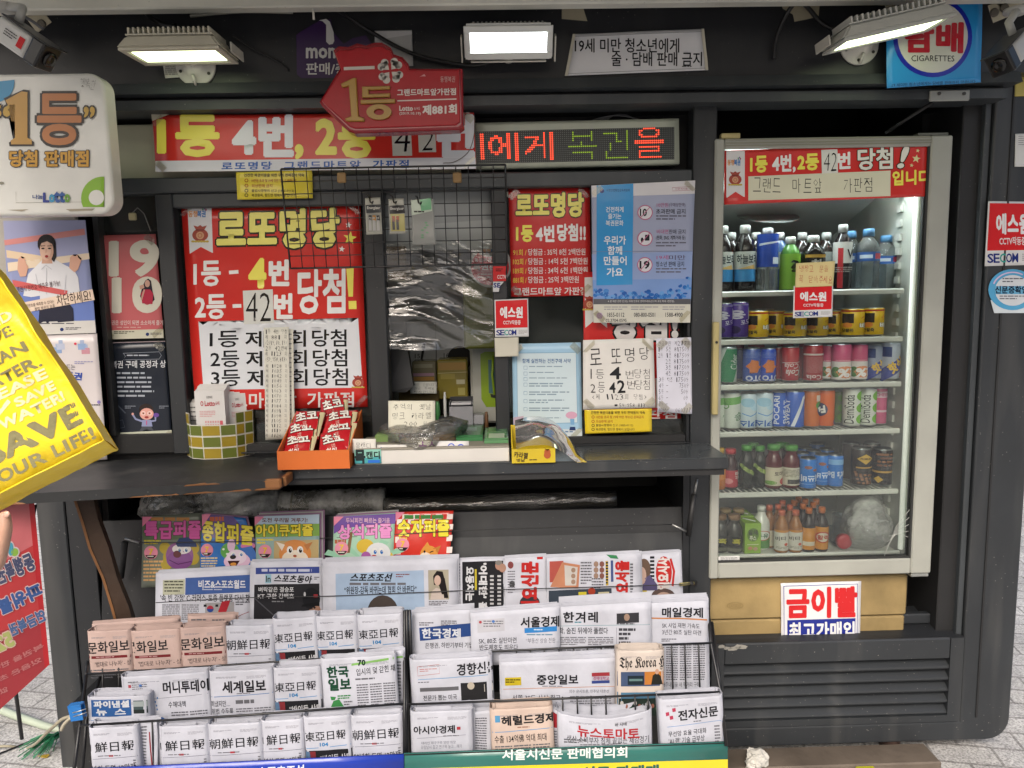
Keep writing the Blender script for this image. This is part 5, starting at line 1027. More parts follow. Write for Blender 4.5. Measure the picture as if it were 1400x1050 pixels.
# ---------------- lamps, cameras, sign boxes under the canopy ----------------
BEI = M('#c9c5b4', 'plastic', .45); WHP = M('#d3d1c6', 'plastic', .4); SCR = M('#4a4844', 'metal', .4, .6)
def frame_at(o, xdir, up):
    x = Vector(xdir).normalized(); z = Vector(up); z = (z - x * z.dot(x)).normalized(); y = z.cross(x)
    return Matrix(((x.x, y.x, z.x, o[0]), (x.y, y.y, z.y, o[1]), (x.z, y.z, z.z, o[2]), (0, 0, 0, 1)))
def floodlight(T, w, d, lens, strength, mount, lab, mr=.055, body=BEI, fins=True):
    """T: housing frame, x along its width, -z the shining side, y towards the wall"""
    e = empty('floodlight', T @ Vector((0, 0, 0)), lab, 'floodlight')
    b = MB(); bm = bmesh.new(); bmesh.ops.create_cube(bm, size=1)
    for v in bm.verts:
        k = .82 if v.co.z > 0 else 1; v.co = Vector((v.co.x * w * k, v.co.y * d * k, v.co.z * .034))
    bmesh.ops.bevel(bm, geom=bm.edges[:], offset=.006, segments=2, affect='EDGES'); b.bm(bm, body, T)
    b.box(-w / 2 + .006, -d / 2 + .006, -.021, w / 2 - .006, -d / 2 + .022, -.016, body, T=T); b.box(-w / 2 + .006, d / 2 - .022, -.021, w / 2 - .006, d / 2 - .006, -.016, body, T=T)
    b.box(-w / 2 + .006, -d / 2 + .0225, -.021, -w / 2 + .02, d / 2 - .0225, -.016, body, T=T); b.box(w / 2 - .02, -d / 2 + .0225, -.021, w / 2 - .006, d / 2 - .0225, -.016, body, T=T)
    b.build('housing', e)
    b = MB(); n = 17
    for k in range(n if fins else 0):
        x = -w * .38 + w * .76 * k / (n - 1); b.box(x - .0025, -d * .40, .017, x + .0025, d * .36, .036, body, .0008, T=T)
    b.box(-w * .41, -d * .41, .0165, w * .41, d * .37, .02, body, T=T); b.build('cooling_fins', e)
    b = MB(); b.box(-w / 2 * lens[0], -d / 2 * lens[1], -.0195, w / 2 * lens[0], d / 2 * lens[1], -.0172, emit('#e2f2c0' if strength < 4 else '#f2fffb', strength), T=T); b.build('lens', e)
    c = Vector(mount)
    b = MB(); b.box(-w * .42, d / 2 + .002, -.014, w * .42, d / 2 + .006, .012, WHP, .001, T=T)
    for sx in (-1, 1): b.box(sx * w * .5 - .002 + (.004 if sx > 0 else -.004), -.012, -.013, sx * w * .5 + .002 + (.004 if sx > 0 else -.004), d / 2 + .006, .013, WHP, .001, T=T)
    b.build('bracket', e)
    b = MB(); R = Matrix.Rotation(RAD(90), 4, 'X')
    b.lathe([(mr, 0), (mr, .006), (mr * .93, .009), (mr * .62, .010), (mr * .55, .022), (mr * .3, .032), (.006, .034)], c, WHP, 32, R)
    a = c + Vector((0, -.033, 0)); q = T @ Vector((0, d / 2 + .006, -.004)); b.tube([a + Vector((0, .01, 0)), a * .5 + q * .5 + Vector((0, -.004, -.004)), q], .012, WHP, 10)
    b.tube([(c.x, c.y - .030, c.z - .03), (c.x, c.y - .012, c.z - mr * .96)], .004, WHP, 6)
    b.build('wall_rosette', e)
    b = MB()
    for t in (200, 330, 265): b.lathe([(.0045, 0), (.0045, .001)], c + Vector((mr * .78 * math.cos(RAD(t)), -.0102, mr * .78 * math.sin(RAD(t)))), SCR, 8, R)
    b.build('screw', e)
    return e
# first lamp, level
o = P(246, 67, 2.02); T = frame_at(o, (1, .02, .012), (.0, -.05, 1))
floodlight(T, .262, .165, (.80, .55), 2.2, P(268, 86, 2.15) + Vector((0, .0, -.01)), 'beige finned floodlight above the number one light box, seen from below')
o = P(695, 55, 2.07); T = frame_at(o, (1, 0, 0), (0, .86, .60))
floodlight(T, .245, .095, (.86, .72), 5, P(695, 62, 2.15), 'wide floodlight shining brightly outwards in the middle of the fascia', .04, M('#d8dad6', 'plastic', .35))
o = P(1212, 38, 2.0); T = frame_at(o, (.97, -.04, .19), (-.17, -.04, 1))
floodlight(T, .30, .15, (.8, .6), 2.2, P(1174, 62, 2.15), 'grey white floodlight tilted up in front of the blue cigarette banner', .055, M('#c8c9c2', 'plastic', .4))
for lab, y in (('paper label glued behind the beige floodlight', 0),):
    s = SH([(222, 84), (262, 82), (262, 105), (226, 107)], 2.146, 'paper', .001); s.base('#c9c9bd'); s.greek(226, 88, 250, 104, 6, '#4a4a4a', 1, .4); s.finish('paper_label', lab, 'label')
# cctv cameras
def cctv(c, d, up, L, r, lab, base):
    e = empty('security_camera', c, lab, 'security camera'); T = frame_at(c, d, up)
    b = MB(); b.box(-L / 2, -r, -r, L * .22, r, r, M('#c9c9c6', 'plastic'), r * .35, T=T, seg=3); b.build('camera_body', e)
    b = MB(); b.box(L * .2205, -r * 1.04, -r * 1.04, L / 2, r * 1.04, r * 1.1, M('#141416', 'plastic', .3), r * .2, T=T, seg=2); b.box(-L * .45, -r * 1.12, r * 1.02, L * .58, r * 1.12, r * 1.14, M('#26272a', 'plastic'), r * .05, T=T); b.build('sun_hood', e)
    b = MB(); b.lathe([(r * .62, 0), (r * .62, .004), (r * .3, .005), (r * .1, .003)], T @ Vector((L / 2 + .0005, 0, 0)), M('#0a0a0c', 'plastic', .12), 20, frame_at((0, 0, 0), up, d)); b.build('lens', e)
    b = MB(); b.tube([T @ Vector((-L * .3, 0, r)), T @ Vector((-L * .35, 0, r * 2.2)), base], r * .34, M('#b9b9b4', 'plastic'), 10); b.lathe([(r * 1.2, 0), (r * 1.2, .008), (r * .5, .016)], base, M('#b9b9b4', 'plastic'), 20, Matrix.Rotation(RAD(180), 4, 'X')); b.build('ball_mount', e)
    s = Sheet(R4(0, 0, 100, 60), pts=[T @ Vector((-L * .30, -r - .0008, r * .6)), T @ Vector((L * .16, -r - .0008, r * .6)), T @ Vector((L * .16, -r - .0008, -r * .6)), T @ Vector((-L * .30, -r - .0008, -r * .6))], wav=0); s.rect(70, 8, 96, 52, '#c9282c', 1); s.greek(5, 14, 62, 44, 3, '#3a3a3a', 1, .4); s.build('badge', e)
cctv(P(36, 60, 1.86), (.78, -.05, -.56), (.56, -.1, .78), .128, .030, 'white and black security camera above the number one light box', P(5, 8, 1.9))
cctv(P(1382, 72, 1.9), (-.62, -.34, -.52), (-.45, -.1, .85), .122, .028, 'black hooded security camera at the corner by the blue banner', P(1392, 12, 1.98))
def bracket(pts, Y, lab):
    b = MB(); e = [P(x, y, Y) for x, y in pts]
    for i in range(2):
        a, c = e[i], e[i + 1]; T = frame_at((a + c) / 2, c - a, (0, -1, 0)); L = (c - a).length; b.box(-L / 2 - .008, -.024, -.002, L / 2 + .008, .024, .002, M('#b5ad97', 'plastic'), .001, T=T)
    for q in e[1:]: b.lathe([(.012, 0), (.012, .003), (.009, .005)], q + Vector((0, -.003, 0)), M('#57524a', 'metal', .5, .4), 14, Matrix.Rotation(RAD(90), 4, 'X'))
    tag(b.build('bracket'), lab, 'bracket')
bracket([(22, 6), (40, 10), (58, 34)], 2.06, 'bent beige steel bracket with bolts over the number one light box')
bracket([(1390, -4), (1372, 12), (1358, 18)], 2.06, 'bent beige steel bracket at the corner above the black hooded camera')
bracket([(1216, 12), (1228, 6), (1238, -4)], 2.08, 'small steel strap behind the tilted floodlight at the canopy edge')
b = MB(); a = P(1272, 130, 2.14); b.box(a.x, 2.142, a.z - .016, P(1327, 126, 2.14).x, 2.1495, a.z + .014, M('#9a9a94', 'metal', .45, .5), .002)
for px in (1284, 1318): b.lathe([(.005, 0), (.005, .002)], P(px, 128, 2.1415), SCR, 10, Matrix.Rotation(RAD(90), 4, 'X'))
b.tube([P(1275, 140, 2.16), P(1210, 182, 2.24)], .005, DK3, 6); tag(b.build('door_closer'), 'grey door closer bar under the blue banner', 'door closer')
# cables
CAB = M('#101012', 'plastic', .5)
def cable(pts, r, lab, m=CAB, name='cable', cat='cable'):
    q = [Vector(p) for p in pts]; out = []
    for i in range(len(q) - 1):
        p0 = q[max(i - 1, 0)]; p1 = q[i]; p2 = q[i + 1]; p3 = q[min(i + 2, len(q) - 1)]
        for k in range(6):
            t = k / 6; out.append(.5 * ((2 * p1) + (p2 - p0) * t + (2 * p0 - 5 * p1 + 4 * p2 - p3) * t * t + (3 * p1 - p0 - 3 * p2 + p3) * t ** 3))
    out.append(q[-1]); b = MB(); b.tube(out, r, m, 7); return tag(b.build(name), lab, cat)
cable([P(462, 14, 2.06), P(480, 26, 2.11), P(505, 42, 2.13), P(545, 65, 2.13), P(585, 80, 2.135), P(640, 89, 2.14), P(672, 84, 2.14), P(690, 70, 2.12)], .0055, 'black cable looping down to the middle floodlight')
cable([P(1058, 80, 2.14), P(1062, 50, 2.13), P(1076, 18, 2.11), P(1092, 2, 2.08), P(1106, 12, 2.11), P(1122, 30, 2.13), P(1140, 40, 2.11)], .006, 'black cable hanging by the ragged tape scrap')
cable([P(196, 12, 2.06), P(206, 24, 2.10), P(222, 33, 2.12), P(240, 36, 2.1)], .007, 'thick black cable running into the beige floodlight')
cable([P(318, 48, 2.12), P(345, 66, 2.14), P(380, 84, 2.147), P(395, 96, 2.147)], .003, 'thin black cable trailing from the beige floodlight')
cable([P(425, 6, 2.05), P(428, 14, 2.04), P(429, 27, 2.045)], .003, 'small white hook hanging under the canopy edge', M('#c9c7bd', 'plastic'), 'hook', 'hook')
cable([P(0, 26, 1.98), P(30, 22, 2.0), P(60, 40, 2.03)], .004, 'grey wire beside the camera over the light box', M('#55565a', 'plastic'))
cable([P(260, 22, 2.05), P(330, 16, 2.062), P(400, 17, 2.062)], .004, 'grey wire running along the canopy edge', M('#77776f', 'plastic'))
cable([P(649, 160, 2.19), P(648, 185, 2.188), P(640, 208, 2.187), P(622, 221, 2.187), P(606, 223, 2.187)], .0012, 'hair thin wire drooping over the end of the red banner', M('#6a625a', 'plastic'), 'wire', 'wire')

# ----- number one light box -----
e = empty('light_box_sign', P(50, 290, 2.05), 'white rounded light box sign with a huge gold outlined number one', 'sign')
def rrect(x0, z0, x1, z1, r, n=8):
    o = []
    for cx, cz, a0 in ((x1 - r, z1 - r, 0), (x0 + r, z1 - r, 90), (x0 + r, z0 + r, 180), (x1 - r, z0 + r, 270)):
        for k in range(n + 1): t = RAD(a0 + 90 * k / n); o.append((cx + r * math.cos(t), cz + r * math.sin(t)))
    return o
YB = 1.99
a = P(-52, 196, YB); c = P(149, 196, YB); zt = P(60, 100, YB).z; zb = P(60, 294, YB).z
b = MB(); b.prism(rrect(a.x, zb, c.x, zt, .042), YB, YB + .05, M('#e6e6df', 'plastic', .3), bev=.009); b.build('sign_case', e)
s = SH([(-40, 108), (142, 103), (144, 284), (-36, 290)], YB - .0012, 'plastic', 0)
s.ell(-8, 112, 28, 28, '#3f97c4', 1, 30, -6, 92); s.poly([(min(142.5, 141 + 30 * math.cos(RAD(12 * k))), min(283, 271 + 30 * math.sin(RAD(12 * k)))) for k in range(30)], '#86b82a', 1); s.ell(132, 270, 10.5, 10.5, '#e6e6df', 2, 24)
one = [(8, 137), (30, 125), (38, 126), (38, 188), (44, 191), (44, 197), (16, 197), (15, 192), (21, 188), (21, 143), (11, 143)]
def grow(p, k): cx = sum(q[0] for q in p) / len(p); cy = sum(q[1] for q in p) / len(p); return [(x + (k if x > cx else -k), y + (k if y > cy else -k)) for x, y in p]
s.poly(grow(one, 2.6), '#241d17', 2); s.poly(one, '#c99a4a', 3)
s.text('등', 53, 130, 110, 196, '#c07a44', .03, 2, out=[('#241d17', .05)], res=4)
s.text('“', -6, 145, 13, 158, '#c9a240', .03, 2, out=[('#241d17', .05)]); s.text('”', 116, 147, 129, 159, '#c9a240', .03, 2, out=[('#241d17', .05)])
s.text('당첨 판매점', 14, 206, 121, 227, '#cf9a2c', .04, 2, out=[('#241d17', .05)])
s.text('나눔', 45, 266, 59, 272, '#2c4a8c', .02, 2); s.text('L', 60, 264, 67, 276, '#2c3f94', .06, 2)
for i, (ch, cc) in enumerate((('o', '#3a9ac4'), ('t', '#2c5aa0'), ('t', '#2c5aa0'), ('o', '#6aa03a'))): s.text(ch, 68 + i * 7, 266 if ch == 'o' else 263, 74.5 + i * 7, 276, cc, .05, 2)
s.text('행복한', 108, 108, 131, 122, '#6a665e', -.02, 2, hand=1.2); s.line([(22, 262), (22, 277), (117, 276)], .5, '#a8a598', 1); s.ell(2, 250, 4, 2, '#8e8a7a', 1, 8)
s.poly([(90, 286), (130, 285), (126, 288), (96, 289)], '#a39a84', 1); s.poly([(10, 287), (40, 286), (30, 289)], '#a89f8a', 1)
s.build('sign_face', e)
# ----- red bag shaped plaque -----
e = empty('plaque_sign', P(540, 130, 2.0), 'glossy red moulded plaque shaped like a money bag and arrow with a gold number one', 'sign')
out = [(436, 139), (464, 93), (458, 76), (455, 68), (462, 62), (476, 63), (488, 58), (500, 61), (512, 57), (522, 57), (534, 64), (538, 73), (550, 77), (558, 86), (560, 93), (632, 93), (634, 172), (628, 177), (484, 182), (476, 179), (440, 145)]
YP = 2.0
RP = M('#8e1420', 'plastic', .14); RP2 = M('#9c1420', 'ink', .3)
def pxz(p, Y): return [(P(x, y, Y).x, P(x, y, Y).z) for x, y in p]
b = MB(); b.prism(pxz(out, YP)[::-1], YP, YP + .05, RP, bev=.007); b.build('plaque_body', e)
cx, cy = 530, 124
inn = [(cx + (x - cx) * .955, cy + (y - cy) * .90) for x, y in out]
b = MB(); b.prism(pxz(inn, YP)[::-1], YP - .004, YP - .0002, RP2, bev=.003); b.build('raised_panel', e)
s = SH(R4(436, 57, 640, 182), YP - .0044, 'plastic', 0); s.H
s.line([(470, 93.5), (512, 92)], 4.4, '#cfc9c0', 1)
for k in range(4):
    a = RAD(90 * k + 45 - 6); dx, dy = math.cos(a), math.sin(a); px_, py_ = 533.5 + dx * 11, 96.5 + dy * 11
    tx, ty = -dy, dx
    for sg in (-1, 1): s.ell(px_ + tx * sg * 3.6 + dx * 2, py_ + ty * sg * 3.6 + dy * 2, 5.2, 5.2, '#cfc9c0', 1, 14)
    s.poly([(533.5 + dx * 2.2, 96.5 + dy * 2.2), (px_ + tx * 8.4 + dx * 1.5, py_ + ty * 8.4 + dy * 1.5), (px_ + dx * 5, py_ + dy * 5), (px_ - tx * 8.4 + dx * 1.5, py_ - ty * 8.4 + dy * 1.5)], '#cfc9c0', 1)
s.text('동행복권', 602, 104, 622, 112, '#d6b0ac', 0, 1); s.text('그랜드마트앞가판점', 543, 121, 623, 130, '#dcd2cc', .035, 1, dy=-1.5); s.line([(543, 137.5), (624, 135)], 1.6, '#dcd2cc', 1)
s.text('Lotto', 546, 144.5, 564, 151, '#dcd2cc', .04, 1); s.text('6/45', 566, 146, 574, 150, '#d0b8b4', 0, 1); s.text('(2019.10.19)', 546, 153, 575, 157.5, '#d6c6c0', .02, 1); s.text('제881회', 578, 143, 624, 156, '#dcd2cc', .045, 1, dy=-1.5)
s.poly([(573, 105), (580, 101), (582, 104), (576, 104)], '#d89a9c', 1)
s.build('plaque_print', e)
GOLD = M('#a8802f', 'plastic', .3)
one = [(467, 116), (484, 108), (488, 108), (491, 160), (499, 163), (499, 167), (474, 167), (473, 163), (481, 160), (478, 119), (469, 121)]
b = MB(); b.prism(pxz(one, YP)[::-1], YP - .012, YP - .0042, GOLD, bev=.0025); b.build('gold_numeral', e)
b = MB()
for p in ([(496, 120), (534, 119), (534, 123.5), (505, 124.5), (505, 130), (534, 129), (534, 134), (496, 135)], [(494, 138), (541, 136.5), (541, 142), (494, 143.5)]): b.prism(pxz(p, YP)[::-1], YP - .012, YP - .0042, GOLD, bev=.002)
ring = []; 
for k in range(25): ring.append((519 + 17 * math.cos(RAD(15 * k)), 154.5 + 10.5 * math.sin(RAD(15 * k))))
hole = [(519 + 7 * math.cos(RAD(15 * k)), 154.5 + 4.5 * math.sin(RAD(15 * k))) for k in range(25)]
for k in range(24): b.prism(pxz([ring[k], ring[k + 1], hole[k + 1], hole[k]], YP)[::-1], YP - .012, YP - .0042, GOLD)
b.build('gold_letter', e)
# ----- wire display grid with goods -----
YG = 2.10
e = empty('wire_grid', P(540, 300, YG), 'black wire display grid hanging before the window', 'wire grid')
WIR = M('#17181a', 'metal', .35)
tl, tr, br_, bl = [P(x, y, YG) for x, y in ((384, 231), (691, 225), (693, 361), (397, 367))]
def bil(u, v): return (tl * (1 - u) + tr * u) * (1 - v) + (bl * (1 - u) + br_ * u) * v
b = MB(); nx, nz = 18, 8
for i in range(nx + 1): b.tube([bil(i / nx, 0), bil(i / nx, .5), bil(i / nx, 1)], .0028 if i in (0, nx) else .0014, WIR, 6)
for j in range(nz + 1): b.tube([bil(k / 6, j / nz) + Vector((0, .0022, 0)) for k in range(7)], .0028 if j in (0, nz) else .0014, WIR, 6)
b.build('wire_mesh', e)
for px in (467, 625):
    b = MB(); b.box(P(px - 6, 240, YG).x, YG - .006, P(px, 250, YG).z, P(px + 6, 240, YG).x, YG + .006, P(px, 236, YG).z, M('#8a6f4a', 'wood'), .003); b.tube([P(px, 243, YG), P(px, 243, 2.2)], .003, SCR, 6); b.build('wooden_clip', e)
def hung(x0, x1, y0, y1, fn, lab, name, cat, hook):
    q = [(x0, y0), (x1, y0 - 1), (x1 + 3, y1), (x0 + 2, y1 + 1)]
    s = SH(q, YG - .016, 'gloss', .002); fn(s); o = s.finish(name, lab, cat, 'goods hanging on the wire grid')
    b = MB(); b.tube([P(hook[0] - 3, hook[1] - 8, YG), P(hook[0], hook[1] - 6, YG - .02), P(hook[0] + 1, hook[1] + 1, YG - .035), P(hook[0] + 4, hook[1] + 3, YG - .05), P(hook[0] + 5, hook[1], YG - .055)], .0022, WIR, 6); b.build('hook', e)
    return o
def batt(wr, cells):
    def f(s):
        x0, y0 = s.quad[0]; x1, y1 = s.quad[2]
        s.base('#a9a89c'); s.quadr([(x0 + 1, y0 + 9), (x1 - 2, y0 + 8), (x1 - 1, y0 + 19), (x0 + 2, y0 + 20)], wr[0], 1); s.text(wr[1], x0 + 3, y0 + 11, x1 - 3, y0 + 15.5, '#d0cdc4', .03, 2)
        s.quadr([(x0 + 3, y0 + 20), (x1 - 2, y0 + 20), (x1 - 1, y1 - 3), (x0 + 4, y1 - 3)], wr[2], 1)
        for k, cc in enumerate(cells):
            x = x0 + 5 + k * 5.5; s.rect(x, y0 + 25, x + 4.4, y1 - 5, cc[1], 2); s.rect(x, y0 + 23, x + 4.4, y0 + 30, cc[0], 2); s.rect(x + .8, y0 + 25, x + 1.6, y1 - 5, '#d8d8d4', 3)
    return f
hung(499, 520, 271, 320, batt(('#3a3c3e', 'Energizer', '#8f8e86'), (('#1a1a1a', '#a8a8a4'), ('#b9802c', '#a8a8a4'), ('#1a1a1a', '#a8a8a4'))), 'blister pack of three batteries with grey backing on the wire grid', 'battery_pack', 'battery pack', (505, 275))
hung(531, 552, 272, 319, batt(('#2c2a2c', 'Energizer', '#b9b070'), (('#a8502c', '#5c5c5e'), ('#a8502c', '#5c5c5e'))), 'blister pack of two dark batteries with yellow backing on the wire grid', 'battery_pack', 'battery pack', (537, 275))
def pouch(s):
    s.base('#8f918d'); s.quadr([(562, 274), (589, 271), (591, 288), (563, 294)], '#c2cfbd', 1); s.quadr([(574, 273), (589, 271), (590, 286), (576, 288)], '#79b88a', 2); s.greek(566, 288, 586, 291, 1, '#3a3a38', 3, .7)
    for k in range(7): s.ell(581 + random.uniform(-4, 4), 304 + k * 3.4, 2.2, 1.3, '#6a9a72', 2, 8)
hung(562, 593, 273, 334, pouch, 'grey pouch with a pale green header card on the wire grid', 'pouch', 'pouch', (571, 276))
# ----- plastic sheet over the opening and what is behind it -----
s = SH([(524, 262), (673, 258), (673, 340), (524, 343)], 2.30, 'paper', .003); s.base('#b9bdbd'); s.quadr([(524, 311), (673, 300), (673, 340), (524, 343)], '#cdd2d0', 1); s.finish('blind', 'pale grey paper blind across the top of the serving opening', 'blind')
b = MB(); a = P(524, 337, 2.27); c = P(556, 382, 2.27); b.box(a.x, 2.27, c.z, c.x, 2.40, a.z, M('#7a6648', 'paper'), .003); b.box(a.x - .001, 2.268, c.z - .006, c.x + .001, 2.2699, c.z, M('#b9b6a8', 'paper')); tag(b.build('cardboard_box'), 'brown cardboard box behind the crumpled clear film', 'box')
b = MB(); a = P(632, 380, 2.34); c = P(690, 476, 2.34); b.box(a.x, 2.34, c.z, c.x, 2.42, a.z, M('#6f7432', 'plastic'), .006); tag(b.build('olive_panel'), 'olive green board standing behind the clear film', 'board')
FILMW = clear('crumpled_film', 1.3, '#e6e8e6', rough=.05, dirt=.03, ior=1.65, wrinkle=.2, wscale=22, film=.05)
n = 60; vs = []; fs = []
random.seed(5)
q = [P(x, y, 2.235) for x, y in ((525, 335), (690, 325), (692, 462), (526, 476))]
for j in range(n + 1):
    for i in range(n + 1):
        u, v = i / n, j / n; p = (q[0] * (1 - u) + q[1] * u) * (1 - v) + (q[3] * (1 - u) + q[2] * u) * v
        w = Vector((u * 1.1 + v * .9, v * 7 - u * 2.2 + .6 * math.sin(u * 5), 3.3)); d = .026 * noise.noise(w * .7) + .012 * abs(noise.noise(w * 1.5)) + .004 * abs(noise.noise(w * 3.7)) + .0008 * noise.noise(w * 9)
        vs.append(p + Vector((0, d * (1 if 0 < i < n else .3) - .012, (-.02 * math.sin(u * 3.1) if j == n else 0))))
for j in range(n):
    for i in range(n): a = j * (n + 1) + i; fs.append([a, a + n + 1, a + n + 2, a + 1])
b = MB(); b.add(vs, fs, FILMW, True); tag(b.build('plastic_film'), 'crumpled clear plastic film stretched across the serving opening', 'plastic film')
# ---------------- goods on the counter ----------------
CT = .9872
# basket of slips
c = PZ(302, 622, wz + .0006); cz = wz + .0008
e = empty('paper_basket', c, 'green and yellow checked basket of folded lottery slips on the black wooden shelf', 'basket', )
WHL = M('#d2d0c4', 'paper')
rb = .104; hb = .104
ang = [RAD(a) for a in (-205, -170, -130, -105, -75, -50, -10, 25)]
def bpt(a, z, k=1): return Vector((c.x + rb * (1 + .03 * z / hb) * k * math.cos(a), c.y + .012 + rb * .72 * (1 + .03 * z / hb) * k * math.sin(a), cz + z))
b = MB(); random.seed(4)
hts = [3, 4, 3.3, 3, 3, 3.2, 4, 3.4]
n = len(ang)
for i in range(n - 1):
    a0, a1 = ang[i], ang[i + 1]; rows = 4 if i in (0, 1, 5, 6) else 3; cols = 2 if abs(a1 - a0) > .55 else 2 if i == 3 else 1
    cols = (2, 2, 1, 1, 1, 2, 2)[i]
    for r in range(rows):
        z0, z1 = hb * r / 3, hb * (r + 1) / 3
        q = [bpt(a0, z0), bpt(a1, z0), bpt(a1, z1), bpt(a0, z1)]
        qi = [bpt(a0, z0, .97), bpt(a1, z0, .97), bpt(a1, z1, .97), bpt(a0, z1, .97)]
        b.add(q + qi, [[0, 1, 2, 3], [7, 6, 5, 4], [3, 2, 6, 7]], WHL)
        nrm = (q[1] - q[0]).cross(q[3] - q[0]).normalized()
        if nrm.dot(q[0] - Vector((c.x, c.y, cz))) < 0: nrm = -nrm
        for k in range(cols):
            u0, u1 = k / cols + .035, (k + 1) / cols - .035; v0, v1 = .07, .93
            def L(u, v): return (q[0] * (1 - u) + q[1] * u) * (1 - v) + (q[3] * (1 - u) + q[2] * u) * v + nrm * .0006
            b.add([L(u0, v0), L(u1, v0), L(u1, v1), L(u0, v1)], [[0, 1, 2, 3]], M('#a08a2a' if (r + k + i) % 2 else '#66702c', 'gloss', .3))
b.build('basket_wall', e)
def slips(cx, cy, w, d, h, n, lab, art, rot=0):
    T = Matrix.Translation((cx, cy, 0)) @ Matrix.Rotation(RAD(rot), 4, 'Z'); b = None
    s = Sheet(R4(0, 0, 60, 80), pts=[T @ Vector((-w / 2, -d / 2 - .0006, cz + h)), T @ Vector((w / 2, -d / 2 - .0006, cz + h)), T @ Vector((w / 2, -d / 2 - .0006, cz + .004)), T @ Vector((-w / 2, -d / 2 - .0006, cz + .004))], kind='paper', wav=0, step=.3)
    P_ = M('#d4d2cf', 'paper')
    for k in range(n):
        y = -d / 2 + d * k / n; hh = h + (random.uniform(-.002, .002) if k else 0) + .018 * k / n; s.box(-w / 2, y, cz + .004, w / 2, y + d / n * .8, cz + hh, P_, T=T)
    if art: art(s)
    s.finish('slip_stack', lab, 'paper slips', 'stacks of slips in the basket')
def slip_art(s): s.text('Lotto', 20, 12, 40, 18, '#b8404a', .03, 1); s.text('6/45', 42, 12.5, 50, 17, '#b8404a', .0, 1); s.ell(14, 15, 3, 3, '#b8404a', 1, 10, hole=.6); s.text('동행복권', 24, 6, 36, 9, '#3a3a3a', .0, 1); s.greek(8, 24, 40, 32, 4, '#d69a9c', 1, .4); [s.rect(18 + k * 5, 36 + j * 4, 21 + k * 5, 38.5 + j * 4, '#d69a9c', 1) for k in range(6) for j in range(3)]; s.rect(48, 36, 54, 52, '#c9606a', 1)
slips(c.x - .005, c.y - .02, 0.088, .05, .205, 12, 'thick stack of white slips with red print at the front of the checked basket', slip_art)
slips(c.x + .055, c.y + .018, .05, .045, .19, 9, 'thinner stack of white slips leaning at the window side of the checked basket', slip_art, 18)
slips(c.x - .062, c.y + .012, .035, .04, .165, 8, 'small stack of slips seen edge on in the checked basket', lambda s: s.greek(4, 6, 56, 60, 8, '#6a6a6a', 1, .3), -12)
# snack box
e = empty('snack_box', (-.50, 2.08, CT), 'open orange display box holding red snack packets on the counter', 'box')
ORG = M('#c9672c', 'paper'); ORI = M('#a8532a', 'paper')
f0 = PZ(382, 641, CT); f1 = PZ(477, 642, CT); hx = .052
bx0, bx1, by0 = f0.x, f1.x, (f0.y + f1.y) / 2; by1 = 2.185
b = MB(); t = .003
b.box(bx0, by0, CT, bx1, by0 + t, CT + hx, ORG)
zb_ = CT + .075
for x in (bx0, bx1 - t): b.prism([(by0 + t + .0003, CT), (by0 + t + .0003, CT + hx + .001), (by1, zb_ + .055), (by1, CT)], x, x + t, ORG, T=SW)
b.box(bx0 + t, by1 - t, CT, bx1 - t, by1, zb_ + .05, ORI); b.box(bx0 + t, by0 + t, CT, bx1 - t, by1 - t, CT + .003, ORI)
b.build('box_tray', e)
SNR = M('#b5222a', 'gloss', .18)
def snack(o, w, h, rz, rx, lab):
    T = Matrix.Translation(o) @ Matrix.Rotation(RAD(rz), 4, 'Z') @ Matrix.Rotation(RAD(rx), 4, 'X')
    s = Sheet(R4(0, 0, 100, 160), warp=lambda u, v, hh: T @ Vector(((u - .5) * w * (1 + .0 * v), (.5 - v) * h, .011 * (max(0, math.sin(math.pi * min(1, max(0, u)))) ** .6) * (max(0, math.sin(math.pi * min(1, max(0, v)))) ** .35) + hh + .0012 * noise.noise(Vector((u * 9, v * 12, rz + o.x * 90))))), kind='gloss', step=.35)
    s.base(SNR, 16, .006); s.poly([(84, 14), (100, 12), (100, 150), (92, 150), (88, 90)], '#cfc39a', 1)
    s.line([(86, 30), (90, 90), (94, 148)], 2.5, '#2a2018', 2); s.rect(0, 148, 100, 160, '#8a1a20', 1)
    s.text('초코', 8, 14, 78, 62, '#e6e1d8', .04, 2, rot=-14, out=[('#2a1a16', .045)]); s.text('맛있는', 32, 84, 62, 96, '#e6cfc4', .0, 2, rot=80); s.text('하임', 24, 96, 56, 138, '#e6dfd4', .03, 2, rot=0)
    return s.finish('snack_packet', lab, 'snack packet', 'red snack packets in the orange box')
xs = (bx0 + .048, bx1 - .048); k = 0
names = ['front packet in the first column of the orange box', 'front packet in the column beside the white tray, orange box', 'second packet back in the first column, orange box', 'second packet back in the column beside the tray, orange box', 'third packet back in the first column, orange box', 'third packet back in the column beside the tray, orange box', 'topmost packet against the back of the orange box']
for r in range(3):
    for cidx in range(2):
        o = Vector((xs[cidx] + random.uniform(-.004, .004), by0 + .056 + r * .036, CT + .048 + r * .027)); snack(o, .088, .108, random.uniform(-12, 6), 38, 'red snack packet, ' + names[k]); k += 1
snack(Vector(((bx0 + bx1) / 2 + .02, by1 - .022, CT + .128)), .08, .09, 6, 60, 'red snack packet, ' + names[6])
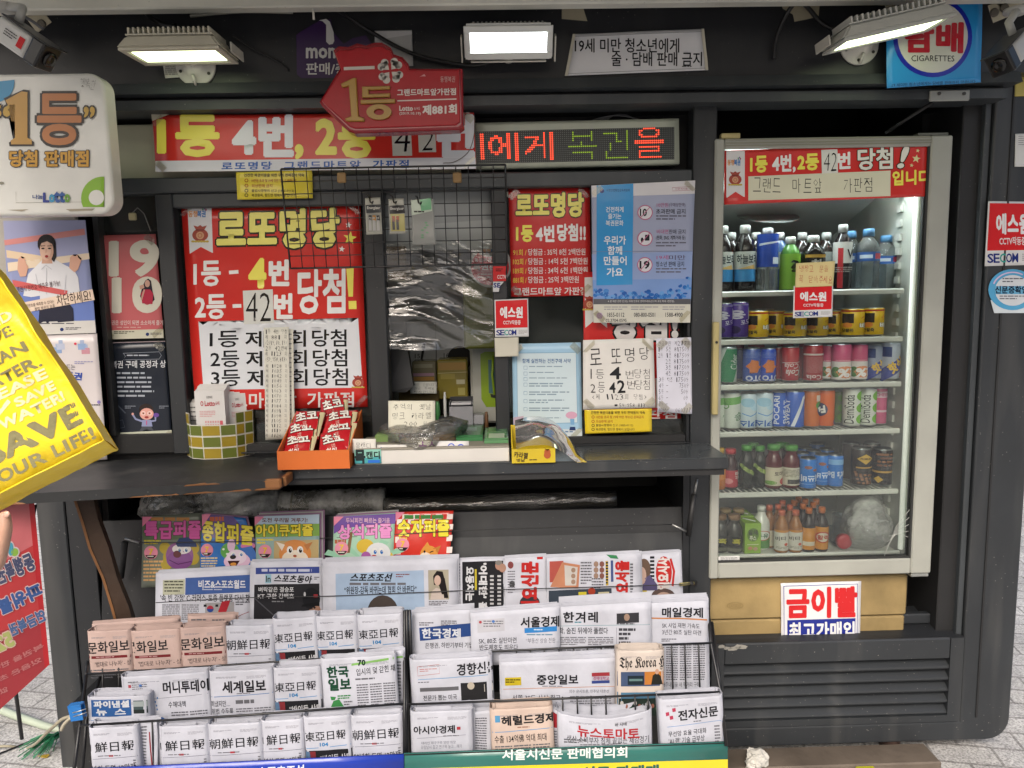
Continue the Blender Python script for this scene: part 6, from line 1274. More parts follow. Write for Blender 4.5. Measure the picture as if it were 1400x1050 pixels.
# white sweets tray
g0 = PZ(483, 640, CT); g1 = PZ(697, 637, CT)
tx0, tx1, ty0 = g0.x, g1.x, 2.012; tz = CT + .046
e = empty('sweets_tray', ((tx0 + tx1) / 2, 2.08, CT), 'long flat white cardboard tray of sweets on the counter edge', 'tray')
b = MB(); W1 = M('#cfccc6', 'paper'); b.box(tx0, ty0, CT, tx1, 2.19, CT + .040, W1, .002); b.box(tx0 + .001, ty0 - .001, CT + .0402, tx1 - .001, 2.188, CT + .046, M('#8d887c', 'paper'), .001); b.build('tray_box', e)
s = Sheet(R4(480, 617, 516, 637), pts=[(tx0 - .002, ty0 - .0025, CT + .044), (tx0 + .072, ty0 - .0025, CT + .044), (tx0 + .072, ty0 - .0025, CT + .004), (tx0 - .002, ty0 - .0025, CT + .004)], wav=0, step=.3); s.base('#4aa0a4'); s.quadr([(480, 617), (516, 617), (516, 627), (480, 630)], '#8ac0b0', 1); s.text('목', 481, 618, 494, 636, '#1c2a2c', .06, 2); s.text('캔디', 496, 620, 514, 630, '#1c2a2c', .04, 2); s.rect(498, 632, 514, 636, '#2a6ac4', 2)
s.finish('price_card', 'turquoise card with thick black letters stuck on the corner of the white tray', 'card')
def flat_on(x0, y0, x1, y1, z, th, col, lab, name, cat, art=None, tilt=0, kind='gloss', yoff=0):
    """a flat packet lying at height z, front edge through (x0..x1, y1)"""
    a = PZ(x0, y1, z); bq = PZ(x1, y1, z); k = PZ((x0 + x1) / 2, y0, z); Yf = (a.y + bq.y) / 2
    s = Sheet(R4(x0, y0, x1, y1), pts=[(a.x, k.y, z + th + tilt), (bq.x, k.y, z + th + tilt), (bq.x, Yf, z + th), (a.x, Yf, z + th)], kind=kind, wav=.001, step=.3)
    m = M(col, kind); s.box(a.x, Yf, z, bq.x, k.y, z + th - .0006, m, .0); s.base(m, 8, .0005)
    if art: art(s)
    return s.finish(name, lab, cat)
def stand_on(x0, y0, x1, y1, Y, col, lab, name, cat, art=None, lean=.01, kind='paper'):
    s = Sheet(R4(x0, y0, x1, y1), pts=[P(x0, y0, Y + lean), P(x1, y0, Y + lean), P(x1, y1, Y), P(x0, y1, Y)], kind=kind, wav=.001, step=.3); s.base(col, 10, .0012)
    if art: art(s)
    return s.finish(name, lab, cat)
stand_on(482, 600, 514, 619, ty0 + .004, '#d4d1c9', 'small white card with thin handwriting above the turquoise card', 'price_card', 'card', lambda s: s.text('목캔디', 486, 605, 508, 614, '#3a3a3a', -.012, hand=.6))
stand_on(515, 608, 572, 619, ty0 + .006, '#d6d3cd', 'white strip with a small blue word along the tray front', 'price_card', 'card', lambda s: s.text('Gomme', 519, 611.5, 537, 616, '#2c4a9c', .02))
stand_on(572, 603, 641, 618, ty0 + .008, '#d6d4d2', 'white strip with purple, green and blue letters along the tray front', 'price_card', 'card', lambda s: (s.text('ㅗ', 573, 604, 583, 610, '#8a3a9a', .05), s.text('ㅅ', 587, 604, 594, 610, '#8a3a9a', .05), s.text('미니스낵', 590, 612, 612, 617, '#2a8a8a', .03), s.text('쁘띠', 573, 612, 584, 617, '#2c5aa4', .03), s.ell(617, 611, 5, 5, '#3a5ac4', 1, 16, hole=.7), s.ell(630, 612, 5, 5, '#3a5ac4', 1, 16, hole=.7)))
stand_on(531, 548, 595, 592, 2.115, '#d8d5c4', 'rounded cream card handwritten with an old time caramel offer', 'handwritten_card', 'card', lambda s: (s.text('추억의 옛날', 537, 552, 590, 560, '#2a2a2a', -.012, hand=.7), s.text('밍크 카라멜', 535, 564, 590, 573, '#2a2a2a', -.012, hand=.7), s.text('200 원', 552, 576, 584, 583, '#2a2a2a', -.012, hand=.7)), .03)
zt_ = tz + .001
flat_on(513, 584, 545, 604, zt_, .018, '#79935a', 'pale green flat sweet box on the white tray', 'sweet_box', 'box', lambda s: s.rect(516, 587, 542, 590, '#a9bb8a', 1))
flat_on(548, 588, 590, 606, zt_, .010, '#8f8a70', 'olive grey sweet packet under clear wrap on the tray', 'sweet_packet', 'packet', lambda s: (s.rect(556, 592, 582, 597, '#6a4a34', 1), s.greek(552, 599, 588, 604, 2, '#5a5a44', 1, .4)))
flat_on(592, 585, 622, 602, zt_, .012, '#8f7246', 'brown caramel packet on the white tray', 'sweet_packet', 'packet', lambda s: s.rect(598, 589, 616, 595, '#5e4526', 1))
flat_on(624, 586, 660, 603, zt_, .012, '#3f7a4c', 'dark green sweet packet on the white tray', 'sweet_packet', 'packet', lambda s: (s.rect(630, 590, 650, 595, '#8ab09a', 1), s.greek(628, 597, 656, 601, 1, '#1e4a2c', 1, .6)))
flat_on(662, 588, 695, 606, zt_, .010, '#5f8f62', 'light green sweet packet at the end of the white tray', 'sweet_packet', 'packet', lambda s: (s.rect(668, 598, 690, 604, '#b9ccb0', 1), s.rect(672, 590, 684, 594, '#2f6a44', 1)))
hull = [PZ(547, 606, zt_ + .004), PZ(604, 605, zt_ + .004), PZ(545, 585, zt_ + .006), PZ(606, 584, zt_ + .006), PZ(560, 596, zt_ + .028), PZ(592, 594, zt_ + .036), PZ(576, 586, zt_ + .038)]
crumple('plastic_wrap', hull, clear('wrap_film', 1.6, '#efece0', rough=.1, dirt=.07, ior=1.5, wrinkle=.8, wscale=30, film=.06), 'loose clear plastic wrap over the olive grey packet', 'plastic wrap', .006, 3, 5, 50)
# yellow box with curved film
e = empty('yellow_box', PZ(728, 630, CT), 'low yellow cardboard box with dark lettering at the end of the white tray', 'box')
y0 = PZ(700, 634, CT); y1 = PZ(760, 634, CT); yy = y0.y + .004
b = MB(); YE = M('#c9b02a', 'gloss')
b.box(y0.x, yy, CT, y1.x, yy + .004, CT + .04, YE); b.box(y0.x, yy + .1, CT, y1.x, yy + .104, CT + .09, YE); b.box(y0.x, yy + .0043, CT, y1.x, yy + .0997, CT + .004, YE)
for x in (y0.x, y1.x - .003): b.prism([(yy + .0043, CT + .0042), (yy + .0043, CT + .04), (yy + .0997, CT + .088), (yy + .0997, CT + .0042)], x, x + .003, YE, T=SW)
b.build('box_tray', e)
s = Sheet(R4(700, 612, 760, 634), pts=[(y0.x, yy - .0005, CT + .04), (y1.x, yy - .0005, CT + .04), (y1.x, yy - .0005, CT), (y0.x, yy - .0005, CT)], wav=0, step=.3)
s.text('카라멜', 703, 617, 722, 626, '#3a2c12', .03, 1, rot=8); s.text('옛날', 706, 627, 718, 632, '#3a2c12', .02, 1); s.ell(749, 622, 5, 6, '#a8542c', 1, 12); s.poly([(744, 618), (746, 613), (749, 617), (752, 613), (754, 618)], '#a8542c', 1); s.greek(724, 628, 744, 632, 1, '#6a5a1a', 1, .5); s.build('box_print', e)
flat_on(704, 592, 752, 612, CT + .006, .036, '#b3a03c', 'yellow sweet packet inside the low yellow box', 'sweet_packet', 'packet', lambda s: (s.greek(708, 596, 746, 604, 2, '#6a5f24', 1, .5), s.rect(712, 605, 740, 608, '#d2c88a', 1)), .012)
n = 14; vs = []; fs = []
for j in range(n + 1):
    for i in range(n + 1):
        u, v = i / n, j / n; x = y0.x + .012 + (y1.x - y0.x + .055) * u; yv = yy + .10 - .115 * v; z = CT + .104 - .012 * v + .02 * math.sin(u * 2.6) - .10 * u ** 3 - .05 * v * v + .004 * noise.noise(Vector((u * 4, v * 4, 8)))
        vs.append((x + .02 * v * u, yv, max(z, CT + .0015)))
for j in range(n):
    for i in range(n): a = j * (n + 1) + i; fs.append([a, a + 1, a + n + 2, a + n + 1])
b = MB(); b.add(vs, fs, clear('stiff_film', 1.4, '#eceee4', rough=.08, dirt=.10, ior=1.5, film=.08), True); tag(b.build('plastic_cover'), 'stiff clear plastic cover curling over the low yellow box', 'plastic cover')
# ----- things behind the opening, on the inner ledge -----
IZ = .986
def blk(x0, y0, x1, y1, Y, d, col, lab, name, cat, kind='plastic', bev=.004, art=None):
    a = P(x0, y0, Y); c_ = P(x1, y1, Y); z0 = max(c_.z, IZ); s = Sheet(R4(x0, y0, x1, y1), pts=[(a.x, Y - .0006, a.z), (c_.x, Y - .0006, a.z), (c_.x, Y - .0006, c_.z), (a.x, Y - .0006, c_.z)], kind=kind, wav=0, step=.3)
    s.box(a.x, Y, z0, c_.x, Y + d, a.z, M(col, kind), bev)
    if art: art(s)
    return s.finish(name, lab, cat)
b = MB(); q = [P(528, 470, 2.36), P(556, 470, 2.36), P(565, 528, 2.34), P(556, 536, 2.33), P(529, 537, 2.33)]
k = Vector((0, .04, 0)); b.add([*q, *[p + k for p in q]], [[0, 4, 3, 2, 1], [5, 6, 7, 8, 9]] + [[i, (i + 1) % 5, 5 + (i + 1) % 5, 5 + i] for i in range(5)], M('#14161b', 'plastic', .5)); tag(b.build('monitor_back'), 'dark back of a tilted screen standing in the serving opening', 'screen')
s = SH([(556, 440), (676, 436), (676, 520), (558, 522)], 2.62, 'paper', .001); s.base('#a9abab'); s.line([(557, 494), (676, 490)], .5, '#7f8182', 1); s.line([(595, 440), (595, 520)], .5, '#7f8182', 1); s.line([(634, 440), (634, 520)], .5, '#7f8182', 1); s.text('15', 567, 484, 574, 490, '#3a3c3e', .01, 1); s.text('16', 606, 483, 613, 489, '#3a3c3e', .01, 1)
s.ell(628, 490, 17, 17, '#101113', 2, 28); s.poly([(578, 468), (582, 468), (577, 494), (574, 494)], '#15161a', 2); s.line([(596, 470), (596, 498)], .8, '#15161a', 2); s.finish('wall_calendar', 'grey wall calendar with a black disc deep inside the booth', 'calendar')
blk(563, 494, 597, 524, 2.5, .08, '#7d775c', 'olive grey carton in the stack inside the serving opening', 'goods_carton', 'carton', 'gloss', .004, lambda s: (s.rect(564, 510, 594, 514, '#b58fa0', 1), s.rect(564, 515, 594, 520, '#b58a4a', 1), s.rect(566, 498, 592, 503, '#9a967a', 1)))
blk(597, 492, 640, 545, 2.48, .10, '#8d8034', 'tall yellow olive carton in the stack inside the serving opening', 'goods_carton', 'carton', 'gloss', .004, lambda s: (s.rect(599, 496, 638, 506, '#b08a3a', 1), s.rect(624, 519, 636, 525, '#c9c4a0', 2), s.rect(602, 511, 622, 518, '#a89a4a', 1), s.rect(626, 530, 636, 540, '#b9b06a', 1), s.line([(598, 510), (640, 509)], .8, '#c9c08a', 2)))
blk(545, 536, 600, 549, 2.46, .1, '#6a5a34', 'low brown carton beneath the stack inside the opening', 'goods_carton', 'carton', 'paper', .003)
stand_on(561, 522, 597, 538, 2.40, '#c4c5bd', 'small curved handwritten slip hanging on the cartons', 'handwritten_slip', 'slip', lambda s: [s.text(t, 566, 524 + i * 5, 594, 528 + i * 5, '#3a3a3a', -.012, hand=.6) for i, t in enumerate(('카드 안됩니다', '현금 주세요', '감사합니다'))])
blk(642, 470, 690, 578, 2.46, .14, '#b9bab2', 'white ticket machine with a lime green screen surround inside the opening', 'ticket_machine', 'machine', 'plastic', .008, lambda s: (s.poly([(657, 484), (664, 481), (690, 481), (690, 556), (664, 556), (657, 545)], '#8fae22', 1), s.poly([(668, 492), (690, 492), (690, 540), (668, 537)], '#4c7478', 2), s.poly([(670, 538), (690, 541), (690, 546), (671, 543)], '#1a1c1e', 2)))
b = MB(); b.tube([P(674, 486, 2.44), P(673, 512, 2.44), P(676, 540, 2.43)], .004, M('#8fae22', 'plastic'), 8); tag(b.build('cord'), 'lime green cord against the white ticket machine', 'cord')
# pen cup of wire mesh
a = P(614, 545, 2.30); c_ = P(646, 545, 2.30); zc0 = P(630, 580, 2.30).z; zc1 = a.z
e = empty('pen_tray', ((a.x + c_.x) / 2, 2.31, zc0), 'grey metal mesh desk tidy with white cards behind the counter', 'desk tidy')
def mesh_mat():
    m, t, bb = new_mat('wire_mesh'); tc = node(t, 'ShaderNodeTexCoord'); ck = node(t, 'ShaderNodeTexChecker'); ck.inputs['Scale'].default_value = 420; t.links.new(tc.outputs['Object'], ck.inputs[0])
    ck.inputs[1].default_value = (.05, .05, .055, 1); ck.inputs[2].default_value = (.42, .42, .45, 1); t.links.new(ck.outputs[0], bb.inputs['Base Color']); bb.inputs['Roughness'].default_value = .4; return m
MM = mesh_mat()
b = MB(); b.box(a.x, 2.29, zc0, c_.x, 2.293, zc1 - .022, MM); b.box(a.x, 2.345, zc0, c_.x, 2.348, zc1, M('#1b1c20', 'metal')); b.box(a.x, 2.2932, zc0, a.x + .003, 2.3448, zc1 - .012, MM); b.box(c_.x - .003, 2.2932, zc0, c_.x, 2.3448, zc1 - .012, MM); b.tube([(a.x, 2.2915, zc1 - .022), (c_.x, 2.2915, zc1 - .022)], .003, M('#1b1c20', 'metal'), 6); b.box(c_.x + .002, 2.29, zc0, c_.x + .035, 2.34, zc0 + .03, MM, .002); b.box(a.x - .034, 2.29, zc0, a.x - .002, 2.34, zc0 + .026, M('#22242a', 'metal'), .002); b.build('mesh_holder', e)
b = MB(); b.box(a.x + .006, 2.30, zc0 + .004, c_.x - .006, 2.335, zc1 - .014, M('#c9c9cc', 'paper')); tag(b.build('card_stack'), 'stack of white cards in the mesh desk tidy', 'cards')
for x0, y0_, x1, y1_, col, lab in ((607, 536, 611, 572, '#c4c6c2', 'white paper cone standing beside the mesh desk tidy'), (596, 549, 602, 574, '#3f7a44', 'small dark green bottle beside the cream caramel card'), (663, 563, 668, 588, '#6a4a30', 'short brown pen stub by the mesh desk tidy')):
    p0 = P((x0 + x1) / 2, y1_, 2.30); p1 = P((x0 + x1) / 2, y0_, 2.30); r = (x1 - x0) * .0012
    b = MB(); b.lathe([(r * .8, 0), (r, .004), (r, (p1.z - p0.z) * .8), (r * .7, (p1.z - p0.z) * .9), (r * .7, p1.z - p0.z)], p0, M(col, 'plastic'), 14); tag(b.build('paper_cone' if 'cone' in lab else 'bottle' if 'bottle' in lab else 'pen'), lab, 'cone' if 'cone' in lab else 'bottle' if 'bottle' in lab else 'pen')
# ---------------- stock, magazines and newspapers ----------------
SMK = clear('smoky_bag', 1.5, '#d6d5ce', rough=.14, dirt=.34, ior=1.5, wrinkle=.5, wscale=22, film=.06, dcol=.8)
def hullbox(x0, y0, x1, y1, Y, d, k=.8):
    o = []
    for px, py in ((x0, (y0 + y1) / 2), (x1, (y0 + y1) / 2), ((x0 + x1) / 2, y0), (x0 + (x1 - x0) * .15, y0 + (y1 - y0) * .2), (x1 - (x1 - x0) * .15, y0 + (y1 - y0) * .25), (x0 + 4, y1), (x1 - 4, y1), ((x0 + x1) / 2, y1)):
        o += [P(px, py, Y), P(px + (((x0 + x1) / 2) - px) * (1 - k), py, Y + d)]
    return o
b = MB(); b.add([P(200, 676, 2.36), P(340, 672, 2.36), P(340, 706, 2.36), P(200, 708, 2.36), P(200, 676, 2.45), P(340, 672, 2.45)], [[0, 3, 2, 1], [0, 1, 5, 4]], M('#8e8d86', 'fabric')); tag(b.build('folded_cloth'), 'dim grey folded sacking stuffed at the back of the stock recess', 'cloth')
crumple('plastic_bag', hullbox(197, 672, 268, 708, 2.27, .08), SMK, 'crumpled clear plastic bag at the dark end of the stock recess', 'plastic bag', .014, 3, 3, 26)
crumple('plastic_bag', hullbox(255, 664, 385, 706, 2.30, .1), SMK, 'large scrunched clear plastic bag beside the bubble film roll', 'plastic bag', .016, 3, 9, 22)
b = MB(); a = P(385, 690, 2.33); c_ = P(527, 686, 2.33); n = 40; pts = [a + (c_ - a) * (k / n) for k in range(n + 1)]; b.tube(pts, [.043 + .004 * noise.noise(Vector((k * .5, 1, 2))) + .003 * noise.noise(Vector((k * 1.7, 5, 2))) for k in range(n + 1)], M('#7d7b70', 'plastic', .22), 26); b.tube(pts[:], [.046 + .004 * noise.noise(Vector((k * .9, 4, 9))) for k in range(n + 1)], SMK, 22); tag(b.build('film_roll'), 'fat grey roll of bubble film lying in the stock recess', 'roll')
b = MB(); a = P(525, 692, 2.30); c_ = P(842, 682, 2.30); n = 30; pts = [a + (c_ - a) * (k / n) for k in range(n + 1)]; b.tube(pts, .022, M('#4a453a', 'plastic', .15), 20); b.tube(pts, [.027 + .002 * noise.noise(Vector((k * .4, 2, 7))) for k in range(n + 1)], clear('tube_film', 1.5, '#b9b4a4', rough=.08, dirt=.12, ior=1.5, wrinkle=.6, wscale=12, film=.06), 20); tag(b.build('film_roll'), 'long thin roll of clear film lying along the stock recess', 'roll')
# ----- magazines -----
def circle7(s, cx, cy, r, L=3):
    s.ell(cx, cy, r, r * 1.02, '#d8889c', L, 22); s.text('7', cx - r * .25, cy - r * .55, cx + r * .28, cy + r * .3, '#d9b03c', .05, L + 1); s.poly([(cx - r * .85, cy + r * .38), (cx + r * .85, cy + r * .38), (cx + r * .4, cy + r * .9), (cx - r * .4, cy + r * .9)], '#2a2222', L + 1); s.greek(cx - r * .5, cy + r * .48, cx + r * .5, cy + r * .7, 1, '#d8d0c4', L + 2, .8)
def magazine(q, Y, base, art, lab, copies=1, lean=-.03):
    pts = [P(q[0][0], q[0][1], Y), P(q[1][0], q[1][1], Y), P(q[2][0], q[2][1], Y + lean), P(q[3][0], q[3][1], Y + lean)]
    s = Sheet(q, pts=pts, kind='gloss', wav=.004, step=.35); s.base(base, 12, .003); art(s)
    s.poly([q[0], (q[0][0] + 13, q[0][1]), (q[0][0], q[0][1] + 13)], '#d87c98', 5)
    o = s.finish('puzzle_magazine', lab, 'magazine')
    b = MB()
    for k in range(copies):
        off = Vector((.004 * (k + 1), .005 * (k + 1), .003 * (k + 1))); p = [x + off for x in pts]; t = Vector((0, .003, 0)); b.add([*p, *[x + t for x in p]], [[0, 3, 2, 1], [4, 5, 6, 7], [0, 1, 5, 4], [1, 2, 6, 5], [0, 4, 7, 3]], M('#a9a6a4' if k % 2 else '#8c6a86', 'gloss'))
    if copies: b.build('under_pages', o)
def eyes(s, x0, x1, y, r, L, pupil='#241c18', rx=1):
    for x in (x0, x1): s.ell(x, y, r * rx, r * 1.25, '#dcdcd8', L, 18); s.ell(x + r * .15, y + r * .2, r * .52, r * .7, pupil, L + 1, 14); s.ell(x + r * .3, y - r * .1, r * .16, r * .2, '#e6e6e2', L + 2, 8)
def m1(s):
    s.quadr([(196, 716), (276, 712), (276, 735), (196, 738)], '#5c6a50', 1); s.greek(207, 707, 274, 712, 1, '#a8743c', 2, .9)
    s.text('특급퍼즐', 199, 712, 275, 735, '#c9589a', .04, 2, out=[('#54203c', .035)], dy=-1)
    s.greek(198, 737, 220, 744, 2, '#b9aa3c', 2, .6); circle7(s, 207, 754, 9); s.greek(197, 765, 224, 796, 6, '#c9a06a', 2, .5)
    for x, y, r in ((226, 748, 8), (232, 760, 9), (265, 748, 8), (264, 762, 9), (228, 770, 8)): s.ell(x, y, r, r, '#a89438', 2)
    s.ell(246, 758, 19, 19, '#8a5a86', 3); s.ell(246, 764, 18, 13, '#7c4c84', 4); s.ell(249, 749, 13, 7, '#d6d0cc', 4); s.poly([(241, 742), (246, 734), (258, 733), (269, 741), (270, 746), (244, 746)], '#2f3f66', 5); eyes(s, 246, 255, 750, 3.4, 5, '#2c5a8c'); s.ell(243, 756, 5.5, 5, '#5c2c30', 6); s.line([(232, 764), (244, 770), (262, 766)], 1, '#4a2450', 6)
magazine([(196, 706), (276, 701), (278, 800), (194, 803)], 2.185, '#6f7568', m1, 'purple titled puzzle magazine with a purple faced clown, on the rack board', 0)
def m2(s):
    s.poly([(277, 703), (320, 706), (350, 735), (350, 740), (277, 726)], '#5a4a80', 1); s.greek(288, 706, 322, 711, 1, '#b85a3c', 2, .9)
    s.text('종합퍼즐', 278, 713, 345, 736, '#d6c63a', .035, 2, out=[('#4c441a', .035)], dy=8); circle7(s, 285, 746, 9); s.greek(276, 757, 300, 775, 4, '#c9b98a', 2, .5)
    s.ell(316, 748, 12, 12, '#5a9a4a', 1); [s.ell(308 + i * 5, 745 + (i * 7) % 12, 1.6, 1.6, '#d8e2d0', 2, 8) for i in range(4)]
    s.ell(326, 764, 17, 14, '#d6b4cc', 3); s.ell(325, 758, 13, 12, '#dccbd8', 4); s.ell(318, 740, 5, 9, '#d6b4cc', 3); s.ell(339, 741, 9, 5, '#c9789c', 3); s.poly([(331, 744), (344, 741), (352, 756), (344, 762)], '#3f6ab0', 4); eyes(s, 321, 331, 753, 3, 5, '#2c5aa0'); s.ell(321, 757, 4, 3.4, '#241c1c', 6); s.poly([(314, 763), (330, 763), (326, 772), (318, 772)], '#3a1418', 5); s.ell(322, 769, 4, 3, '#c98a3c', 6, 12)
magazine([(277, 703), (336, 708), (354, 776), (274, 779)], 2.175, '#2f6ab0', m2, 'blue puzzle magazine with yellow title and white rabbit face, curling over', 1)
def m3(s):
    s.quadr([(349, 714), (437, 711), (437, 733), (350, 735)], '#7aa04a', 1); s.quadr([(349, 706), (437, 703), (437, 716), (349, 717)], '#a9bccc', 2); s.text('도전 우리말 겨루기!', 359, 708, 421, 714, '#6a3420', .02, 3)
    s.text('아이큐퍼즐', 351, 717, 428, 733, '#dccb38', .04, 3, out=[('#4a3c12', .04)], dy=-1); s.greek(352, 737, 374, 745, 2, '#d6c63a', 2, .6); circle7(s, 363, 754, 9)
    s.quadr([(375, 740), (436, 738), (436, 770), (375, 770)], '#b09a6a', 1); s.ell(404, 757, 22, 19, '#c98242', 3); s.ell(404, 764, 18, 12, '#ddd2bf', 4); s.poly([(378, 741), (390, 745), (386, 753)], '#dcd0bf', 4); s.poly([(428, 741), (416, 745), (421, 753)], '#b0703a', 4); eyes(s, 397, 411, 752, 4.2, 5, '#2a1c14'); s.ell(404, 760, 2.6, 1.8, '#a0503c', 6, 10); s.line([(396, 764), (404, 766), (412, 764)], .8, '#5a3420', 6)
magazine([(349, 706), (437, 703), (437, 772), (351, 775)], 2.165, '#8aa6a0', m3, 'pale blue puzzle magazine with yellow title and ginger cat face', 3)
def m4(s):
    s.poly([(457, 706), (541, 702), (541, 716), (470, 722), (457, 730)], '#6a4a96', 1); s.text('두뇌회전 빠르는 즐거움', 473, 708, 533, 715, '#c9a0b4', .02, 2); s.text('상식퍼즐', 463, 717, 535, 736, '#d98cc0', .04, 2, out=[('#6a2c5a', .035)], dy=-2)
    s.greek(458, 738, 478, 744, 1, '#a85a3c', 2, .9); circle7(s, 467, 750, 9); s.quadr([(478, 728), (482, 727), (478, 756), (473, 756)], '#7a5a3c', 2)
    for k in range(6): a = RAD(-160 + 30 * k); s.poly([(500, 770), (500 + 60 * math.cos(a), 770 + 34 * math.sin(a)), (500 + 60 * math.cos(a + .22), 770 + 34 * math.sin(a + .22))], '#8fc0a4', 1)
    s.ell(499, 747, 12, 10, '#c9aa3a', 2); s.ell(530, 762, 8, 8, '#c9aa3a', 2); s.ell(517, 757, 17, 15, '#d2d4d6', 3); s.ell(500, 762, 7, 8, '#a05a9c', 4); s.ell(530, 768, 6, 6, '#a05a9c', 4); eyes(s, 512, 521, 754, 4, 5, '#2c6ab4'); s.ell(511, 763, 5, 4.4, '#a8242c', 6)
magazine([(457, 706), (541, 701), (537, 774), (455, 776)], 2.165, '#9fc4ac', m4, 'mint green puzzle magazine with pink title and a white faced clown', 2)
def m5(s):
    for i in range(10):
        for j in range(3):
            if (i + j) % 2: s.rect(543 + i * 7.6, 703 + j * 7, 550.6 + i * 7.6, 710 + j * 7, '#dccfc9', 1)
    for j in range(5):
        if j % 2: s.rect(541, 726 + j * 8, 548, 734 + j * 8, '#dccfc9', 1); s.rect(611, 724 + j * 8, 618, 732 + j * 8, '#dccfc9', 1)
    s.greek(553, 704, 614, 710, 1, '#3f7a3c', 2, .9); s.text('숫자퍼즐', 545, 711, 614, 733, '#d9cb36', .045, 2, out=[('#4a2a12', .04)]); s.greek(546, 735, 563, 740, 1, '#d6c63a', 2, .8); circle7(s, 551, 745, 9); s.greek(541, 759, 560, 766, 2, '#4a4a9c', 2, .6)
    s.ell(587, 758, 12, 12, '#c98a3a', 3); s.poly([(578, 750), (585, 741), (589, 749)], '#c98a3a', 3); s.poly([(592, 750), (603, 746), (599, 756)], '#b0702c', 3); s.ell(582, 762, 8, 7, '#dcd0bf', 4); s.ell(581, 754, 1.4, 1.7, '#1c1410', 5, 8); s.line([(588, 755), (593, 753.5)], 1.2, '#1c1410', 5); s.ell(580, 760, 1.8, 1.4, '#1c1410', 5, 8)
magazine([(541, 700), (620, 698), (614, 770), (537, 773)], 2.168, '#c23328', m5, 'red checker bordered puzzle magazine with a winking dog', 0)
# ----- flat newspapers -----
PAP = '#d3d5e0'; INK = '#232327'; GINK = '#6e6e74'
def flatpaper(q, Y, art, lab, n=3, col=PAP, lean=-.03, base_below=0, name='newspaper', dx=.006, dz=.004):
    pts = [P(q[0][0], q[0][1], Y), P(q[1][0], q[1][1], Y), P(q[2][0], q[2][1], Y + lean), P(q[3][0], q[3][1], Y + lean)]
    s = Sheet(q, pts=pts, kind='news', wav=.004, step=.35); s.base(col, 12, .0008)
    rnd = random.Random(int(q[0][0] * 7 + q[0][1]))
    for k in range(n):
        o = Vector((rnd.uniform(-dx, dx), .004 + .003 * k, rnd.uniform(.15, 1) * dz * (1 + k * .6))); p = [x + o for x in pts]; t = Vector((0, .0014, 0))
        m = M(col, 'news'); mid = (p[0] + p[1]) / 2 + Vector((0, 0, rnd.uniform(-.001, .002))); midb = mid + t
        s.add([p[0], mid, p[1], p[2], p[3], p[0] + t, midb, p[1] + t, p[2] + t, p[3] + t], [[0, 4, 3, 2, 1], [5, 6, 7, 8, 9], [0, 1, 6, 5], [1, 2, 7, 6], [2, 3, 8, 7], [0, 5, 9, 4]], m)
    art(s)
    return s.finish(name, lab, 'newspaper')
def columns(s, x0, y0, x1, y1, n, rows, c=GINK, L=1, gap=2.5):
    w = (x1 - x0) / n
    for k in range(n): s.greek(x0 + k * w, y0, x0 + (k + 1) * w - gap, y1, rows, c, L, .5)
def a1(s):
    s.rect(223, 793, 252, 812, '#b9bba4', 1); s.greek(225, 794, 250, 811, 4, '#4a4a40', 2, .4); s.rect(253, 790, 342, 809, '#44609c', 1); s.text('비즈&스포츠월드', 271, 793, 336, 804, '#d9dbe2', .03, 2); s.greek(276, 805, 330, 807, 1, '#b9c0d4', 2, .6)
    s.text("'속 빈 강정' C-커머스-토종 플랫폼 다시 찾", 220, 812, 342, 822, INK, .012); columns(s, 222, 826, 274, 848, 2, 8); s.rect(280, 824, 320, 850, '#a9a6a8', 1)
    s.quadr([(303, 822), (315, 820), (304, 850), (292, 850)], '#b3303a', 2); s.star(298, 838, 3.4, '#d6b84a', 3); s.ell(287, 832, 4.6, 4.6, '#b03a4a', 2, 16, 180, 360); s.ell(287, 832, 4.6, 4.6, '#2f4c94', 2, 16, 0, 180); [s.rect(x, y, x + 4, y + 3, INK, 2) for x, y in ((278, 826), (294, 826), (280, 841))]
    s.line([(322, 845), (330, 840), (341, 836)], .8, '#a85a5a', 2); s.greek(322, 822, 342, 828, 2, GINK, 2)
flatpaper([(214, 784), (344, 777), (344, 862), (213, 866)], 2.11, a1, 'flat newspaper with a blue masthead box, first in the row on the board', 3)
def a2(s):
    s.rect(350, 776, 437, 783, '#3f4f94', 1); s.greek(358, 777.5, 436, 782, 1, '#c9cde0', 2, .8); s.rect(363, 785, 371, 797, '#9ac4d4', 1); s.text('In', 364, 787, 370, 795, '#3a3a2c', .02, 2); s.text('스포츠동아', 375, 786, 427, 796, INK, .035, 2, shear=.25, dy=1.5); s.greek(430, 788, 437, 793, 2, GINK, 2)
    s.rect(348, 799, 437, 862, '#2b2b2f', 1); s.text('벼락같은 결승포', 354, 802, 402, 809, '#d9d9dc', .015, 2); s.text('KT 구한 강백호', 353, 811, 402, 818, '#d9d9dc', .015, 2); s.greek(372, 821, 400, 823, 1, '#8a8a8e', 2, .8); s.line([(348, 817), (380, 845)], 1.5, '#54545a', 2)
    s.ell(426, 818, 12, 15, '#1d1e22', 3); s.poly([(414, 826), (437, 822), (437, 828), (412, 829)], '#141518', 4); s.ell(431, 836, 8, 11, '#a07a68', 3); s.rect(429, 812, 435, 816, '#9a3038', 5); s.ell(417, 812, 1.5, 3.5, '#c9c9cc', 5, 8)
flatpaper([(344, 768), (441, 766), (441, 858), (343, 860)], 2.10, a2, 'flat sports newspaper with a dark photo of a helmeted batter', 2)
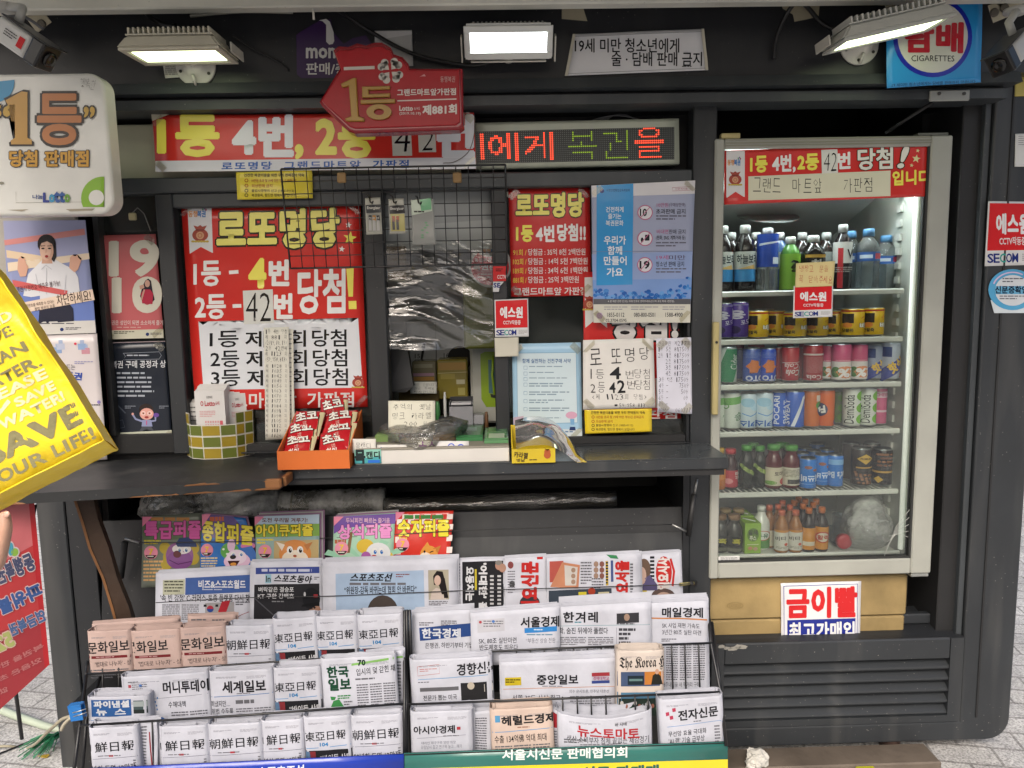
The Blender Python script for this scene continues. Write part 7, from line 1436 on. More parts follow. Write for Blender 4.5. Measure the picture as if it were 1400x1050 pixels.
def a3(s):
    s.quadr([(459, 784), (579, 779), (581, 862), (460, 862)], '#a9bfd9', 1); s.text('스포츠조선', 479, 783.5, 536, 794, INK, .035, 2, shear=.25); s.greek(541, 784, 560, 790, 2, '#8a5a5a', 2, .5); s.greek(478, 796, 561, 800, 1, GINK, 2, .8)
    s.text('“위원장-감독 바뀌는데 협회 안 바뀐다”', 471, 800.5, 569, 811, INK, .018, 2, dy=-1.5)
    s.ell(523, 836, 21, 23, '#4a423e', 2); s.ell(523, 848, 17, 20, '#c0a090', 3); s.poly([(506, 838), (514, 828), (530, 826), (541, 838), (536, 834), (520, 832)], '#4a423e', 4)
    s.rect(585, 779, 614, 819, '#b0a894', 1); s.poly([(592, 787), (597, 780), (605, 781), (608, 792), (611, 812), (604, 812), (600, 800), (593, 799)], '#241e1e', 2); s.ell(598, 793, 4.6, 7, '#d2b4a4', 3); s.poly([(588, 819), (590, 808), (596, 803), (606, 806), (610, 819)], '#cfc0b6', 2); s.poly([(604, 790), (608, 790), (613, 817), (607, 817)], '#241e1e', 3); s.greek(586, 821, 612, 828, 3, GINK, 2)
flatpaper([(441, 768), (625, 763), (627, 858), (442, 862)], 2.085, a3, 'wide flat newspaper with a pale blue panel and a small portrait photo', 4)
def a4(s):
    s.greek(626, 770, 629, 850, 20, GINK, 1, .6, False); s.rect(632, 768, 689, 852, '#26262a', 1); s.text('요동치는 여야', 637, 775, 648, 848, '#dcdce0', .05, 2, rot=90); s.text("'어대한' 흘시", 655, 770, 666, 848, '#dcdce0', .05, 2, rot=90); s.rect(649, 778, 652, 806, '#c9b83c', 2)
    for x in (670, 680): s.greek(x, 786, x + 5, 850, 12, '#c9c9cc', 2, .5, False)
    s.ell(682, 773, 5, 6, '#b98e7c', 2, 14); s.ell(682, 769, 5, 3.4, '#8a8580', 3, 12)
flatpaper([(627, 765), (690, 763), (691, 858), (628, 860)], 2.10, a4, 'newspaper standing on its side with huge white letters on black', 2)
def title_side(s, body, x0, y0, x1, y1, c='#c42e2c', off=.06): s.text(body, x0, y0, x1, y1, c, off, 3, rot=-90)
def a5(s):
    s.ell(687, 776, 5, 6, '#b08a78', 1, 12); s.ell(698, 772, 4, 5, '#8a4a4a', 1, 12); s.ell(700, 798, 4, 5, '#4a4a4c', 1, 12); s.greek(694, 780, 704, 812, 9, GINK, 1, .4); title_side(s, '일요신문', 713, 768, 735, 835); s.ell(724, 824, 14, 12, '#3a3a40', 2, 16); s.ell(722, 832, 8, 9, '#b59a8c', 3, 12); s.rect(734, 761, 742, 764, '#c42e2c', 1)
flatpaper([(690, 763), (747, 760), (748, 855), (690, 857)], 2.092, a5, 'sideways weekly newspaper with a red title beside the black one', 2)
def a6(s):
    s.rect(751, 767, 770, 795, '#b85a50', 1); s.quadr([(768, 768), (792, 772), (790, 804), (752, 802)], '#c98a6a', 2); s.quadr([(771, 772), (789, 775), (787, 800), (772, 800)], '#d0cbc4', 3); [s.ell(783, 779 + k * 8, 3, 3.4, '#a58876', 4, 10) for k in range(3)]
    s.greek(793, 768, 808, 800, 8, GINK, 1, .5); [s.ell(814 + (k % 2) * 8, 771 + (k // 2) * 8, 3.4, 4, ['#a58876', '#8a5a50'][k % 2], 1, 10) for k in range(6)]; s.greek(808, 790, 824, 806, 4, GINK, 1, .5); s.rect(827, 767, 831, 800, '#c9ab3a', 1); s.greek(827.5, 768, 830.5, 799, 8, INK, 2, .6, False); s.rect(834, 766, 838, 795, '#4a5a8a', 1)
    title_side(s, '일요서울', 841, 767, 859, 824); s.greek(861, 770, 865, 812, 10, GINK, 1, .6, False); s.rect(750, 807, 836, 850, '#3a4450', 1); s.rect(790, 809, 801, 818, '#cfc03a', 2); s.ell(808, 808, 5, 5, '#a8402c', 2, 14); s.rect(817, 809, 832, 820, '#c9c2a0', 2); s.poly([(828, 758), (842, 759), (845, 764), (834, 763)], '#3f8a5a', 1)
flatpaper([(747, 762), (876, 756), (878, 852), (748, 856)], 2.085, a6, 'sideways weekly newspaper with a red title and many small photos', 3)
def a7(s):
    s.ell(880, 778, 9, 15, '#6a564a', 1); s.ell(877, 786, 6, 12, '#bfa294', 2); s.poly([(876, 792), (888, 785), (898, 798), (898, 806), (876, 806)], '#5a5478', 2); s.ell(907, 782, 11, 22, '#bf2f2c', 1); s.text('일요시사', 899, 762, 914, 804, '#dfd8d4', .06, 2, rot=-90); s.ell(906, 813, 16, 10, '#5c4c46', 2); s.ell(907, 822, 14, 14, '#b39686', 3); s.rect(877, 796, 884, 815, '#c9b43a', 1); s.greek(888, 760, 894, 800, 8, INK, 1, .6, False); s.line([(916, 763), (921, 780), (919, 800)], 3, '#bf2f2c', 1)
flatpaper([(872, 758), (931, 754), (935, 850), (874, 853)], 2.10, a7, 'sideways weekly newspaper with white letters in a red oval', 4)
# retaining cords
for pts, Y, lab in (([(165, 743), (196, 742), (350, 740), (437, 736), (540, 731), (620, 726), (760, 721), (921, 717)], 2.15, 'thin black elastic cord holding the puzzle magazines'), ([(213, 824), (343, 817), (450, 815), (620, 808), (760, 804), (900, 800), (944, 798)], 2.062, 'thin black elastic cord holding the flat newspapers')):
    cable([P(x, y, Y) for x, y in pts], .0013, lab, CAB, 'cord', 'cord')
b = MB(); b.tube([P(930, 799, 2.07), P(948, 797, 2.12)], .005, M('#a89e6a', 'metal', .4, .6), 8); b.tube([P(944, 798, 2.1), P(950, 797, 2.2)], .008, DK3, 8); tag(b.build('hook_bolt'), 'brass coloured bolt where the lower cord is tied to the post', 'bolt')

# ----- folded newspapers in the racks -----
def stadium(w, t, n=4):
    """closed path seen from above, front (towards -y) first, left to right; tight rounded folds"""
    r = min(t / 2, .011); o = [(-w / 2 + r + (w - 2 * r) * k / 10, 0) for k in range(11)]
    for cx, cy, a0 in ((w / 2 - r, r, -90), (w / 2 - r, t - r, 0)):
        for k in range(n): a = RAD(a0 + 90 * (k + .5) / n); o.append((cx + r * math.cos(a), cy + r * math.sin(a)))
    o += [(w / 2 - r - (w - 2 * r) * k / 10, t) for k in range(11)]
    for cx, cy, a0 in ((-w / 2 + r, t - r, 90), (-w / 2 + r, r, 180)):
        for k in range(n): a = RAD(a0 + 90 * (k + .5) / n); o.append((cx + r * math.cos(a), cy + r * math.sin(a)))
    return o
def folded(x0, x1, yt, yb, Y, art, lab, col=PAP, thick=.042, rot=None, inner=4, bulge=.0015, open_side=0, drop=.0, group=None, name='newspaper'):
    A = P(x0, yt, Y); B = P(x1, yt, Y); D = P((x0 + x1) / 2, yb, Y); C = P((x0 + x1) / 2, yt, Y)
    w = (B - A).length; h = C.z - D.z; rnd = random.Random(int(x0 * 13 + yt)); ph = rnd.random() * 9; rot = rnd.uniform(-1.6, 1.2) if rot is None else rot
    T = Matrix.Translation(C) @ Matrix.Rotation(RAD(-.6 + rot), 4, 'Y') @ Matrix.Rotation(RAD(-3), 4, 'X')
    r = min(thick / 2, .011)
    def dep(x):
        a = abs(x) - (w / 2 - r); d = r - math.sqrt(max(0, r * r - a * a)) if a > 0 else 0
        return d - bulge * math.cos(math.pi * x / w) + .0016 * noise.noise(Vector((x * 22, ph, 0)))
    def warp(u, v, hh):
        x = (min(1, max(0, u)) - .5) * w
        return T @ Vector((x, dep(x) - hh - .002 * v, -h * v - drop * (1 - v) * math.sin(math.pi * u)))
    s = Sheet(R4(x0, yt, x1, yb), warp=warp, kind='news', step=.35); m = M(col, 'news'); s.base(m, 22, .0009)
    def ribbon(path, ztop, zbot, th, closed=True):
        n = len(path); vs = []; fs = []
        for i, (x, y) in enumerate(path):
            p0 = path[i - 1] if (closed or i) else path[i]; p1 = path[(i + 1) % n] if (closed or i < n - 1) else path[i]
            tx, ty = p1[0] - p0[0], p1[1] - p0[1]; L = math.hypot(tx, ty) or 1; nx, ny = -ty / L, tx / L
            zt = ztop + .0025 * noise.noise(Vector((x * 30 + ph, y * 30, ztop * 99))) - drop * max(0, math.cos(math.pi * x / w)) * .9
            for k in (0, 1): vs += [T @ Vector((x + nx * th * k, y + ny * th * k, zt)), T @ Vector((x + nx * th * k, y + ny * th * k, zbot))]
        for i in range(n if closed else n - 1):
            a = 4 * i; b = 4 * ((i + 1) % n); fs += [[a, a + 1, b + 1, b], [a + 2, b + 2, b + 3, a + 3], [a, b, b + 2, a + 2]]
        s.add(vs, fs, m, False)
    full = stadium(w, thick)
    ribbon([(x, y) for x, y in full[11:]], rnd.uniform(-.001, .003), -h, .0012, False)
    for k in range(inner):
        tk = thick * (.62, .46, .32, .2, .12, .08, .05)[k]; wk = w * (1 - .02 * (k + 1)) - .004 * rnd.random() * k
        if tk < .002: break
        p = stadium(wk, tk); off = thick - tk - .0014 * (k + 1) - .001; sh = rnd.uniform(-.006, .006)
        up = rnd.choice([-.008, -.004, .002, .006]) if k else -.004
        if k == 0 and rnd.random() < .6: path = p[18:] + p[:9]
        else: path = p
        path = [(x + sh + rnd.uniform(-.0005, .0005), y + off + .0014 * noise.noise(Vector((x * 25, k * 3.1, ph)))) for x, y in path]
        if open_side: path = p[16:] + p[:11 - k]; path = [(x + (0 if x < wk * .3 else .004 * k), y + off * .6) for x, y in path]
        ribbon(path, up, -h * .5, .0009, False)
    if art: art(s)
    s.greek(x0 + (x1 - x0) * .12, yt + 8, x0 + (x1 - x0) * .45, yt + 10.5, 2, '#8a8a90', 1, .4); s.greek(x0 + (x1 - x0) * .6, yt + 8, x0 + (x1 - x0) * .9, yt + 12, 3, '#9a9aa0', 1, .35)
    return s.finish(name, lab, 'newspaper', group)
def X(x0): return lambda d: x0 + d
def munhwa(x0, x1, yt, cut=0):
    def f(s):
        w = x1 - x0
        s.text('문화일보', x0 + 1 - cut * .4, yt + 15 - 1, x1 - 3 - cut, yt + 30 - 1, INK, .016, 2, dy=-2); s.rect(x0 + 1, yt + 33, x1 - (16 if cut else 2), yt + 36.5, '#7c2a30', 1); s.greek(x0 + 12, yt + 34, x1 - 14, yt + 35.4, 1, '#c9a0a0', 2, .8); s.text("'법대로 나누자' - 상", x0 + 10, yt + 40, x1 - 2, yt + 47, '#3a3436', -.004, 2, dy=-1); columns(s, x0 + 3, yt + 51, x1 - 3, yb3 := yt + 64, 3, 4)
    return f
PNK = '#cfb5ac'
Y3, Y2, Y1 = 1.93, 1.86, 1.78
b0 = MB()
flatpaper([(127, 852), (245, 844), (245, 905), (127, 912)], Y3 + .05, lambda s: None, 'flat pink newspapers standing behind the folded pink ones', 3, PNK, 0)
flatpaper([(258, 842), (323, 839), (322, 900), (258, 905)], Y3 + .048, lambda s: columns(s, 262, 846, 320, 850, 2, 1), 'second flat pink newspaper behind the folded pink ones', 2, PNK, 0)
folded(117, 178, 862, 918, Y3, munhwa(117, 178, 862), 'first folded pink newspaper of three, at the end of the back tier', PNK, rot=-.5)
folded(176, 247, 861, 916, Y3 + .004, munhwa(176, 247, 861, 16), 'second folded pink newspaper, its title cut at the fold', PNK, .036)
folded(244, 308, 857, 914, Y3 - .004, munhwa(244, 308, 857), 'third folded pink newspaper, next to a white one', PNK, .036, rot=-.6)
def chosun(x0, x1, yt, mode=0):
    def f(s):
        w = x1 - x0; k = w / 67
        s.text('朝鮮日報' if mode == 0 else '鮮日報', x0 + (2 if mode == 0 else 9) * k, yt + 18.5, x1 - 5 * k, yt + 31.5, INK, .008, 2, dy=-1.5); 
        if mode: s.rect(x0 + 1, yt + 22, x0 + 3, yt + 31, INK, 2)
        s.line([(x0 + 2, yt + 41), (x1 - 2, yt + 39.5)], .5, '#6a6a74', 1); s.greek(x0 + 12 * k, yt + 36.5, x1 - 14 * k, yt + 37.8, 1, GINK, 2, .8); s.rect(x0 + 27 * k, yt + 36, x0 + 33 * k, yt + 38.4, '#b8404a', 2)
        s.text('50년치 도면 12만장' if mode == 0 else '년치 도면 12만장', x0 + 3, yt + 49, x1 - 5 * k, yt + 58, INK, .012, 2, dy=-1); columns(s, x1 - 8, yt + 44, x1 - 2, yt + 60, 1, 5); s.rect(x0 + 4, yt + 62, x1 - 12, yt + 78, '#6a6e78', 1); s.quadr([(x0 + 22, yt + 62), (x0 + 44, yt + 62), (x0 + 50, yt + 78), (x0 + 18, yt + 78)], '#3a4450', 2)
    return f
def donga(x0, x1, yt):
    def f(s):
        w = x1 - x0; k = w / 60
        s.text('東亞日報', x0 + 2, yt + 19, x1 - 7 * k, yt + 31, INK, .008, 2, dy=-1.5); s.text('104', x0 + 20 * k, yt + 34, x0 + 30 * k, yt + 38.5, '#3a8ac4', .04, 2); s.line([(x0 + 2, yt + 41), (x0 + 18 * k, yt + 40.4)], .8, '#5a9ad0', 2); s.line([(x0 + 32 * k, yt + 40), (x1 - 2, yt + 38.5)], .8, '#5a9ad0', 2)
        s.rect(x0 + 1, yt + 44, x1 - 1, yt + 90, '#242428', 1); s.quadr([(x0 + 1, yt + 45), (x0 + 8, yt + 45), (x0 + 11, yt + 90), (x0 + 1, yt + 90)], '#5c7a9a', 2); s.quadr([(x0 + 7, yt + 45), (x0 + 15, yt + 45), (x0 + 17, yt + 90), (x0 + 10, yt + 90)], '#8a3238', 2); s.text("“바이든 사퇴", x0 + 19 * k, yt + 50, x1 - 3, yt + 58, '#dcdce0', .02, 2, dy=-1); s.text('부인 손에', x0 + 20 * k, yt + 62, x1 - 14 * k, yt + 70, '#dcdce0', .02, 2)
    return f
folded(306, 374, 855, 912, Y3, chosun(306, 374, 855), 'folded white newspaper beside the pink ones in the back tier', thick=.042)
folded(371, 433, 845, 908, Y3, donga(371, 433, 845), 'folded newspaper with a black lower half, first of three in the back tier', thick=.042); folded(430, 489, 842, 905, Y3 + .003, donga(430, 489, 842), 'folded newspaper with a black lower half, middle of the back tier', thick=.042); folded(487, 551, 840, 902, Y3, donga(487, 551, 840), 'folded newspaper with a black lower half, by the rack divider', thick=.044, rot=-.6)
# middle tier
def fin(s):
    s.rect(124, 956, 179, 978, '#33619f', 1); s.text('파이낸셜', 128, 957.5, 176, 966, '#dde0e6', .05, 2); s.text('뉴스', 131, 968, 171, 976, '#dde0e6', .04, 2, space=2.2); s.rect(182, 958, 201, 975, '#4a5a5c', 1); s.rect(182, 959, 201, 966, '#a9b4b4', 2); s.rect(182, 970, 201, 975, '#2a3230', 2); s.line([(120, 983), (201, 980)], .7, '#4a7ab4', 1); s.text('SK, AI 리더십', 126, 988, 166, 995, INK, .01, 2)
folded(117, 203, 952, 1010, Y2 - .03, fin, 'folded newspaper with a white on blue two line title', thick=.05, rot=.6, inner=6)
def money(s):
    s.text('머니투데이', 222, 932, 283, 947, INK, .028, 2); s.rect(174, 933, 178, 937, '#b8505a', 1); s.rect(189, 933, 193, 937, '#4a7ac4', 1); s.greek(174, 929, 199, 931, 1, GINK, 1, .7); s.greek(179, 933, 200, 941, 3, GINK, 1, .4); s.line([(205, 953), (282, 951)], .5, '#8a8a8c', 1); s.text('수해대책', 227, 958, 251, 966, INK, .004, 2); columns(s, 230, 972, 282, 986, 2, 4); [s.ell(207 + random.uniform(-4, 6), 952 + k * 5, 1, 1.6, '#4a7ab4', 1, 6) for k in range(7)]; s.ell(213, 984, 10, 7, '#3a6ab4', 1, 16)
folded(163, 284, 922, 990, Y2 + .004, money, 'wide folded newspaper with a row of blue drops, in the middle tier', thick=.03)
def segye(s):
    s.text('세계일보', 303, 930, 362, 945, INK, .03, 2); s.line([(286, 950), (371, 948)], .8, '#4a7ab4', 1); s.greek(322, 946, 350, 947.4, 1, GINK, 1, .8); s.text('미냈지만…', 286, 955, 312, 963, INK, .006, 2); s.text('위법 수두룩', 286, 965, 316, 973, INK, .01, 2); s.greek(320, 955, 362, 962, 1, GINK, 1, .7); columns(s, 320, 966, 370, 985, 2, 6)
folded(284, 372, 916, 988, Y2, segye, 'folded white newspaper with a thin blue rule, middle tier', thick=.034, rot=-.4)
folded(372, 439, 912, 985, Y2, donga(372, 439, 912), 'folded newspaper with a black lower half, alone in the middle tier', thick=.044)
def hankook(s):
    s.text('한국', 446, 909, 475, 923, '#1e4a34', .045, 2); s.text('일보', 447, 925, 477, 940, '#1e4a34', .045, 2); s.quadr([(480, 906), (538, 901), (538, 904), (480, 909)], '#8ac06a', 1); s.text('70', 489, 902, 499, 909, '#1e3a2a', .05, 2); s.text('입시의 덫 갇힌 채', 486, 912, 539, 921, INK, .008, 2, dy=-3); s.greek(484, 926, 516, 929, 1, GINK, 1, .7); columns(s, 485, 934, 540, 964, 3, 9); s.poly([(448, 962), (452, 954), (456, 960), (460, 952), (466, 962)], '#3f8a4c', 1); s.poly([(448, 948), (456, 949), (454, 953), (449, 953)], '#3f8a4c', 1); s.greek(458, 947, 476, 953, 2, '#3f8a4c', 1, .6); s.greek(466, 955, 478, 962, 2, GINK, 1)
folded(437, 541, 898, 970, Y2 - .01, hankook, 'folded newspaper with a green stacked title in the middle tier', thick=.022, rot=-1.2)
flatpaper([(500, 893), (552, 888), (552, 960), (502, 965)], Y2 + .02, lambda s: (s.quadr([(540, 897), (551, 896), (551, 899), (540, 900)], '#8ac06a', 1), columns(s, 542, 904, 551, 958, 1, 12)), 'flat newspaper edge showing behind the green titled one', 2, lean=0)
# front tier
flatpaper([(184, 985), (216, 983), (217, 1058), (186, 1060)], Y1 + .02, lambda s: (s.line([(205, 1000), (210, 1055)], 1.6, '#9a3038', 1), columns(s, 192, 992, 204, 1050, 1, 14)), 'flat white newspaper squeezed between two folded ones at the front', 2, lean=0)
for x0, x1, yt, mode, lab in ((119, 187, 994, 1, 'folded newspaper with brushed characters, first of the front tier'), (215, 284, 992, 1, 'folded newspaper with brushed characters, second of the front tier'), (282, 358, 989, 0, 'folded newspaper with four whole brushed characters, third of the front tier'), (355, 414, 984, 1, 'narrow folded newspaper with brushed characters, fourth of the front tier')):
    folded(x0, x1, yt, 1062, Y1 + random.uniform(-.004, .004), chosun(x0, x1, yt, mode), lab, thick=.046, rot=-.5)
folded(413, 479, 979, 1056, Y1, donga(413, 479, 979), 'folded newspaper with a black lower half, in the front tier', thick=.04); folded(478, 550, 977, 1050, Y1, chosun(478, 550, 977), 'folded newspaper with brushed characters, last of the front tier by the divider', thick=.042, inner=6)
# ----- second rack -----
def hankyung(s):
    s.text('한국경제', 577, 859, 629, 872, '#dfe2ea', .035, 3); s.quadr([(573, 858), (646, 851), (646, 869), (574, 876)], '#2d4a86', 1); s.greek(573, 850, 592, 856, 2, GINK, 1); s.greek(602, 848, 624, 856, 3, GINK, 1); s.text('은행권, 하반기부터 기업', 581, 878, 646, 886, INK, .006, 2, dy=-1)
flatpaper([(565, 838), (646, 832), (646, 905), (567, 908)], Y3, hankyung, 'newspaper with white title on a navy bar, behind the wire divider', 4, lean=-.005, dz=.006)
def seoulk(s):
    s.rect(652, 847, 688, 862, '#c9c9d0', 1); s.ell(656, 850, 2, 2, '#b8505a', 2, 8); s.ell(673, 849, 2, 2, '#4a7ac4', 2, 8); s.greek(660, 848, 686, 858, 3, GINK, 2, .4); s.text('서울경제', 710, 842, 764, 856, INK, .03, 2, dy=-2); s.rect(715, 858, 761, 862, '#3a8ad0', 1); s.greek(728, 859, 745, 861, 1, '#cfe0ee', 2, .8); s.text('SK, 80조 실탄마련', 654, 871, 704, 879, INK, .004, 2, dy=-1); s.text('반도체호도 띄운다', 655, 880, 706, 888, INK, .004, 2); s.text('“부동산 상승 전환…', 717, 871, 764, 878, INK, -.008, 2, dy=-1); s.greek(718, 866, 760, 868, 1, '#5a8aa4', 2, .7)
flatpaper([(643, 838), (765, 828), (766, 905), (645, 910)], Y3 - .012, seoulk, 'newspaper with a bright blue strip beneath its title', 4, lean=-.005, dz=.006)
def hani(s):
    s.text('한겨레', 770, 836, 816, 850, INK, .03, 2, space=1.15); s.greek(785, 849, 803, 851, 1, '#3a8a9a', 2, .8); s.rect(842, 838, 873, 850, '#3a3a3e', 1); s.ell(856, 843, 4, 5, '#a58a78', 2, 10); s.greek(842, 851, 873, 854, 1, GINK, 1, .6); s.line([(765, 855), (888, 853)], .5, '#5a9a9a', 1); s.text('학, 숨진 뒤에야 풀렸다', 764, 857, 830, 866, INK, .012, 2); columns(s, 766, 870, 840, 882, 2, 5); s.line([(842, 857), (842, 884)], .4, GINK, 1); [s.greek(845, 858 + k * 6, 870, 862 + k * 6, 1, '#4a4a50', 1, .9) for k in range(4)]; columns(s, 766, 884, 884, 950, 4, 22)
flatpaper([(763, 829), (890, 822), (892, 960), (766, 964)], Y3 - .006, hani, 'tall newspaper with a thick black title and tiny photo, back tier of the second rack', 4, lean=-.005, dz=.008)
def maeil(s):
    s.text('매일경제', 905, 830, 960, 843, INK, .03, 2); s.quadr([(890, 843), (966, 845), (966, 847), (890, 845)], '#c98a5a', 1); s.text('SK 사업 재편 가속도', 905, 851, 956, 858, INK, 0, 2, dy=1); s.text('3년간 80조 실탄 마련', 905, 860, 958, 867, INK, 0, 2, dy=1); s.greek(904, 872, 925, 877, 2, GINK, 1); columns(s, 892, 880, 966, 930, 4, 16); s.text('8주내금융 새 먹거리 구해', 907, 931, 956, 938, INK, -.004, 2); s.ell(944, 945, 4, 4, GINK, 1, 10, hole=.7)
flatpaper([(886, 824), (968, 820), (970, 950), (888, 955)], Y3, maeil, 'tall newspaper with an orange rule under its title at the end of the rack', 5, lean=-.005, dz=.008)
def khan(s):
    s.line([(570, 909), (600, 907), (600, 919), (570, 921), (570, 909)], .6, '#c07a74', 1); s.greek(573, 912, 597, 917, 2, '#c07a74', 1, .4); s.text('경향신문', 624, 907, 678, 922, INK, .025, 2, dy=-2); s.line([(570, 926), (672, 924)], .7, '#4a9ad0', 1); s.greek(570, 929, 600, 930.5, 1, GINK, 1, .8); s.rect(572, 937, 625, 942, '#6a6a6e', 1); s.text('전문가 뽑는 미국', 576, 947, 622, 954, INK, .008, 2); s.rect(628, 933, 672, 956, '#2a2a2c', 1); s.ell(642, 937, 5, 5, '#c9bfae', 2, 12); s.rect(660, 936, 672, 946, '#c9c6bf', 2)
folded(559, 673, 900, 968, Y2, khan, 'folded newspaper with a red outlined box beside its title', thick=.03, rot=-.8)
def joong(s):
    s.rect(690, 926, 712, 936, '#cfba2c', 1); s.greek(691, 928, 711, 934, 2, '#3a3412', 2, .5); s.text('중앙일보', 733, 922, 789, 935, INK, .032, 2, dy=-1); s.greek(740, 937, 779, 938.4, 1, GINK, 1, .8); s.rect(808, 919, 833, 933, '#c4c6d4', 1); s.rect(808, 919, 833, 923, '#a83a44', 2); s.text('경매대학교', 810, 924, 832, 929, '#a8406a', .02, 2); s.rect(808, 930, 833, 933, '#3a4a8a', 2); s.quadr([(688, 941), (840, 937), (840, 938), (688, 942)], '#c9a08a', 1); s.text('서쪽 30도 사상 최고', 700, 949, 765, 956, INK, .006, 2); s.text('의수 은시트론, 민주당 대혼선', 777, 942, 832, 947, INK, -.006, 2); columns(s, 778, 951, 838, 966, 2, 5)
flatpaper([(684, 905), (841, 898), (843, 975), (686, 980)], Y2 - .002, joong, 'wide newspaper with a small yellow box and a boxed advert beside its title', 5, lean=-.005, dz=.01)
def herald(s):
    s.text('𝕿𝖍𝖊 𝕶𝖔𝖗𝖊𝖆 𝕳', 847, 897, 909, 915, INK, .004, 2, dy=-1, res=1); s.rect(844, 917, 907, 936, '#4a5a7a', 1); s.rect(881, 917, 907, 934, '#c9803c', 2); s.rect(858, 922, 880, 934, '#22303a', 2); s.rect(860, 926, 878, 929, '#6a8a8a', 3); s.poly([(890, 934), (892, 922), (898, 918), (903, 923), (906, 934)], '#2a2a24', 3); s.ell(898, 917, 2.8, 3.6, '#c9a088', 4, 10); s.rect(844, 944, 907, 975, '#5a86a4', 1); s.rect(846, 952, 905, 975, '#2c3a34', 2); [s.ell(850 + k * 6, 958 + (k % 3) * 4, 2.4, 3, ['#c9c6c0', '#a06a5a', '#3a6a4a'][k % 3], 3, 8) for k in range(9)]
folded(843, 909, 889, 972, Y2 - .03, herald, 'rolled cream newspaper with a blackletter English title', '#dccfc4', .044, inner=6)
def asia(s):
    s.text('아시아경제', 565, 991, 621, 1001, INK, .03, 2); s.rect(624, 993, 629, 997, '#b8404a', 2); s.line([(563, 1007), (636, 1004)], .5, '#8a8a90', 1); s.greek(605, 1004, 632, 1005.5, 1, GINK, 1, .8); s.text('대리인 재구구조 알린 희망', 575, 1011, 622, 1015, '#4a4a50', -.01, 2); s.text('유림날시 줍고 연구제 높고…해기', 574, 1016, 630, 1021, '#4a4a50', -.01, 2)
folded(560, 646, 972, 1032, Y1, asia, 'folded newspaper sprung open at its pages, front of the second rack', thick=.05, inner=7, open_side=1, rot=.5)
flatpaper([(640, 972), (671, 970), (672, 1030), (642, 1032)], Y1 + .03, lambda s: columns(s, 650, 980, 668, 1028, 1, 14), 'white newspaper edge behind the sprung open one', 2, lean=0)
def her2(s):
    s.text('헤럴드경제', 685, 977, 758, 989, INK, .035, 2, dy=-1); s.rect(676, 976, 683, 985, '#5a9ac4', 1); s.greek(706, 992, 736, 994, 1, '#a07a6a', 1, .8); s.line([(671, 998), (754, 996)], .8, '#4a9ad0', 1); s.text('수출 134억佛 억대 최대', 674, 1002, 745, 1012, INK, .008, 2); columns(s, 674, 1016, 752, 1026, 3, 3)
folded(669, 756, 968, 1032, Y1 - .004, her2, 'peach coloured folded newspaper in the front tier of the second rack', '#dcc6b8', .044, inner=6)
flatpaper([(752, 966), (766, 972), (766, 1030), (754, 1032)], Y1 + .02, lambda s: (s.poly([(754, 972), (763, 976), (764, 996), (755, 996)], '#b0303a', 1), columns(s, 755, 1000, 764, 1028, 1, 8)), 'narrow strip of a newspaper with red print beside the peach one', 1, lean=0)
def tom2(s):
    s.text('뉴스토마토', 789, 988, 873, 1004, '#b8343c', .03, 2, dy=9, rot=0); s.text('생산 소비부자 침체 끝없는 체감경기', 774, 1002, 886, 1012, INK, .002, 2, dy=6); s.greek(770, 1005, 800, 1012, 2, GINK, 1); columns(s, 792, 1012, 850, 1020, 2, 3); s.text('위 사태', 840, 981, 856, 986, INK, .02, 1)
folded(762, 892, 972, 1028, Y1 - .006, tom2, 'newspaper with a red title sagging in the middle', thick=.06, inner=6, drop=.02)
def jeonja(s):
    for x, y in ((909, 971), (914, 976), (918, 966)): s.quadr([(x, y), (x + 4.6, y - .8), (x + 5, y + 4), (x + .4, y + 4.8)], '#b8405c', 1)
    s.text('전자신문', 926, 968, 980, 981, INK, .03, 2, dy=-3); s.line([(910, 990), (982, 986), (986, 988)], .6, '#6a9ad0', 1); s.greek(946, 984, 966, 985.5, 1, GINK, 1, .8); s.text('무선망 효율 극대화', 911, 995, 963, 1002, INK, .006, 2, dy=-2); s.text("'AI 랜' 기술 급부상", 911, 1004, 960, 1012, INK, .006, 2, dy=-2); columns(s, 974, 992, 984, 1016, 1, 6)
folded(900, 989, 954, 1024, Y1 - .012, jeonja, 'folded newspaper with small pink squares beside its title, at the rack end', thick=.045, rot=-2.2, inner=6)
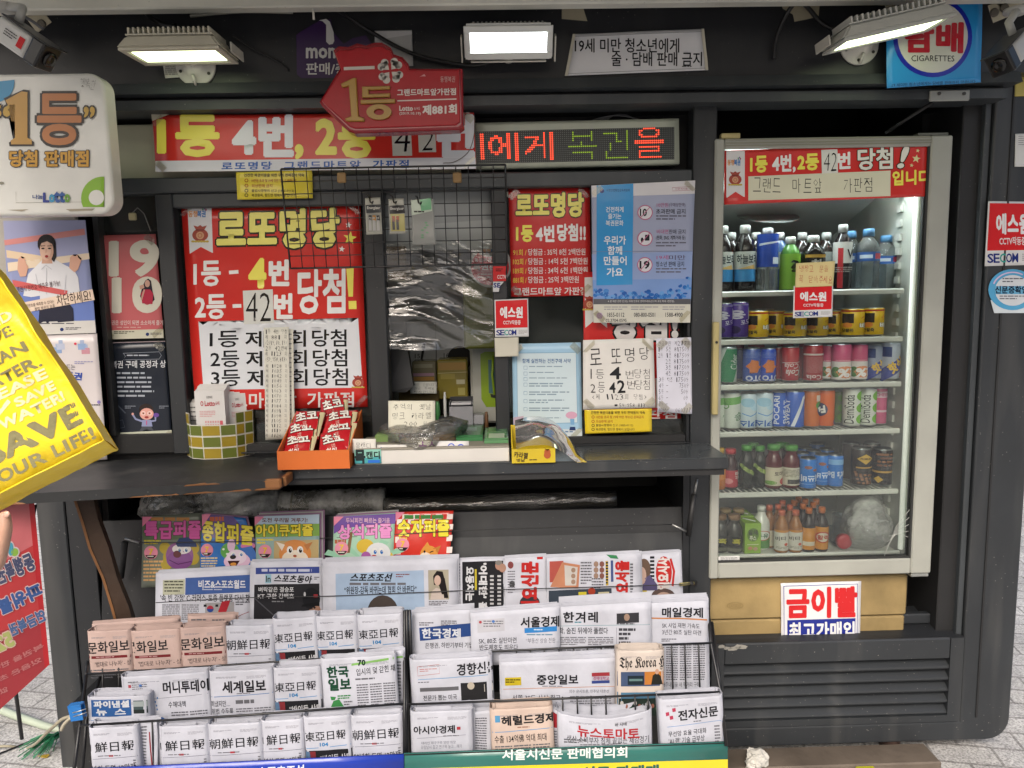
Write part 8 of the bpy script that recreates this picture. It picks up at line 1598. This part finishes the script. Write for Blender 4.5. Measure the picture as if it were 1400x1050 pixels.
# ----- racks -----
WK = M('#141416', 'metal', .4)
def rack(name, lab, bars, uprights, sides, sign):
    e = empty(name, sign['base'], lab, 'newspaper rack')
    b = MB()
    for pts, Y, r in bars: b.tube([P(x, y, Y) for x, y in pts], r, WK, 7)
    for x, y0, y1, Y in uprights: b.tube([P(x, y0, Y), P(x + (y1 - y0) * .03, y1, Y)], .0022, WK, 6)
    for pts in sides: b.tube([P(x, y, Y) for x, y, Y in pts], .0045, WK, 7)
    b.build('wire_frame', e)
    q = sign['quad']; s = Sheet(q, Y=sign['Y'], kind='gloss', wav=0, step=.4); s.base(sign['col'], 4, .006); sign['art'](s); s.build('sign_board', e)
    return e
YSG = 1.745
rack('newspaper_rack', 'black wire newspaper rack with a royal blue board, holding pink and white folded papers',
     [([(118, 922), (330, 908), (553, 893)], Y3 - .035, .003), ([(110, 992), (330, 978), (553, 962)], Y2 - .065, .003), ([(556, 834), (557, 900), (560, 1040)], Y3 - .03, .004)],
     [(x, 915 - (x - 118) * .04, 985 - (x - 118) * .04, Y3 - .034) for x in (140, 162)] + [(x, 990 - (x - 118) * .05, 1050, Y2 - .064) for x in (190, 208)],
     [[(118, 922, Y3 - .035), (108, 1000, Y2 - .05), (100, 1060, Y1 - .05)], [(137, 925, Y3), (118, 985, Y2), (112, 1060, Y1)], [(118, 922, Y3 - .035), (120, 905, Y3 + .06)], [(553, 835, Y3 - .03), (553, 893, Y3 - .034), (553, 962, Y2 - .064), (553, 1036, Y1 - .03)]],
     dict(base=P(330, 1060, YSG), quad=[(120, 1052), (553, 1032), (553, 1075), (120, 1095)], Y=YSG, col='#1f3aa4', art=lambda s: s.text('스포츠조선', 352, 1047, 415, 1060, '#d6dae6', .03, 1, dy=-3)))
rack('newspaper_rack', 'black wire newspaper rack with a teal and yellow board, holding flat business papers',
     [([(566, 896), (770, 886), (975, 879)], Y3 - .035, .003), ([(558, 963), (770, 955), (985, 946)], Y2 - .065, .003), ([(560, 834), (562, 896), (564, 1034)], Y3 - .03, .004)],
     [(x, 893 - (x - 566) * .035, 958 - (x - 566) * .035, Y3 - .034) for x in (706, 725, 744, 764, 784, 803, 822, 918, 936, 955)] + [(x, 960 - (x - 566) * .035, 1000, Y2 - .064) for x in (769, 789, 808, 828, 868, 886)],
     [[(968, 830, Y3 + .02), (972, 880, Y3 - .034), (985, 946, Y2 - .06), (993, 1020, Y1 - .04)], [(973, 850, Y3 + .03), (984, 930, Y2), (991, 1016, Y1)], [(556, 900, Y3 - .03), (556, 1040, Y1 - .03)]],
     dict(base=P(775, 1060, YSG), quad=[(552, 1031), (995, 1015), (995, 1066), (552, 1084)], Y=YSG, col='#2f6a62', art=lambda s: (s.quadr([(552, 1051), (995, 1038), (995, 1066), (552, 1084)], '#d9c62c', 1), s.quadr([(552, 1031), (995, 1015), (995, 1016.5), (552, 1033)], '#15201e', 1), s.text('서울시신문 판매협의회', 690, 1023, 860, 1037, '#dce2de', .025, 1, dy=-4), s.text('신문 판매대', 800, 1047, 902, 1066, '#1f5a50', .05, 2, dy=-3))))
# ---------------- street side: buildings across the road, seen only as reflections ----------------
def block(x0, x1, y, h, col, lab):
    e = empty('building', ((x0 + x1) / 2, y, GZ), lab, 'building')
    b = MB(); b.box(x0, y - 8, GZ, x1, y, h, M(col, 'wood')); b.build('wall', e)
    n = int((x1 - x0) / 2.2); G_ = M('#20272d', 'plastic', .08)
    for j in range(int(h / 3.2)):
        for i in range(n):
            w = MB(); x = x0 + .5 + i * 2.2; w.box(x, y + .001, .9 + j * 3.1, x + 1.4, y + .05, 2.5 + j * 3.1, G_); w.build('window', e)
block(-16, -5, -17, 5.2, '#6a6258', 'brown office block across the road behind the viewer')
block(-4.5, 5, -18, 4.4, '#8a8478', 'low pale block across the road behind the viewer')
block(6, 17, -17, 6.5, '#57504a', 'dark tall block across the road behind the viewer')
# ---------------- yellow bag and the hand holding it ----------------
YBG = 1.27
e = empty('shopping_bag', P(20, 660, YBG), 'bright yellow woven shopping bag printed with grey and white water saving slogans', 'bag')
def bagmat():
    m, t, b = new_mat('woven_yellow'); tc = node(t, 'ShaderNodeTexCoord')
    b.inputs['Base Color'].default_value = (*[x * .95 for x in lin('#ecce26')], 1); b.inputs['Roughness'].default_value = .38
    w = node(t, 'ShaderNodeTexNoise'); w.inputs['Scale'].default_value = 9; w.inputs['Detail'].default_value = 5; w.inputs['Distortion'].default_value = .6
    n2 = node(t, 'ShaderNodeTexChecker'); n2.inputs['Scale'].default_value = 700
    t.links.new(tc.outputs['Object'], w.inputs['Vector']); t.links.new(tc.outputs['Object'], n2.inputs[0])
    b1 = node(t, 'ShaderNodeBump'); b1.inputs['Strength'].default_value = .5; b1.inputs['Distance'].default_value = .02; t.links.new(w.outputs[0], b1.inputs['Height'])
    t.links.new(b1.outputs[0], b.inputs['Normal']); return m
YM = bagmat()
TL, TR, BR_, BL = P(-150, 250, YBG + .02), P(-20, 345, YBG + .01), P(146, 600, YBG - .005), P(-62, 706, YBG)
qd = [(-150, 250), (-20, 345), (146, 600), (-62, 706)]
QI = np.linalg.inv(hom(qd, [(0, 0), (1, 0), (1, 1), (0, 1)]))
def bagw(u, v, h):
    q = QI @ np.array([u, v, 1.0]); p = P(q[0] / q[2], q[1] / q[2], YBG)
    k = .017 * noise.noise(Vector((u * 2.3, v * 2.1, 4.2))) + .009 * noise.noise(Vector((u * 6, v * 7, 1.2))) - .018 * math.sin(math.pi * u) * math.sin(math.pi * v)
    return p + Vector((0, k - h, 0))
s = Sheet(qd, warp=bagw, kind='fabric', step=.5); s.base(YM, 26, .001)
GRY, WH2 = '#857f5c', '#e2dcae'
def T_(body, cx, cy, w, h, c, off=.05): s.text(body, cx - w / 2, cy - h / 2, cx + w / 2, cy + h / 2, c, off, 1, rot=-25.5, space=1.06, res=3)
for bd, cx, cy, w, h, c, o in (('AND', 2, 440, 46, 13, WH2, .03), ('SAVE', -6, 465, 66, 13, GRY, .03), ('CLEAN', -1, 492, 90, 14, GRY, .03), ('WATER.', 8, 516, 108, 14.5, GRY, .03), ('PLEASE', 17, 532, 106, 13, WH2, .04), ('SAVE', 50, 538, 58, 12, WH2, .04), ('WATER!', 46, 560.5, 95, 13, WH2, .04), ('SAVE', 45, 594, 138, 29, GRY, .045), ('YOUR LIFE!', 53, 627, 166, 16.5, GRY, .03)): T_(bd, cx, cy, w, h, c, o)
s.line([(-12, 563), (-4, 571), (16, 547)], 6, WH2, 1)
s.line([(147, 590), (146, 600), (-62, 706)], .01, GRY, 1)
s.build('front_panel', e)
b = MB(); n = 24; dq = Vector((.0, .10, -.012))
def strip(p0, p1, off, sag):
    vs = []; fs = []
    for i in range(n + 1):
        u = i / n; p = p0(u)
        for j in range(5): q = p + off * (j / 4) + Vector((0, 0, -sag * math.sin(math.pi * j / 4))) + Vector((0, 0, .004 * noise.noise(Vector((u * 7, j * .8, 3))))) * (j > 0); vs.append(q)
    for i in range(n):
        for j in range(4): a = i * 5 + j; fs.append([a, a + 1, a + 6, a + 5])
    b.add(vs, fs, YM, True)
strip(lambda u: bagw(u, 1, 0), None, Vector((-.022, .085, -.034)), .004)
b.build('bottom_gusset', e)
b = MB(); strip(lambda u: bagw(1, u, 0), None, Vector((-.022, .085, -.034)), 0); b.build('side_gusset', e)
b = MB(); off = Vector((-.022, .085, -.034)); vs = []; fs = []
for j in range(9):
    for i in range(9): vs.append(bagw(i / 8, j / 8, 0) + off * (1 - .0 * j))
for j in range(8):
    for i in range(8): a = j * 9 + i; fs.append([a, a + 1, a + 10, a + 9])
b.add(vs, fs, YM, True); b.build('back_panel', e)
b = MB(); seam = [bagw(k / 30, 1, .001) + Vector((0, -.001, 0)) for k in range(31)]; b.tube(seam, .0016, YM, 6); seam = [bagw(1, k / 30, .001) for k in range(31)]; b.tube(seam, .0014, YM, 6); b.build('piping', e)
# hand: skinned chain, thumb and four fingers closing on the bag's lower edge
def skinmat():
    m, t, b_ = new_mat('skin'); tc = node(t, 'ShaderNodeTexCoord'); n_ = node(t, 'ShaderNodeTexNoise'); n_.inputs['Scale'].default_value = 60; t.links.new(tc.outputs['Object'], n_.inputs['Vector'])
    r = node(t, 'ShaderNodeMix', data_type='RGBA'); r.inputs[6].default_value = (.40, .22, .15, 1); r.inputs[7].default_value = (.52, .31, .22, 1); t.links.new(n_.outputs[0], r.inputs[0]); t.links.new(r.outputs[2], b_.inputs['Base Color'])
    b_.inputs['Roughness'].default_value = .5; b_.inputs['Subsurface Weight'].default_value = .15; b_.inputs['Subsurface Radius'].default_value = (.01, .004, .002)
    bp = node(t, 'ShaderNodeBump'); bp.inputs['Strength'].default_value = .3; bp.inputs['Distance'].default_value = .001; t.links.new(n_.outputs[0], bp.inputs['Height']); t.links.new(bp.outputs[0], b_.inputs['Normal']); return m
SK = skinmat()
o0 = P(-66, 790, YBG + .03)            # palm centre, outside the frame
V = Vector
chains = [
 [(o0 + V((-.26, .05, -.10)), .034), (o0 + V((-.13, .03, -.05)), .030), (o0 + V((-.06, .02, -.02)), .028), (o0, .030), (o0 + V((-.012, .02, .012)), .024)],
]
sk_v = []; sk_e = []; sk_r = []
def addv(p, r): sk_v.append(tuple(p)); sk_r.append(r); return len(sk_v) - 1
prev = None
for p, r in chains[0]:
    i = addv(p, r)
    if prev is not None: sk_e.append((prev, i))
    prev = i
palm = prev - 1; knu = prev
def finger(root, pts, rr):
    pr = root
    for p, r in zip(pts, rr):
        i = addv(p, r); sk_e.append((pr, i)); pr = i
thumb = [P(-28, 800, YBG - .004), P(-2, 768, YBG - .016), P(8, 722, YBG - .020), P(6, 698, YBG - .014)]
finger(palm, thumb, (.015, .0125, .0115, .0085))
for k, (dz, ln) in enumerate(((.022, .9), (.006, 1.0), (-.012, .95), (-.030, .78))):
    base = o0 + V((-.035, .045 + .004 * k, .012 + dz)); finger(knu, [base, base + V((.034 * ln, .028, .014)), base + V((.052 * ln, .040, .034)), base + V((.050 * ln, .040, .052))], (.0115, .0105, .0095, .0078))
me = bpy.data.meshes.new('hand'); me.from_pydata(sk_v, sk_e, []); ho = bpy.data.objects.new('hand', me); COL.objects.link(ho); me.materials.append(SK)
md = ho.modifiers.new('Skin', 'SKIN'); md.use_smooth_shade = True; sv = me.skin_vertices[0].data
for i, r in enumerate(sk_r): sv[i].radius = (r, r)
sv[palm].use_root = True
m2 = ho.modifiers.new('Subdivision', 'SUBSURF'); m2.levels = 2; m2.render_levels = 2
tag(ho, 'hand reaching in at the edge, thumb clamped over the lower edge of the yellow bag', 'person')
b = MB(); nd = frame_at(P(9, 703, YBG - .0275), (1, 0, .1), (0, -1, .25)); b.lathe([(.0055, -.001), (.0058, .0004), (.004, .0016), (.001, .002)], (0, 0, 0), M('#c9a08c', 'plastic'), 14, nd); b.build('thumbnail', ho)
# ---------------- red banner stand seen from behind ----------------
e = empty('banner_stand', P(30, 1000, 1.86), 'leaning red and pink lottery banner stand seen from the back with mirrored letters', 'banner stand')
qd = [(-60, 700), (46, 684), (67, 908), (-60, 1024)]; pts = [P(-60, 700, 1.80), P(46, 684, 1.92), P(67, 908, 1.86), P(-60, 1024, 1.70)]
s = Sheet(qd, pts=pts, kind='gloss', wav=.003, step=.5); s.base('#b83a3c', 16, .0015)
s.quadr([(-60, 700), (46, 684), (50, 735), (-60, 790)], '#c56a6e', 1); s.quadr([(-60, 858), (60, 834), (67, 908), (-60, 1024)], '#9c3238', 1); s.quadr([(40, 685), (46, 684), (67, 908), (62, 912)], '#b2262c', 2); s.ell(32, 685, 6, 3, '#141214', 3, 12)
for x, y, rx, ry, c in ((12, 733, 5, 5, '#8a4a9a'), (19, 740, 3.4, 8, '#4a9ab0'), (24, 744, 4.5, 5, '#8ab04a'), (7, 743, 5, 4, '#7a3a8a'), (5, 755, 5, 8, '#c9846a')): s.ell(x, y, rx + 1.6, ry + 1.6, '#d8c6c6', 3, 16); s.ell(x, y, rx, ry, c, 4, 16)
def TM(body, cx, cy, w, h, c, off=.03, out=None): s.text(body, cx - w / 2, cy - h / 2, cx + w / 2, cy + h / 2, c, off, 3, out=out, rot=-20, mirror=True)
TM('동행복권', 24, 764, 46, 22, '#4a4e6a', .05, [('#d8c6c6', .06)])
TM('파워볼', 30, 804, 52, 20, '#3c5a94', .05, [('#d8b6b6', .06)]); TM('연금복권', 40, 838, 42, 17, '#4a6490', .05, [('#cfaaaa', .05)]); TM('520', 6, 862, 34, 20, '#a9b06a', .06, [('#d2b0a4', .06)])
TM('복권을 판매할 수', 14, 892, 96, 8, '#b86e6e'); TM('있음은 초과할 수', 12, 912, 96, 8, '#b86e6e'); TM('없습니다', -4, 938, 46, 8, '#b86e6e')
s.build('banner_sheet', e)
b = MB(); b.tube([P(-58, 702, 1.815), P(10, 860, 1.86), P(30, 1010, 1.93)], .005, M('#26262a', 'metal'), 8); b.tube([P(48, 690, 1.93), P(20, 860, 1.88), P(-50, 1020, 1.72)], .005, M('#26262a', 'metal'), 8); b.build('stand_frame', e)
# rope, pole, clip, broom
def pg(px, py, z=GZ): return PZ(px, py, z)
b = MB(); pts = [pg(-30, 958, GZ + .02), pg(20, 978, GZ + .022), pg(60, 992, GZ + .02), pg(100, 1002, GZ + .018)]; b.tube(pts, [.014, .014, .013, .012], M('#a9b3a0', 'plastic', .5), 10); tag(b.build('broom_pole'), 'pale green worn pole lying on the paving against the kiosk', 'pole')
b = MB(); random.seed(9)
root = pg(84, 1003, GZ + .03)
for k in range(30):
    d = Vector((random.uniform(-.09, .015), random.uniform(-.12, -.05), random.uniform(-.03, .015))); p1 = root + d * .5 + Vector((0, 0, .012)); p2 = root + d; p2.z = max(p2.z, GZ + .003); b.tube([root + Vector((random.uniform(-.012, .012), 0, random.uniform(-.008, .008))), p1, p2], .0018, M('#236a46' if k % 3 else '#378a60', 'plastic'), 4)
tag(b.build('broom_bristles'), 'splayed green plastic bristles of a broom lying by the kiosk foot', 'broom')
b = MB(); pl = pg(56, 1033, GZ + .002); b.add([pl + Vector(v) for v in ((0, 0, 0), (.02, .006, .001), (.032, -.004, .004), (.028, -.016, .001), (.01, -.014, .002), (-.006, -.01, .006))], [[0, 1, 2, 3, 4, 5]], M('#b79a3a', 'paper')); tag(b.build('leaf'), 'small yellow fallen leaf on the paving by the green bristles', 'leaf')
cable([pg(-20, 1022, GZ + .012), pg(10, 1020, GZ + .012), pg(40, 1022, GZ + .01), P(66, 1000, 1.95), P(84, 984, 1.88), P(98, 979, 1.84)], .0045, 'beige rope running from the paving up to the blue clip', M('#a39c88', 'fabric'), 'rope', 'rope')
cable([P(84, 998, 1.85), P(88, 990, 1.84), P(97, 981, 1.835)], .0045, 'short frayed end of beige rope at the blue clip', M('#b1aa96', 'fabric'), 'rope', 'rope')
cable([pg(-10, 1034, GZ + .006), pg(30, 1018, GZ + .006), pg(62, 1004, GZ + .006)], .003, 'thin black cord lying on the paving beside the rope', CAB, 'cord', 'cord')
b = MB(); a = P(98, 962, 1.82); c_ = P(116, 984, 1.82); T = frame_at((a + c_) / 2, (1, 0, .12), (0, 0, 1)); w = .017; b.prism([(-w, .02), (w, .02), (w * .95, -.018), (-w * .95, -.018)], -.012, -.010, M('#2470b8', 'plastic', .25), T); b.prism([(-w, .02), (w, .02), (w * .95, -.018), (-w * .95, -.018)], .004, .006, M('#2470b8', 'plastic', .25), T); b.box(-w, -.012, .0205, w, .006, .024, M('#2470b8', 'plastic', .25), T=T)
for z in (.006, -.004): b.tube([T @ Vector((-.006, -.0135, z)), T @ Vector((.012, -.0135, z + .002)), T @ Vector((.028, -.010, z + .004))], .0013, M('#b9b9b4', 'metal', .3, .9), 6)
tag(b.build('binder_clip'), 'blue binder clip clamped to the wire rack with the rope', 'clip')
b = MB(); hull = [pg(1022 + dx, 1040 + dy, GZ + .045 + dz) for dx, dy, dz in ((0, 0, 0), (20, -8, 0), (14, 10, 0), (4, 12, 0), (8, 0, .03), (16, -2, .03), (2, -4, .02))]
crumple('tissue', hull, M('#d0cdc4', 'paper'), 'crumpled white tissue dropped on the weathered plank', 'tissue', .010, 3, 4, 60)
b = MB(); p = pg(1180, 1050, GZ + .046); b.box(p.x - .02, p.y - .012, GZ + .0425, p.x + .035, p.y + .008, GZ + .046, M('#b7b42a', 'gloss')); tag(b.build('candy_wrapper'), 'flat yellow green wrapper scrap on the weathered plank', 'wrapper')
bpy.data.objects.remove(FO); bpy.data.curves.remove(FC)
